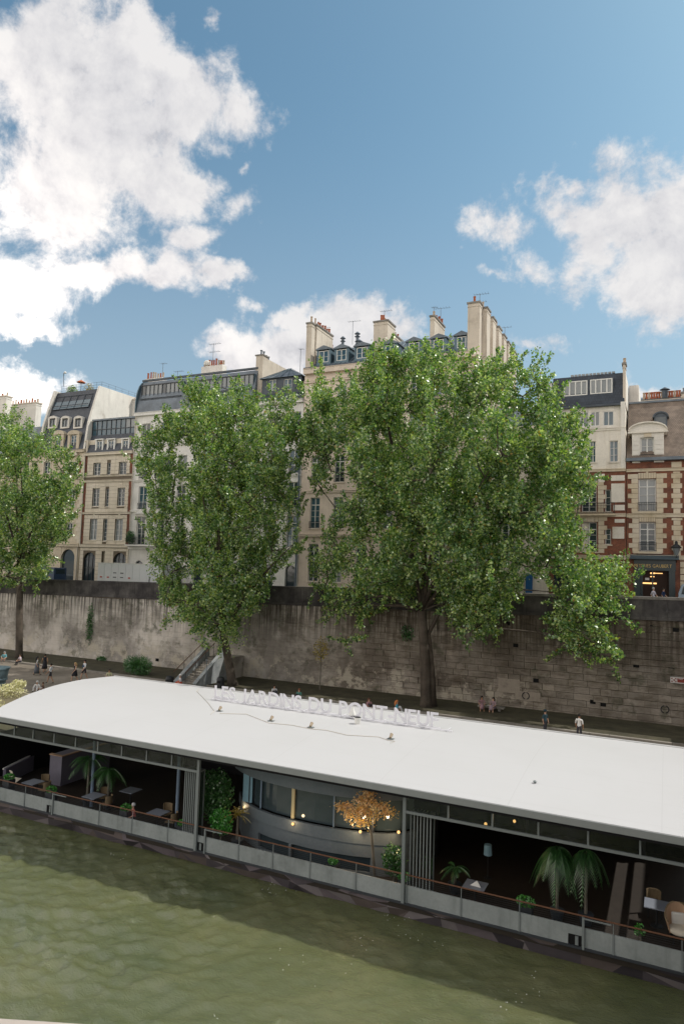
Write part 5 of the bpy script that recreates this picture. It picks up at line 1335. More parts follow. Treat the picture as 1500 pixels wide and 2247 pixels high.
# ------------------------------------------------------------------ the moored restaurant boat
def roof_mat():
    m, g, b, o = new_mat('white_roof_membrane'); p = pos(g)
    n = g.noise(p, .35, 5, .6); n2 = g.noise(g.v('MULTIPLY', p, (1.2, 4, 1)), 1.6, 5, .65)
    c = g.mix(g.m('MULTIPLY', g.sm(n, .42, .72), .22), (.485, .48, .48, 1), (.435, .43, .42, 1))
    c = g.mix(g.m('MULTIPLY', g.sm(n2, .60, .72), .16), c, (.42, .40, .37, 1))
    sep = g.n('ShaderNodeSeparateXYZ'); g.put(sep.inputs[0], p)
    s1 = g.m('LESS_THAN', g.m('PINGPONG', g.m('ADD', sep.outputs[1], .35), .9), .008)
    s2 = g.m('LESS_THAN', g.m('PINGPONG', g.m('ADD', sep.outputs[0], .2), 2.4), .012)
    c = g.mix(g.m('MULTIPLY', g.m('MAXIMUM', s1, s2), .22), c, (.3, .29, .28, 1))
    setb(g, b, c, .55, .3, bump=n, bd=.02, bs=.3)
    return m
M['roof'] = roof_mat()
M['fascia'] = simple('grey_roof_fascia', (.22, .235, .23), .5, .4, var=.12)
M['panel'] = stone('light_grey_cladding', (.25, .275, .27), (.15, .165, .16), (.31, .335, .33), .5, 1.1, .55, .004)
M['boatw'] = stone('pale_grey_curved_render', (.12, .145, .16), (.09, .11, .125), (.15, .17, .185), .1, .8, .6, .004)
M['deck'] = simple('dark_deck_boards', (.028, .022, .017), .6, .3, var=.4, scale=4)
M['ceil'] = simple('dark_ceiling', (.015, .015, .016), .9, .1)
M['alu'] = simple('brushed_grey_aluminium', (.17, .19, .19), .4, .5, var=.08)
M['blueframe'] = simple('slate_blue_post', (.16, .22, .30), .5, .4)


def tinted(name, tint, t):
    m = bpy.data.materials.new(name); m.use_nodes = True; nt = m.node_tree; nt.nodes.clear(); g = G(nt); out = g.n('ShaderNodeOutputMaterial')
    tr = g.n('ShaderNodeBsdfTransparent'); tr.inputs[0].default_value = c4(tint); gl = g.n('ShaderNodeBsdfGlossy'); gl.inputs['Roughness'].default_value = .05; gl.inputs['Color'].default_value = (.8, .85, .85, 1)
    lw = g.n('ShaderNodeFresnel'); lw.inputs[0].default_value = 1.45; mx = g.n('ShaderNodeMixShader'); nt.links.new(g.m('MULTIPLY_ADD', lw.outputs[0], .6, .03), mx.inputs[0]); nt.links.new(tr.outputs[0], mx.inputs[1]); nt.links.new(gl.outputs[0], mx.inputs[2]); nt.links.new(mx.outputs[0], out.inputs[0])
    return m
M['clear'] = tinted('clerestory_glass', (.50, .54, .50), 0)
FZ = .65; RYN, RYF = 24.4, 35.4; RXR = .85
boat = thing('restaurant_boat', 'long white-roofed floating restaurant moored along the quay', 'boat', (-15, 30, 0))
endc = [(24.4, -30.95), (25.6, -31.8), (28.0, -32.75), (30.8, -33.55), (33.2, -33.85), (35.4, -33.4)]
def roof_left(y):
    for (ya, xa), (yb, xb) in zip(endc, endc[1:]):
        if y <= yb: t = (y-ya)/(yb-ya); return xa+(xb-xa)*t
    return endc[-1][1]
def roof_z(x, y):
    t = (y-RYN)/(RYF-RYN); e = max(0, min(1, (x-roof_left(y))/3.0))
    return 4.95+.25*t+.30*math.sin(math.pi*min(1, max(0, t)))*(.55+.45*e)
mb = MB(); NY = 16; NX = 60; vs = []
for side in (0, 1):
    for j in range(NY+1):
        y = RYN+(RYF-RYN)*j/NY; xl = roof_left(y)
        for i in range(NX+1):
            x = xl+(RXR-xl)*(i/NX); vs.append((x, y, roof_z(x, y)-(.20 if side else 0)))
fs = []; o2 = (NY+1)*(NX+1); q = lambda j, i: j*(NX+1)+i
for j in range(NY):
    for i in range(NX): fs.append((q(j, i), q(j, i+1), q(j+1, i+1), q(j+1, i))); fs.append((o2+q(j, i), o2+q(j+1, i), o2+q(j+1, i+1), o2+q(j, i+1)))
for i in range(NX): fs.append((q(0, i), o2+q(0, i), o2+q(0, i+1), q(0, i+1))); fs.append((q(NY, i), q(NY, i+1), o2+q(NY, i+1), o2+q(NY, i)))
for j in range(NY): fs.append((q(j, 0), q(j+1, 0), o2+q(j+1, 0), o2+q(j, 0))); fs.append((q(j, NX), o2+q(j, NX), o2+q(j+1, NX), q(j+1, NX)))
mb.add(vs, fs); ro = mb.build('roof', M['roof'], boat)
# shade smooth only the top: keep flat, the curve is gentle
M['roofedge'] = simple('grey_edge_trim', (.42, .42, .41), .5)
mb = MB(); mb.box(-30.9, RXR, RYN-.05, RYN-.003, 4.70, 4.93); mb.build('roof_fascia', M['fascia'], boat)
mb = MB()
mb.tube([(roof_left(RYF)+.1, RYF+.04, 5.20), (RXR, RYF+.04, 5.20)], .06, 6); mb.build('rear_gutter', M['roofedge'], boat)
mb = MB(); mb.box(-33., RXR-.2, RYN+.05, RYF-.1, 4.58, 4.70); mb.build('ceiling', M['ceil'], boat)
# deck, hull
mb = MB(); mb.box(-44, 9, 25.04, 35.3, .35, FZ); mb.build('deck', M['deck'], boat)
mb = MB(); mb.prism_x([(25.25, .35), (25.6, -.6), (35.2, -.6), (35.3, .35)], -44, 9); mb.build('hull', M['lead'], boat)
hm = []
for i, c_ in enumerate([(.07, .06, .068), (.12, .10, .11), (.17, .15, .155), (.035, .03, .035), (.10, .08, .075)]):
    hm.append(simple('camouflaged_hull_%s' % ['plum', 'mauve', 'ash', 'coal', 'rust'][i], c_, .7, .3, var=.3, scale=1.5))
rr_ = random.Random(5); x = -33.8; prev = (25.06, .33, 25.30, .10)
xsb = []
while x < 9: xsb.append(x); x += rr_.uniform(.7, 1.5)
pt = [[(x, 25.02, .62) for x in xsb], [(x+rr_.uniform(-.4, .4), 25.06+rr_.uniform(-.05, .07), .33+rr_.uniform(-.10, .12)) for x in xsb], [(x+rr_.uniform(-.4, .4), 25.28+rr_.uniform(-.03, .05), -.2) for x in xsb]]
for k in range(2):
    for i in range(len(xsb)-1):
        A_, B_, C_, D_ = pt[k][i], pt[k][i+1], pt[k+1][i+1], pt[k+1][i]
        tris = [(A_, B_, C_), (A_, C_, D_)] if rr_.random() < .5 else [(A_, B_, D_), (B_, C_, D_)]
        for T in tris:
            m_ = MB(); vs_ = [Vector(v) for v in T]; back = [v+Vector((0, .12, 0)) for v in vs_]; m_.add(vs_+back, [(0, 1, 2), (5, 4, 3), (0, 3, 4, 1), (1, 4, 5, 2), (2, 5, 3, 0)]); m_.build('hull_plate', rr_.choice(hm), boat)
# side panels
jx = [-33.9, -31.9, -30.75, -28.84, -26.86, -23.93, -21.95, -19.91, -17.9, -16.2, -14.55, -12.83, -10.85, -8.78, -6.73, -4.67, -2.6, -1.66, .35, 2.4, 4.5, 6.6, 8.6]
gates = [(at(103, 1773, 25).x, at(116, 1775, 25).x), (at(427, 1860, 25).x, at(449, 1865, 25).x), (at(1246, 2050, 25).x, at(1277, 2055, 25).x)]
for a, b_ in zip(jx, jx[1:]):
    segs = [(a+.015, b_-.015, FZ, 1.26)]
    for g0_, g1_ in gates:
        if g0_ >= a-.05 and g1_ <= b_+.08:
            segs = [(a+.015, g0_, FZ, 1.26), (g0_, b_-.015, .99, 1.26)]
            MB().box(g0_+.01, g1_, 24.99, 25.12, FZ, .98).build('gate_recess', M['dark'], boat)
            MB().box((g0_+g1_)/2, (g0_+g1_)/2+.1, 24.955, 24.985, FZ+.02, .95).build('gate_bollard', M['alu'], boat)
            MB().box(g1_+.0, g1_+.07, 24.90, 24.96, .6, 1.62).build('gate_post', M['alu'], boat)
            MB().box(g1_+.072, g1_+.9, 24.91, 24.95, 1.56, 1.60).build('gate_rail', M['alu'], boat)
    for (p0, p1, za, zb2) in segs:
        MB().box(p0, p1, 24.97+random.uniform(-.004, .004), 25.03, za, zb2).build('side_panel', M['panel'], boat)
    MB().box(b_-.03, b_+.03, 24.945, 24.966, FZ, 1.28).build('panel_joint_cover', M['alu'], boat)
    MB().box(b_-.012, b_+.012, 25.0, 25.03, 1.262, 1.6).build('rail_post', M['alu'], boat)
MB().box(-34, 9, 24.93, 25.035, FZ-.08, FZ-.002).build('rubbing_strake', M['frameD'], boat)
MB().tube([(-34, 25.02, 1.62), (9, 25.02, 1.62)], .028, 6).build('handrail', M['wood'], boat)
mb = MB()
for z in (1.33, 1.40, 1.47, 1.54): mb.tube([(-34, 25.02, z), (9, 25.02, z)], .006, 4)
mb.build('rail_wires', M['iron'], boat)
# clerestory bays
TZ = 3.93
bays = [[-33.2, -32.6, -31.2, -29.75, -28.42, -26.98, -25.56, -24.14, -22.68, -21.22, -19.8, -18.36], [-8.86, -7.22, -5.62, -4.04, -2.43, -.84, .75]]
for bl in bays:
    lo, hi = bl[0], min(bl[-1], 9)
    MB().box(lo, hi, 24.86, 24.94, TZ-.05, TZ+.05).build('transom', M['alu'], boat)
    for x in bl: MB().box(x-.03, x+.03, 24.865, 24.935, TZ+.052, 4.70).build('mullion', M['alu'], boat)
    for a, b_ in zip(bl, bl[1:]):
        if b_ <= RXR+.8: MB().add([(a+.035, 24.90, TZ+.055), (b_-.035, 24.90, TZ+.055), (b_-.035, 24.90, 4.69), (a+.035, 24.90, 4.69)], [(0, 1, 2, 3)]).build('clerestory_pane', M['clear'], boat)
for x in (-18.34, -8.90, -31.6): MB().box(x-.06, x+.06, 24.85, 24.97, FZ, 4.70 if x > -30 else TZ-.052).build('corner_post', M['alu'], boat)
# folded glass doors
def door_stack(xa, xb, n, lab):
    for i in range(n):
        x = xa+(xb-xa)*i/(n-1); t_ = MB(); w = .42
        t_.box(x-.022, x+.022, 25.1, 25.16, FZ+.02, TZ-.06); t_.box(x-.022, x+.022, 25.1+w, 25.16+w, FZ+.02, TZ-.06); t_.box(x-.022, x+.022, 25.162, 25.098+w, TZ-.14, TZ-.06); t_.box(x-.022, x+.022, 25.162, 25.098+w, FZ+.02, FZ+.12)
        d = t_.build('folding_door', M['alu'], boat)
        off = origin(boat); MB().add([(x-off.x, 25.165-off.y, FZ+.13-off.z), (x-off.x, 25.095+w-off.y, FZ+.13-off.z), (x-off.x, 25.095+w-off.y, TZ-.15-off.z), (x-off.x, 25.165-off.y, TZ-.15-off.z)], [(0, 1, 2, 3)]).build('glass', M['clear'], d, world=False)
door_stack(-19.2, -18.5, 8, ''); door_stack(-8.72, -7.95, 7, '')
# inner posts
for px, Y in ((204, 26.6), (392, 26.6)):
    c = atz(px, 1745 if px < 300 else 1790, FZ); x = at(px, 1700, Y).x
    MB().lathe((x, Y, FZ), [(.08, 0), (.08, 3.93)], 10).build('inner_column', M['blueframe'], boat)
for x in (-26, -20.5, -6, -1, 4):
    MB().lathe((x, 33.8, FZ), [(.08, 0), (.08, 3.93)], 8).build('inner_column', M['frameD'], boat)
# rear wall with gaps at the left
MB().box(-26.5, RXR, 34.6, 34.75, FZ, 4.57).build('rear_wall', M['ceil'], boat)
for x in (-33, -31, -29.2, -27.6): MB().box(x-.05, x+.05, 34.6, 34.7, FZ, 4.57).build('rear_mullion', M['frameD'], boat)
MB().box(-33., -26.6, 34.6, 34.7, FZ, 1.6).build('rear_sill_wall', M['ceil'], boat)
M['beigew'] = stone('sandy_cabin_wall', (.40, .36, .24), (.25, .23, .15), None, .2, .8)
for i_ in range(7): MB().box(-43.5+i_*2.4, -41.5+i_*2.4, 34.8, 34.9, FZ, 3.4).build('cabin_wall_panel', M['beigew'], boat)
MB().box(-33.3, -33.2, 26.2, 34.5, FZ, 3.3).build('added_dark_screen', M['ceil'], boat)  # dark wall added to cover the sunlit deck beyond
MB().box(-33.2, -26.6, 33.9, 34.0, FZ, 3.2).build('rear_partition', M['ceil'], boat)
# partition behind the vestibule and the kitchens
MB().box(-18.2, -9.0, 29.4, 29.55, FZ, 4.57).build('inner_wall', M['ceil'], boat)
# curved vestibule
arc = [(-18.1, 27.9), (-17.4, 27.05), (-16.75, 26.62), (-16.1, 26.33), (-15.3, 26.1), (-14.3, 25.98), (-13.3, 25.95), (-12.4, 26.0), (-11.5, 26.15), (-10.8, 26.35), (-10.2, 26.6), (-9.7, 26.95), (-9.3, 27.5)]
def arc_wall(name, mat, z0, z1, out, th, i0=0, i1=None, parent=boat):
    pts = arc[i0:(i1 or len(arc))]; cx_, cy_ = -13.6, 30.5; f_ = []; b2 = []
    for x, y in pts:
        d = Vector((x-cx_, y-cy_)).normalized(); f_.append((x+d.x*out, y+d.y*out)); b2.append((x+d.x*(out-th), y+d.y*(out-th)))
    m_ = MB()
    for k in range(len(pts)-1):
        m_.prism_z([f_[k], f_[k+1], b2[k+1], b2[k]], z0, z1)
    bm = bmesh.new(); o = m_.build(name, mat, parent); bm.from_mesh(o.data); bmesh.ops.remove_doubles(bm, verts=bm.verts, dist=.0005); bm.to_mesh(o.data); bm.free()
    return o
arc_wall('curved_parapet', M['boatw'], 1.86, 2.32, .06, .14); arc_wall('curved_wall', M['boatw'], 1.34, 1.857, .0, .12)
arc_wall('curved_wall', M['boatw'], FZ, 1.338, .0, .12, 0, 4); arc_wall('curved_wall', M['boatw'], FZ, 1.338, .0, .12, 9)
arc_wall('porthole_glass', M['glass'], FZ+.1, 1.338, -.14, .03, 3, 10); arc_wall('curved_plinth', M['boatw'], FZ, FZ+.12, .02, .1, 3, 10)
arc_wall('band_window', M['glass'], 2.33, 4.5, -.22, .03)
arc_wall('curved_canopy', M['boatw'], 3.74, 4.45, .42, .12, 1, 12)
x, y = -14.3, 25.98; MB().box(x-.06, x+.06, 25.93, 26.05, FZ+.12, 1.338).build('porthole_post', M['boatw'], boat)
M['cream'] = simple('cream_window_post', (.50, .42, .24), .5)
for i, (m_, w_) in {3: ('blueframe', .03), 5: ('cream', .07), 7: ('blueframe', .02), 9: ('frameD', .04)}.items():
    x, y = arc[i]; MB().box(x-w_, x+w_, y+.10, y+.18, 2.325, 4.4).build('band_mullion', M[m_], boat)
M['sky_door'] = simple('pale_blue_door', (.20, .34, .42), .5)
x0, x1 = at(551, 1730, 27.4).x, at(571, 1730, 27.4).x
MB().box(x0, x1, 26.72, 26.76, 2.36, 3.75).build('blue_door', M['sky_door'], boat); MB().box(x0+.32, x0+.36, 26.69, 26.716, 2.4, 3.7).build('door_split', M['frameD'], boat)
for px, py, Y in ((536, 1772, 26.9), (642, 1809, 25.85), (790, 1826, 25.85), (874, 1827, 26.4), (1065, 1809, 26.5), (1128, 1803, 27.5), (1175, 1797, 28.5)):
    c = at(px, py, Y); l = MB(); l.lathe((c.x, c.y, c.z-.05), [(.02, 0), (.055, .03), (.06, .06), (.045, .1), (.01, .115)], 8); l.build('lamp_bulb', M['glow'], boat)
    pl_ = bpy.data.lights.new('bulb_light', 'POINT'); pl_.energy = 16 if px in (790, 874) else 3; pl_.color = (1, .72, .42); pl_.shadow_soft_size = .06; pl_.specular_factor = 0.0; po_ = bpy.data.objects.new('bulb_light', pl_); COL.objects.link(po_); po_.location = (c.x, c.y-.16, c.z+.08)
c = at(638, 1697, 25.3); MB().box(c.x-.14, c.x+.14, 25.2, 25.35, c.z-.05, c.z+.06).build('security_camera', M['frame'], boat)
# rear panel of pergola beyond the roof
for x in (1.3, 2.2, 3.2, 4.1, 5.0, 5.9): MB().box(x, x+.10, RYN+.2, RYF-.2, 4.66, 4.9).build('pergola_beam', M['alu'], boat)
MB().box(RXR+.02, 6.3, RYN+.05, RYN+2.7, 4.92, 5.0).build('added_shade_canopy', M['alu'], boat); MB().box(RXR+.1, 6.4, RYN+.1, RYN+.2, 4.64, 4.9).build('pergola_edge', M['alu'], boat); MB().box(RXR+.1, 6.4, RYF-.2, RYF-.1, 4.64, 4.9).build('pergola_edge', M['alu'], boat)  # solid canopy added out of view to shade the water corner
for x, y in ((6.3, RYN+.3), (6.3, RYF-.3)): MB().box(x-.06, x+.06, y-.06, y+.06, FZ, 4.62).build('pergola_post', M['alu'], boat)

# the big roof lettering
m_, g_, b_, o_ = new_mat('milky_letter_acrylic'); setb(g_, b_, (.72, .71, .74), .5, .3)
tl_ = g_.n('ShaderNodeBsdfTranslucent'); tl_.inputs[0].default_value = (.92, .91, .93, 1); mx_ = g_.n('ShaderNodeMixShader'); mx_.inputs[0].default_value = .45
m_.node_tree.links.new(b_.outputs[0], mx_.inputs[1]); m_.node_tree.links.new(tl_.outputs[0], mx_.inputs[2]); m_.node_tree.links.new(mx_.outputs[0], o_.inputs[0]); M['letter'] = m_
La = atz(470, 1532, 5.45); Lb = atz(961, 1597.6, 5.45)
rs = thing('roof_sign', 'row of large pale letters standing on the white boat roof', 'sign', (La.x, La.y, 5.3))
lettering('LES JARDINS DU PONT-NEUF', La.x, Lb.x, 5.47, 6.17, La.y, M['letter'], rs, extr=.008, gap=.04, bold=.018)
MB().tube([(La.x-.05, La.y-.22, 5.44), (Lb.x+.75, La.y-.22, 5.44)], .028, 6).build('base_rail', M['letter'], rs)
MB().tube([(La.x-.05, La.y+.02, 5.45), (Lb.x+.1, La.y+.02, 5.45)], .02, 6).build('base_rail', M['letter'], rs)
for i in range(13):
    x = La.x+.2+(Lb.x-La.x+.3)*i/12; MB().tube([(x, La.y-.22, 5.30), (x, La.y-.22, 5.44), (x, La.y+.4, 5.44)], .018, 5).build('bracket', M['letter'], rs)
for i, (px, py, lb) in enumerate(((482, 1559, 'leftmost'), (595, 1580, 'second from left'), (682, 1594, 'third from left'), (857, 1619, 'rightmost'))):
    c = atz(px, py, 5.42); t = thing('roof_spotlight', 'small brown spotlight on the white boat roof, %s of the four' % lb, 'spotlight', (c.x, c.y, roof_z(c.x, c.y)), 'spotlights on the boat roof')
    z = roof_z(c.x, c.y); MB().box(c.x-.14, c.x+.14, c.y-.1, c.y+.1, z, z+.03).build('foot', M['alu'], t); MB().tube([(c.x, c.y-.06, z+.08), (c.x, c.y+.1, z+.2)], [.06, .08], 8).build('lamp_head', simple('bronze_lamp_%d' % i, (.34, .27, .19), .5), t)
M['cable'] = simple('beige_cable', (.52, .48, .42), .7)
pts = [(482, 1564), (540, 1566), (590, 1584), (640, 1589), (682, 1597), (715, 1600), (760, 1610), (830, 1615), (852, 1622), (866, 1624), (856, 1627)]
P_ = [atz(a, b_, 5.42) for a, b_ in pts]; cb = thing('roof_cable', 'thin beige cable linking the spotlights across the roof', 'cable', P_[0]); MB().tube([(p.x, p.y, roof_z(p.x, p.y)+.02) for p in P_], .014, 4).build('cable_run', M['cable'], cb)
pts = [(437, 1505), (432, 1515), (445, 1530), (458, 1545), (470, 1560), (462, 1566)]; P_ = [atz(a, b_, 5.4) for a, b_ in pts]; cb = thing('roof_cable', 'looping cable trailing over the roof left of the lettering', 'cable', P_[0]); MB().tube([(p.x, p.y, roof_z(p.x, p.y)+.02) for p in P_], .014, 4).build('cable_run', M['cable'], cb)
c = atz(784, 1588, 5.4); z = roof_z(c.x, c.y); bk = thing('bucket', 'white bucket with a black inside standing on the boat roof', 'bucket', (c.x, c.y, z))
MB().lathe((c.x, c.y, z), [(.12, 0), (.17, .28), (.18, .29), (.18, .31), (.165, .31)], 14).build('pail', M['frame'], bk); MB().lathe((c.x, c.y, z+.312), [(.17, 0), (.165, .006)], 14).build('pail_inside', M['dark'], bk)
c = atz(773, 1575, 5.4); z = roof_z(c.x, c.y); tp = thing('roof_tripod', 'small tripod with a white pointed cover in front of the lettering', 'tripod', (c.x, c.y, z))
for a in (0, 2.1, 4.2): MB().tube([(c.x+.2*math.cos(a), c.y+.2*math.sin(a), z), (c.x, c.y, z+.16)], .016, 4).build('leg', M['iron'], tp)
MB().lathe((c.x, c.y, z+.16), [(.20, 0), (.01, .45)], 10).build('cover', M['frame'], tp)
for px, py in ((1173, 1724),):
    c = atz(px, py, 5.1); v_ = thing('roof_vent', 'tiny grey vent on the bare right half of the boat roof', 'vent', (c.x, c.y, roof_z(c.x, c.y))); MB().lathe((c.x, c.y, roof_z(c.x, c.y)), [(.05, 0), (.05, .05), (.08, .06), (.02, .1)], 8).build('cap', M['alu'], v_)

# furniture and plants aboard
M['ttop'] = simple('grey_table_top', (.20, .22, .26), .4, .4, var=.08); M['cloth'] = simple('cream_canvas', (.60, .55, .45), .8); M['rattan'] = simple('woven_rattan', (.20, .15, .09), .8, .2, var=.3, scale=20)
M['brownwood'] = simple('tan_counter_wood', (.42, .27, .17), .5, var=.2)
def table(px, py, Y, label, w=.8, h=.74, mt='ttop'):
    c = at(px, py, Y); c = atz(px, py, FZ+h); t = thing('table', label, 'table', (c.x, c.y, FZ), 'tables on the boat deck')
    MB().box(c.x-w/2, c.x+w/2, c.y-w/2, c.y+w/2, FZ+h-.03, FZ+h).build('table_top', M[mt], t)
    MB().lathe((c.x, c.y, FZ), [(.22, 0), (.22, .02), (.03, .04), (.03, h-.031)], 10).build('pedestal', M['iron'], t); return c
def chair(x, y, rz, label, mt='rattan'):
    t = thing('cafe_chair', label, 'chair', (x, y, FZ), 'chairs on the boat deck', rz)
    def P(m_, n_, mat): return m_.build(n_, mat, t, world=False)
    P(MB().box(-.22, .22, -.22, .22, .43, .46), 'seat', M[mt])
    b2 = MB(); n = 8
    for k in range(n):
        a0 = math.pi*k/n; a1 = math.pi*(k+1)/n
        b2.prism_z([(.25*math.cos(a0), .1+.2*math.sin(a0)), (.25*math.cos(a1), .1+.2*math.sin(a1)), (.23*math.cos(a1), .1+.18*math.sin(a1)), (.23*math.cos(a0), .1+.18*math.sin(a0))], .5, .85)
    P(b2, 'backrest', M[mt])
    for sx in (-.2, .2):
        for sy in (-.2, .2): P(MB().tube([(sx*1.1, sy*1.1, 0), (sx, sy, .43)], .014, 5), 'leg', M['iron'])
    return t
tl = [(73, 1716, 26.5, 'grey square table nearest the left end of the boat'), (206, 1746, 26, 'grey table beside the blue-grey inner column'), (287, 1734, 28, 'grey table under the drooping palm'), (346, 1783, 26, 'grey table left of the folded doors'), (1042, 1943, 27, 'small table with a folded white napkin near the right doors'), (1440, 1985, 27, 'table in the sun by the rattan armchair')]
for k, (px, py, Y, lb) in enumerate(tl):
    c = table(px, py, Y, lb)
    if k in (0, 1, 3, 5):
        chair(c.x+.72, c.y+.1, -1.4, 'woven chair on the right side of the %s' % lb.replace(' of the boat', ''), 'rattan'); chair(c.x-.1, c.y+.75, .1, 'woven chair behind the %s' % lb.replace(' in the sunlit corner', ''), 'rattan')
c = atz(1045, 1943, FZ+.74); nk = thing('napkin', 'folded white napkin on the small dark table', 'napkin', (c.x, c.y, FZ+.74)); MB().add([(c.x-.22, c.y-.12, FZ+.745), (c.x+.2, c.y-.15, FZ+.745), (c.x+.05, c.y+.15, FZ+.745), (c.x+.02, c.y, FZ+.9)], [(0, 1, 3), (1, 2, 3), (2, 0, 3), (0, 2, 1)]).build('cloth', M['frame'], nk)
# bar counter
c = atz(109, 1697, FZ); c2 = atz(136, 1697, FZ)
bc = thing('bar_counter', 'tall bar counter with a tan wooden rim inside the left of the boat', 'counter', (c.x, 28, FZ))
x0 = at(109, 1680, 28).x; x1 = at(135, 1680, 28).x; zt = at(120, 1656, 28).z
M['ctr'] = simple('lilac_grey_counter', (.17, .16, .20), .6)
MB().box(x0, x1, 28, 31.6, FZ, zt-.05).build('counter_body', M['ctr'], bc)
mb = MB(); mb.box(x0-.05, x1+.05, 27.95, 28.15, zt-.048, zt); mb.box(x1-.12, x1+.05, 28.152, 31.65, zt-.048, zt); mb.build('counter_rim', M['brownwood'], bc)
# low bench with white top edge at the left
bn = thing('deck_bench', 'long bench with a pale back rail at the left end of the boat', 'bench', (at(7, 1690, 27.5).x, 27.5, FZ))
a = at(7, 1688, 26.6); b_ = at(70, 1670, 29.2); mb = MB(); d_ = (b_-a)
mb.tube([a, (b_.x, b_.y, a.z+.05)], .05, 5); mb.build('back_rail', M['frame'], bn)
mb = MB(); mb.add([(a.x, a.y, FZ), (b_.x, b_.y, FZ), (b_.x, b_.y, a.z), (a.x, a.y, a.z), (a.x+.1, a.y+.1, FZ), (b_.x+.1, b_.y+.1, FZ), (b_.x+.1, b_.y+.1, a.z), (a.x+.1, a.y+.1, a.z)], [(0,1,2,3),(4,7,6,5),(0,4,5,1),(3,2,6,7),(0,3,7,4),(1,5,6,2)]); mb.build('bench_back', M['ctr'], bn)
mb = MB(); mb.box(a.x-.1, a.x+.5, a.y-.55, a.y, FZ+.4, FZ+.46); mb.build('bench_seat', M['deck'], bn)
# draped canvas object
c = at(37, 1703, 26.3); cv = thing('draped_cloth', 'cream cloth draped over a chair at the left end of the boat', 'cloth', (c.x, 26.3, FZ))
mb = MB(); mb.add([(c.x-.35, 26.1, c.z+.3), (c.x+.0, 26.0, c.z+.32), (c.x+.05, 26.1, c.z), (c.x+.5, 26.2, c.z-.02), (c.x+.2, 26.0, c.z-.3), (c.x-.15, 25.9, c.z-.35), (c.x-.05, 26.1, c.z+.02), (c.x-.45, 26.2, c.z-.05)], [(0, 1, 2, 6), (6, 2, 4, 5), (2, 3, 4), (7, 6, 5)]); o = mb.build('canvas', M['cloth'], cv); sol = o.modifiers.new('th', 'SOLIDIFY'); sol.thickness = .02
# the rattan armchair, sunlit at the right
c = atz(1482, 2030, FZ+.45)
ra = thing('rattan_armchair', 'pale rattan armchair with white cushions in the sun at the right edge', 'armchair', (c.x+.12, c.y-.1, FZ), None, .25)
n = 16; bk_ = MB(); rim = []; rimb = []
for k in range(n+1):
    a_ = math.pi*(-.12+1.24*k/n); hh = .50+.42*math.sin(max(0, min(math.pi, a_))); rim.append((.46*math.cos(a_), -.05+.46*math.sin(a_), hh+.18)); rimb.append((.34*math.cos(a_), -.05+.34*math.sin(a_), .30))
for k in range(n): bk_.add([rim[k], rim[k+1], rimb[k+1], rimb[k]], [(0, 1, 2, 3)])
o = bk_.build('shell', M['brownwood'], ra, world=False); so_ = o.modifiers.new('th', 'SOLIDIFY'); so_.thickness = .025
MB().tube(rim, .028, 6).build('rim', M['rattan'], ra, world=False)
s_ = MB(); s_.lathe((0, -.05, .30), [(.34, 0), (.38, .04), (.38, .12), (.30, .16)], 14); s_.build('seat_cushion', M['cloth'], ra, world=False, smooth=True)
for sx in (-.28, .28):
    for sy in (-.28, .2): MB().tube([(sx, sy, 0), (sx*.9, sy*.9, .31)], .02, 5).build('leg', M['iron'], ra, world=False)
o = MB().box(-.2, .22, .18, .30, .42, .82).build('back_cushion', M['frame'], ra, world=False); bv = o.modifiers.new('b', 'BEVEL'); bv.width = .05; bv.segments = 3
c = at(1070, 1865, 28.5); lp = thing('floor_lamp', 'floor lamp with a pale blue shade in the dark dining room', 'lamp', (c.x, 28.5, FZ)); MB().lathe((c.x, 28.5, FZ), [(.16, 0), (.16, .02), (.015, .03), (.015, c.z-FZ-.2)], 8).build('stand', M['iron'], lp); MB().lathe((c.x, 28.5, c.z-.2), [(.17, 0), (.15, .4), (.02, .41)], 12).build('lamp_shade', M['sky_door'], lp)


def fronds(name, label, c, n, L, droop, mat, leaflets=14, wid=.28, stem=0, up=.9, az=None, pot=True):
    t = thing(name, label, 'palm' if 'palm' in label else 'plant', (c[0], c[1], FZ))
    rr2 = random.Random(int(abs(c[0])*100)); top_ = Vector((c[0], c[1], c[2]))
    if pot: MB().lathe((c[0], c[1], FZ), [(.18, 0), (.26, .34), (.28, .36), (.24, .36)], 12).build('pot', M['lead'], t)
    MB().tube([(c[0], c[1], FZ+.3), tuple(top_)], [.06, .045], 6).build('stem', M['twig'], t)
    m_ = MB()
    for i in range(n):
        a = 2*math.pi*i/n+rr2.uniform(-.3, .3) if az is None else rr2.uniform(*az); e = rr2.uniform(.2, up); l = L*rr2.uniform(.75, 1.1); pts = []
        for k in range(8):
            s = k/7; pts.append(top_+Vector((math.cos(a)*l*s*math.cos(e), math.sin(a)*l*s*math.cos(e), l*(math.sin(e)*s-droop*s*s))))
        m_.tube(pts, [.014]*7+[.004], 3, caps=False); side = Vector((-math.sin(a), math.cos(a), 0))
        for k in range(leaflets):
            s = .15+.83*k/leaflets; f_ = s*7; i0 = min(6, int(f_)); p = pts[i0].lerp(pts[i0+1], f_-i0); tn = (pts[i0+1]-pts[i0]).normalized(); w = wid*math.sin(math.pi*min(1, s*.8+.2))+.04
            for sg_ in (-1, 1):
                tip = p+side*sg_*w*.8+tn*w*.7-Vector((0, 0, w*.45)); m_.add([p-tn*.02, p+tn*.03, tip], [(0, 1, 2)])
    o = m_.build('fronds', M[mat], t); return t
fronds('palm_plant', 'potted palm with drooping fronds in front of the bar counter', tuple(at(196, 1668, 26.6)), 11, 1.3, .9, 'leafd', wid=.32)
fronds('palm_plant', 'bushy palm to the right of the first, over the grey table', tuple(at(240, 1690, 26.8)), 14, 1.2, 1.1, 'leafd', wid=.3)
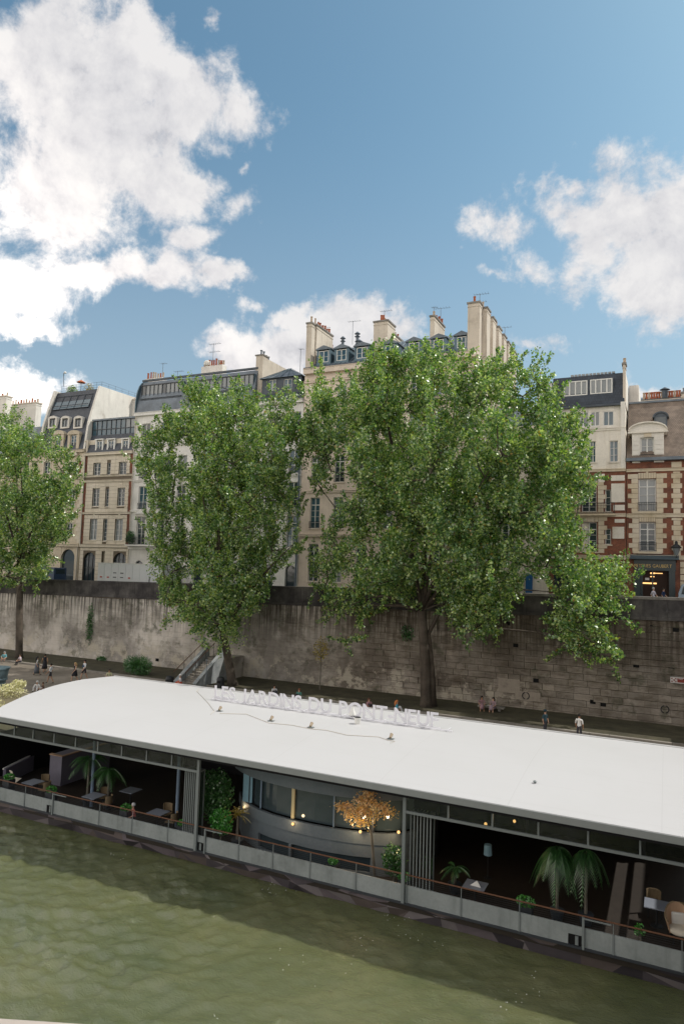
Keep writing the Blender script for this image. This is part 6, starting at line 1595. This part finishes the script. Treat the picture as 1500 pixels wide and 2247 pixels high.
fronds('palm_plant', 'tall hanging palm-like fern in the right dining room', tuple(at(1222, 1862, 26.4)), 16, 1.15, 1.7, 'leafd', wid=.34, leaflets=26)
fronds('palm_plant', 'slimmer palm just right of the hanging fern', tuple(at(1285, 1870, 26.6)), 12, 1.0, 1.7, 'leafd', wid=.28, leaflets=18)
fronds('yucca_plant', 'spiky yucca plant at the left end of the curved wall', tuple(at(522, 1790, 26.0)), 26, .85, .55, 'leafy', leaflets=3, wid=.05, up=1.4)
fronds('fern_plant', 'small fern in a pot behind the right folded doors', tuple(at(998, 1905, 26.6)), 12, .7, .8, 'leafd', wid=.12)
c = at(466, 1745, 26.0); shrub('bamboo_plant', 'tall dark bamboo-like shrub left of the curved wall', 'shrub', (c.x, 26.2, c.z), (.95, .5, 1.15), 3600, 'leafd', .11, stem=c.z-FZ)
c = at(482, 1805, 25.6); shrub('leafy_shrub', 'lower bright green shrub at the foot of the bamboo', 'shrub', (c.x, 25.7, c.z), (.6, .3, .6), 1100, 'leafg', .10, stem=c.z-FZ)
c = at(868, 1885, 26.2); shrub('leafy_shrub', 'dark leafy shrub below the orange maple', 'shrub', (c.x, 26.0, c.z), (.5, .35, .65), 1000, 'leafd', .10, stem=c.z-FZ)
# orange maple with flat layered sprays
mt = thing('orange_maple', 'small maple with layered orange leaves in front of the dark windows', 'tree', tuple(at(815, 1860, 25.6)))
off = Vector(mt.location); base = Vector(mt.location); MP = []; bm_ = MB()
bm_.tube([(base.x+.2, 25.6, FZ), at(815, 1835, 25.6), at(805, 1790, 25.55), at(808, 1745, 25.5)], [.06, .05, .035, .01], 6)
for (px, py, rx, rz_, nn) in ((808, 1742, .22, .14, 150), (792, 1755, .28, .12, 150), (812, 1762, .3, .12, 170), (786, 1778, .35, .10, 190), (802, 1780, .4, .12, 220), (835, 1770, .34, .10, 190), (850, 1785, .3, .10, 150), (758, 1772, .26, .12, 150), (748, 1768, .2, .1, 80), (768, 1790, .28, .12, 120), (800, 1806, .3, .12, 170), (782, 1800, .2, .14, 70), (822, 1790, .25, .1, 70)):
    p = at(px, py, 25.45); MP.append(np.array(p)+rng.normal(size=(nn, 3))*np.array([rx*.55, .22, rz_*.6])); bm_.tube([at(806, 1800, 25.55), (Vector(at(806, 1790, 25.5))+p)/2+Vector((0, 0, .05)), p], [.02, .014, .006], 4)
bm_.build('trunk', M['twig'], mt); leaf_mesh('crown', np.concatenate(MP), .085, M['leafo'], mt)
for px, py, Y, r_, lb in ((109, 1736, 25.3, .28, 'clipped round green bush by the rail, leftmost'), (273, 1776, 25.3, .28, 'clipped round bush by the rail near the pink-shirted person'), (397, 1810, 25.3, .24, 'clipped round bush beside the left folded doors'), (886, 1930, 25.3, .26, 'clipped round bush beside the right folded doors'), (1152, 1985, 25.3, .32, 'largest clipped round bush by the rail below the hanging fern'), (727, 1895, 25.35, .2, 'small low bush below the porthole window of the curved wall'), (16, 1708, 25.3, .28, 'clipped bush at the left end of the handrail')):
    c = at(px, py, Y); z = c.z; t = thing('round_bush', lb, 'bush', (c.x, Y+.1, FZ), 'clipped round bushes along the rail')
    MB().box(c.x-.22, c.x+.22, Y-.08, Y+.32, FZ, z-.06).build('planter', M['frameD'], t); P = rng.normal(size=(420, 3)); P /= np.linalg.norm(P, axis=1)[:, None]; P = P*r_*(.8+.25*rng.random((420, 1)))*np.array([1, .85, .6])+np.array([c.x, Y+.12, z+.03]); leaf_mesh('foliage', P, .07, M['leafg'], t, up=1.)
c = at(1403, 2043, 25.25); shrub('rail_plant', 'little leafy plant poking over the handrail near the right edge', 'plant', (c.x, 25.3, c.z), (.2, .12, .2), 160, 'leafg', .07, stem=c.z-FZ)


# ------------------------------------------------------------------ people
_pm = {}
def pmat(kind, col):
    k = (kind, tuple(col))
    if k not in _pm: _pm[k] = simple(kind, col, .75 if kind != 'skin' else .5, .3, var=.10, scale=8, objspace=True)
    return _pm[k]
SK = {'light': (.48, .29, .20), 'tan': (.36, .20, .12), 'dark': (.12, .065, .04)}


def person(label, loc, rz=0, pose='stand', top_=(.6, .6, .6), low=(.03, .03, .04), skin='light', hair=(.03, .02, .015), h=1.7, shorts=False, skirt=None, long_hair=False, hat=None, bag=None, sleeve=True, bare_arms=False, seat=.42, group=None):
    t = thing('person', label, 'person', loc, group, rz); s = h/1.75
    J = dict(pel=(0, 0, .97), wai=(0, 0, 1.10), che=(0, 0, 1.30), nek=(0, 0, 1.47), jaw=(0, -.02, 1.54), hea=(0, -.01, 1.63), cro=(0, 0, 1.72))
    if pose in ('stand', 'walk'):
        st = .26 if pose == 'walk' else .03; sw = .22 if pose == 'walk' else .02
        L = dict(hipL=(-.09, 0, .93), kneL=(-.10, -st*.7, .52), ankL=(-.10, -st, .10), toeL=(-.11, -st-.17, .04), hipR=(.09, 0, .93), kneR=(.10, st*.35, .51), ankR=(.10, st*1.1, .12), toeR=(.11, st*1.1-.15, .05),
                 shoL=(-.18, 0, 1.41), elbL=(-.24, sw*.5, 1.14), wriL=(-.24, -.06+sw*.3, .90), shoR=(.18, 0, 1.41), elbR=(.24, -sw*.4, 1.14), wriR=(.23, -.08-sw, .92)); dz = 0; dy = 0
    else:
        low_ = pose == 'ground'; zz = .12 if low_ else seat+.06; dz = zz-.97; kz = .45 if low_ else zz+.02; ky = -.36 if low_ else -.44
        fy = -.52 if low_ else -.46
        J = {k: (v[0], v[1]-(.10 if k not in ('pel', 'wai') else .03), v[2]+dz-.02) for k, v in J.items()}
        L = dict(hipL=(-.09, -.02, zz), kneL=(-.14, ky, kz), ankL=(-.12, fy, .09), toeL=(-.13, fy-.16, .04), hipR=(.09, -.02, zz), kneR=(.14, ky+.03, kz-.02), ankR=(.15, fy+.03, .09), toeR=(.16, fy-.13, .04),
                 shoL=(-.18, -.10, 1.41+dz), elbL=(-.25, -.20, 1.16+dz), wriL=(-.12, -.36, 1.08+dz), shoR=(.18, -.10, 1.41+dz), elbR=(.25, -.18, 1.15+dz), wriR=(.14, -.36, 1.06+dz))
    J.update(L)
    for sd, sg_ in (('L', -1), ('R', 1)):
        w = Vector(J['wri'+sd]); e = Vector(J['elb'+sd]); d = (w-e).normalized(); J['pal'+sd] = tuple(w+d*.075)
    R = dict(pel=.125, wai=.115, che=.135, nek=.055, jaw=.068, hea=.092, cro=.055, hipL=.09, hipR=.09, kneL=.060, kneR=.060, ankL=.040, ankR=.040, toeL=.030, toeR=.030, shoL=.062, shoR=.062, elbL=.044, elbR=.044, wriL=.028, wriR=.028, palL=.034, palR=.034)
    if not shorts and skirt is None:
        for k in ('kneL', 'kneR'): R[k] = .075
        for k in ('ankL', 'ankR'): R[k] = .056
    E_ = [('pel', 'wai', 1), ('wai', 'che', 1), ('che', 'nek', 1), ('nek', 'jaw', 0), ('jaw', 'hea', 0), ('hea', 'cro', 0)]
    for sd in 'LR':
        E_ += [('pel', 'hip'+sd, 2), ('hip'+sd, 'kne'+sd, 2), ('kne'+sd, 'ank'+sd, 0 if (shorts or skirt is not None) else 2), ('ank'+sd, 'toe'+sd, 3), ('che', 'sho'+sd, 1), ('sho'+sd, 'elb'+sd, 0 if bare_arms else 1), ('elb'+sd, 'wri'+sd, 0 if not (sleeve is 'long') else 1), ('wri'+sd, 'pal'+sd, 0)]
    names = list(J); idx = {k: i for i, k in enumerate(names)}
    me = bpy.data.meshes.new('sk'); me.from_pydata([tuple(Vector(J[k])*s) for k in names], [(idx[a], idx[b]) for a, b, _ in E_], []); o = bpy.data.objects.new('sk', me); COL.objects.link(o)
    md = o.modifiers.new('s', 'SKIN'); md.use_smooth_shade = True; md.branch_smoothing = .6
    if not me.skin_vertices: me.skin_vertices.new() if hasattr(me.skin_vertices, 'new') else None
    if not me.skin_vertices:
        bm = bmesh.new(); bm.from_mesh(me); lay = bm.verts.layers.skin.verify(); bm.to_mesh(me); bm.free()
    sv = me.skin_vertices[0].data
    for k, i in idx.items():
        fx = 1.25 if k in ('pel', 'wai', 'che') else 1.0; sv[i].radius = (R[k]*s*fx, R[k]*s*(.82 if fx > 1 else 1)); sv[i].use_root = (k == 'pel')
    sd_ = o.modifiers.new('d', 'SUBSURF'); sd_.levels = 1; sd_.render_levels = 1
    bpy.context.view_layer.update(); body_ = bpy.data.meshes.new_from_object(o.evaluated_get(bpy.context.evaluated_depsgraph_get())); bpy.data.objects.remove(o)
    segs = [(Vector(J[a])*s, Vector(J[b])*s, r) for a, b, r in E_]
    body_.materials.clear()
    for m_ in (pmat('skin', SK[skin]), pmat('top_cloth', top_), pmat('leg_cloth', low), pmat('shoe', (.05, .045, .04)), pmat('eye_dark', (.01, .01, .01))): body_.materials.append(m_)
    for f_ in body_.polygons:
        c = f_.center; best = (9, 0)
        for a, b, r in segs:
            ab = b-a; tt = max(0, min(1, (c-a).dot(ab)/ab.length_squared)); dd = (c-a-ab*tt).length
            if dd < best[0]: best = (dd, r)
        f_.material_index = best[1]
        if shorts and best[1] == 2 and pose in ('stand', 'walk') and c.z < .62*s: f_.material_index = 0
        f_.use_smooth = True
    # fingers, nose, ears, eyes joined in
    ex = MB()
    for sd, sg_ in (('L', -1), ('R', 1)):
        w = Vector(J['wri'+sd])*s; p = Vector(J['pal'+sd])*s; d = (p-w).normalized(); sv2 = d.cross(Vector((1, 0, 0))).normalized()
        for k in range(4):
            b0 = p+sv2*(.022*(k-1.5))*s; l = (.065, .075, .07, .055)[k]*s; ex.tube([b0, b0+d*l*.55, b0+d*l*.9+Vector((-sg_*.02, 0, 0))*s], [.010*s, .009*s, .007*s], 4, 0)
        ex.tube([w+d*.03*s, w+d*.05*s+Vector((0, -.035, 0))*s, w+d*.09*s+Vector((-sg_*.01, -.045, 0))*s], [.012*s, .011*s, .008*s], 4, 0)
    hc = Vector(J['hea'])*s; ex.add([hc+Vector(v)*s for v in ((-.014, -.088, -.02), (.014, -.088, -.02), (0, -.118, -.022), (0, -.086, .025))], [(0, 1, 2), (0, 2, 3), (1, 3, 2)], 0)
    for sg_ in (-1, 1):
        ex.add([hc+Vector((sg_*x_, y_, z_))*s for x_, y_, z_ in ((.018, -.094, .012), (.046, -.086, .012), (.046, -.086, .024), (.018, -.094, .024))], [(0, 1, 2, 3)], 4)
        ex.add([hc+Vector((sg_*x_, y_, z_))*s for x_, y_, z_ in ((.085, -.01, -.02), (.085, .02, -.02), (.108, .02, .025), (.108, -.005, .03))], [(0, 1, 2, 3)], 0)
    ex.add([hc+Vector(v)*s for v in ((-.025, -.090, -.050), (.025, -.090, -.050), (.02, -.092, -.058), (-.02, -.092, -.058))], [(0, 1, 2, 3)], 4)
    m2 = bpy.data.meshes.new('x'); m2.from_pydata([tuple(v) for v in ex.v], [], ex.f); m2.polygons.foreach_set('material_index', ex.mi)
    bm = bmesh.new(); bm.from_mesh(body_); bm.from_mesh(m2); bm.to_mesh(body_); bm.free(); body_.name = 'body'
    bo = bpy.data.objects.new('body', body_); COL.objects.link(bo); bo.parent = t
    # hair
    hb = MB(); prof = []; n = 12
    for k in range(7):
        a = math.pi/2*k/6; prof.append((.108*math.cos(a)*s+.002, .118*math.sin(a)*s))
    hb.lathe((hc.x, hc.y+.014*s, hc.z+.012*s), [(.100*s, -.035*s)]+prof, n); 
    hb.v = [(x_, y_ if not (y_ < hc.y-.06*s and z_ < hc.z+.05*s) else hc.y-.062*s, z_) for x_, y_, z_ in hb.v]
    if long_hair: hb.tube([hc+Vector((0, .06, .03))*s, hc+Vector((0, .10, -.10))*s, hc+Vector((0, .09, -.26))*s, hc+Vector((0, .08, -.40))*s], [.09*s, .105*s, .09*s, .04*s], 8)
    hb.build('hair', pmat('hair', hair), t, smooth=True, world=False)
    if hat is not None:
        hm_ = MB(); hm_.lathe((hc.x, hc.y, hc.z+.055*s), [(.122*s, 0), (.12*s, .05*s), (.08*s, .095*s), (.01*s, .105*s)], 12); hm_.add([hc+Vector(v)*s for v in ((-.09, -.09, .06), (.09, -.09, .06), (.06, -.20, .05), (-.06, -.20, .05))], [(0, 1, 2, 3), (3, 2, 1, 0)]); hm_.build('hat', pmat('hat_cloth', hat), t, smooth=True, world=False)
    if skirt is not None:
        col_, ln_ = skirt; z1_ = (J['wai'][2]-.02)*s
        if pose in ('stand', 'walk'):
            sb3 = MB(); sb3.lathe((0, 0, 0), [(.15*s, z1_), (.18*s, .93*s), (.22*s, (.93-ln_*.5)*s), (.27*s, (.93-ln_)*s), (.25*s, (.93-ln_)*s+.01)], 14); sb3.build('skirt', pmat('skirt_cloth', col_), t, smooth=True, world=False)
        else:
            sb3 = MB(); k0 = Vector(J['pel'])*s; k1 = (Vector(J['kneL'])+Vector(J['kneR']))/2*s; sb3.tube([k0+Vector((0, .05, 0)), k0.lerp(k1, .5)+Vector((0, 0, .02)), k1, k1+Vector((0, -.08, -.2))], [.19*s, .2*s, .17*s, .15*s], 10); sb3.build('skirt', pmat('skirt_cloth', col_), t, smooth=True, world=False)
    if bag is not None:
        c_ = (Vector(J['che'])+Vector((.05, -.16, -.08)))*s; bb_ = MB(); bb_.box(c_.x-.09, c_.x+.09, c_.y-.05, c_.y+.02, c_.z-.08, c_.z+.07); bb_.tube([Vector(J['shoL'])*s+Vector((.05, -.02, .05)), c_+Vector((-.02, 0, .05))], .015, 4); bb_.build('shoulder_bag', pmat('bag_cloth', bag), t, world=False)
    return t


def q_(px, py, z=QZ): c = atz(px, py, z); return (c.x, c.y, z)
g1 = 'people on the lower quay'
person('person in a teal top seated on the kerb by the steel drum', (*at(9, 1462, 48.9).xy, QZ+.1), .5, 'sit', (.16, .42, .47), (.25, .16, .12), 'light', (.30, .30, .30), long_hair=True, seat=.25, group=g1)
person('person in dark clothes sitting just left of the teal-topped one', (*at(-6, 1465, 49.3).xy, QZ+.1), .2, 'sit', (.03, .04, .06), (.03, .03, .04), 'tan', seat=.25, group=g1)
person('person in a pale pink shirt sitting on the kerb under the leftmost tree', (*at(45, 1468, 48.9).xy, QZ), -.35, 'sit', (.58, .50, .53), (.02, .02, .025), 'light', seat=.30, group=g1)
person('woman in a long grey dress walking with a white sleeve showing', q_(80, 1482), 2.6, 'walk', (.55, .53, .50), (.08, .09, .10), 'light', (.02, .02, .02), skirt=((.10, .11, .125), .75), long_hair=True, group=g1)
person('person in black with a long skirt beside the grey-dressed woman', q_(97, 1476), -2.2, 'walk', (.02, .022, .03), (.02, .02, .02), 'tan', (.02, .015, .01), skirt=((.02, .02, .025), .55), bare_arms=True, group=g1)
person('person in a white shirt and black shorts striding across the quay', q_(110, 1500), -.9, 'walk', (.62, .63, .64), (.02, .02, .025), 'tan', (.015, .012, .01), shorts=True, group=g1)
person('person in white with headscarf sitting on the ground by the roof edge', q_(82, 1517), .4, 'ground', (.66, .64, .60), (.60, .58, .55), 'light', (.62, .60, .57), long_hair=True, group=g1)
person('small person in brown sitting beside the white headscarf', q_(96, 1517), -.4, 'ground', (.12, .07, .05), (.50, .45, .42), 'tan', (.10, .05, .03), h=1.45, group=g1)
person('blonde woman in a short black dress and dark boots walking', q_(163, 1497), -.3, 'walk', (.015, .015, .02), (.02, .02, .02), 'light', (.42, .28, .13), skirt=((.015, .015, .02), .35), long_hair=True, bare_arms=True, group=g1)
person('man in a white t-shirt with a blue shoulder bag and black shorts', q_(184, 1493), -.2, 'walk', (.68, .69, .70), (.02, .02, .03), 'light', (.03, .02, .02), shorts=True, bag=(.03, .07, .14), h=1.8, group=g1)
person('dark-haired person in a pale yellow top behind the highest point of the roof edge', q_(239, 1499), .6, 'sit', (.50, .49, .30), (.3, .3, .3), 'tan', (.02, .015, .01), group=g1)
person('person in a white cap with a red wrap seated beside the stairs', q_(397, 1512), -.7, 'sit', (.62, .60, .62), (.60, .10, .05), 'light', (.4, .35, .3), hat=(.68, .66, .64), skirt=((.60, .10, .05), .4), group=g1)
person('dark-haired person in a white shirt sitting on the grass behind the letters', q_(600, 1526), .9, 'ground', (.64, .63, .62), (.05, .05, .06), 'light', (.02, .015, .01), group=g1)
person('person in green sitting low, only the head above the roof edge', q_(657, 1534), 0, 'ground', (.08, .22, .18), (.05, .05, .06), 'light', (.20, .08, .04), group=g1)
person('brown-haired person in pink seated behind the middle of the roof', q_(807, 1556), 1.0, 'ground', (.45, .25, .27), (.05, .04, .05), 'light', (.10, .05, .03), long_hair=True, group=g1)
person('red-haired person in a teal top and white sleeve near the large trunk', q_(867, 1563), 1.8, 'ground', (.05, .26, .34), (.6, .6, .6), 'light', (.48, .17, .05), long_hair=True, h=1.8, group=g1)
person('dark-haired person in a pink dress on the left end of the bench', (*q_(1056, 1562)[:2], QZ), .3, 'sit', (.26, .15, .16), (.10, .07, .08), 'tan', (.015, .012, .01), skirt=((.26, .16, .18), .4), long_hair=True, group=g1)
person('dark-haired person in a grey-pink dress on the right end of the bench', (*q_(1083, 1565)[:2], QZ), -.3, 'sit', (.30, .21, .23), (.10, .08, .09), 'light', (.02, .015, .012), skirt=((.28, .21, .24), .4), long_hair=True, group=g1)
person('person in a dark teal cap and top half hidden by the roof edge', q_(1195, 1612), 1.0, 'stand', (.03, .07, .09), (.04, .04, .05), 'light', (.02, .02, .02), hat=(.02, .05, .07), h=1.6, group=g1)
person('dark-haired man in a white shirt seen from behind beyond the right of the roof', q_(1270, 1628), 2.9, 'stand', (.70, .69, .66), (.05, .05, .06), 'tan', (.015, .012, .01), h=1.75, group=g1)
c = at(1433, 1300, 61); person('grey-haired person in a white patterned shirt walking past the shop', (c.x, 61, streetz(c.x)), 1.2, 'walk', (.55, .52, .56), (.06, .06, .08), 'light', (.5, .48, .45), h=1.72)
c = at(1455, 1300, 62.5); person('person in navy blue walking behind the white-shirted passer-by', (c.x, 62.5, streetz(c.x)), 1.4, 'walk', (.02, .04, .10), (.03, .03, .04), 'light', (.04, .03, .02), h=1.66)
c = at(290, 1797, 25.45); person('person in a pink top leaning at the boat handrail', (c.x, 25.62, FZ), -.6, 'sit', (.72, .20, .19), (.05, .05, .06), 'light', (.42, .42, .42), seat=.38, h=1.6)
# bench under the pair
bx = (q_(1056, 1566)[0]+q_(1083, 1569)[0])/2; by = q_(1070, 1562)[1]+.05; sbn = thing('stone_bench', 'dark stone bench carrying the pair of seated people', 'bench', (bx, by, QZ))
MB().box(bx-1.0, bx+1.0, by-.1, by+.4, QZ+.3, QZ+.42).build('seat', M['kerb'], sbn)
for s_ in (-.7, .55): MB().box(bx+s_, bx+s_+.18, by-.02, by+.32, QZ, QZ+.298).build('leg', M['kerb'], sbn)
pp_ = thing('paper', 'white sheet of paper held between the seated pair', 'paper', (bx, by-.35, QZ+.55)); MB().box(bx-.18, bx+.14, by-.5, by-.22, QZ+.55, QZ+.555).build('sheet', M['frame'], pp_)
# parked vehicle at the right edge of the street
c = at(1491, 1300, 62); zt = at(1493, 1281, 62).z; zs = streetz(c.x)
kx0 = at(1488, 1300, 62).x; vk = thing('parked_van', 'pale blue-grey van parked at the right edge in front of the corner house', 'van', (kx0+2, 62, zs)); M['vanl'] = simple('pale_blue_van_paint', (.30, .38, .45), .35, .5, var=.05)
mb = MB(); mb.prism_y([(kx0, zs+.4), (kx0, zt-.8), (kx0+.25, zt-.1), (kx0+.5, zt), (kx0+4.6, zt), (kx0+4.6, zs+.4)], 62, 63.9); mb.build('van_body', M['vanl'], vk)
MB().box(kx0-.012, kx0-.002, 62.2, 63.7, zt-1.0, zt-.85).build('rear_window', M['glass'], vk); MB().prism_y([(kx0+.2, zt-.85), (kx0+.35, zt-.2), (kx0+1.5, zt-.2), (kx0+1.5, zt-.85)], 61.985, 61.997).build('side_window', M['glass'], vk)
for x in (kx0+.9, kx0+3.8): MB().tube([(x, 61.97, zs+.36), (x, 62.2, zs+.36)], .36, 14).build('wheel', M['tyre'], vk)

# white flecks painted in as sun glints on the river
fk = MB(); rf = random.Random(9)
for (px, py, sx_, sy_, n_) in ((610, 1925, 30, 28, 26), (600, 1955, 40, 25, 22), (862, 2018, 40, 22, 18), (905, 2060, 30, 20, 12), (960, 2075, 22, 14, 8), (1120, 2200, 45, 20, 16), (795, 2065, 22, 14, 14), (1150, 2180, 40, 20, 14), (1170, 2145, 20, 12, 8), (470, 2230, 20, 8, 6), (700, 2090, 200, 80, 26), (260, 1880, 60, 16, 14)):
    for _ in range(n_//2):
        c = atz(px+rf.gauss(0, sx_*.5), py+rf.gauss(0, sy_*.5), .05); s_ = rf.uniform(.006, .017); a = rf.random()*6.28
        fk.add([(c.x+s_*math.cos(a+k*math.pi/3)*rf.uniform(.7, 1.5), c.y+s_*math.sin(a+k*math.pi/3), .055+(.012 if k % 2 else 0)) for k in range(6)], [tuple(range(6))])
fo = fk.build('glint_flecks', simple('white_glint', (.80, .80, .76), .6)); tag(fo, 'tiny white flecks painted as sun glints on the olive river', 'sunglint', kind='stuff')
# ------------------------------------------------------------------ the bridge we stand on
M['bstone'] = stone('pale_bridge_stone', (.48, .42, .37), (.30, .26, .22), None, .3, 1.)
br = thing('stone_bridge', 'pale stone bridge parapet crossing the bottom left corner', 'bridge', (8, 0, 0))
pa = atz(0, 2236, 11.88); pb2 = atz(150, 2246, 11.88); dv = (pb2-pa).normalized(); nv = Vector((dv.y, -dv.x, 0)) 
if nv.y > 0: nv = -nv
ea = pa-dv*4; eb = pb2+dv*3
for k in range(5):
    s0 = ea.lerp(eb, k/5); s1 = ea.lerp(eb, (k+1)/5)-dv*.008; i0, i1 = s0+nv*.45, s1+nv*.45
    MB().prism_z([(s0.x, s0.y), (s1.x, s1.y), (i1.x, i1.y), (i0.x, i0.y)], 11.68, 11.88).build('parapet_slab', M['bstone'], br)
s0 = ea-nv*-.06; s1 = eb-nv*-.06
MB().prism_z([(s0.x, s0.y), (s1.x, s1.y), (6.9, -6.5), (-2.5, -7.5)], 0, 10.8).build('bastion', M['bstone'], br)
MB().prism_z([(s0.x, s0.y), (s1.x, s1.y), (s1.x+nv.x*.3, s1.y+nv.y*.3), (s0.x+nv.x*.3, s0.y+nv.y*.3)], 10.8, 11.678).build('bastion_parapet', M['bstone'], br)
MB().box(6.9, 24, -60, 56, 5.0, 12.2).build('bridge_deck', M['bstone'], br)
for y in (-40, -18, 4, 38): MB().box(6.9, 24, y-2.2, y+2.2, -2, 5.0).build('bridge_pier', M['bstone'], br)
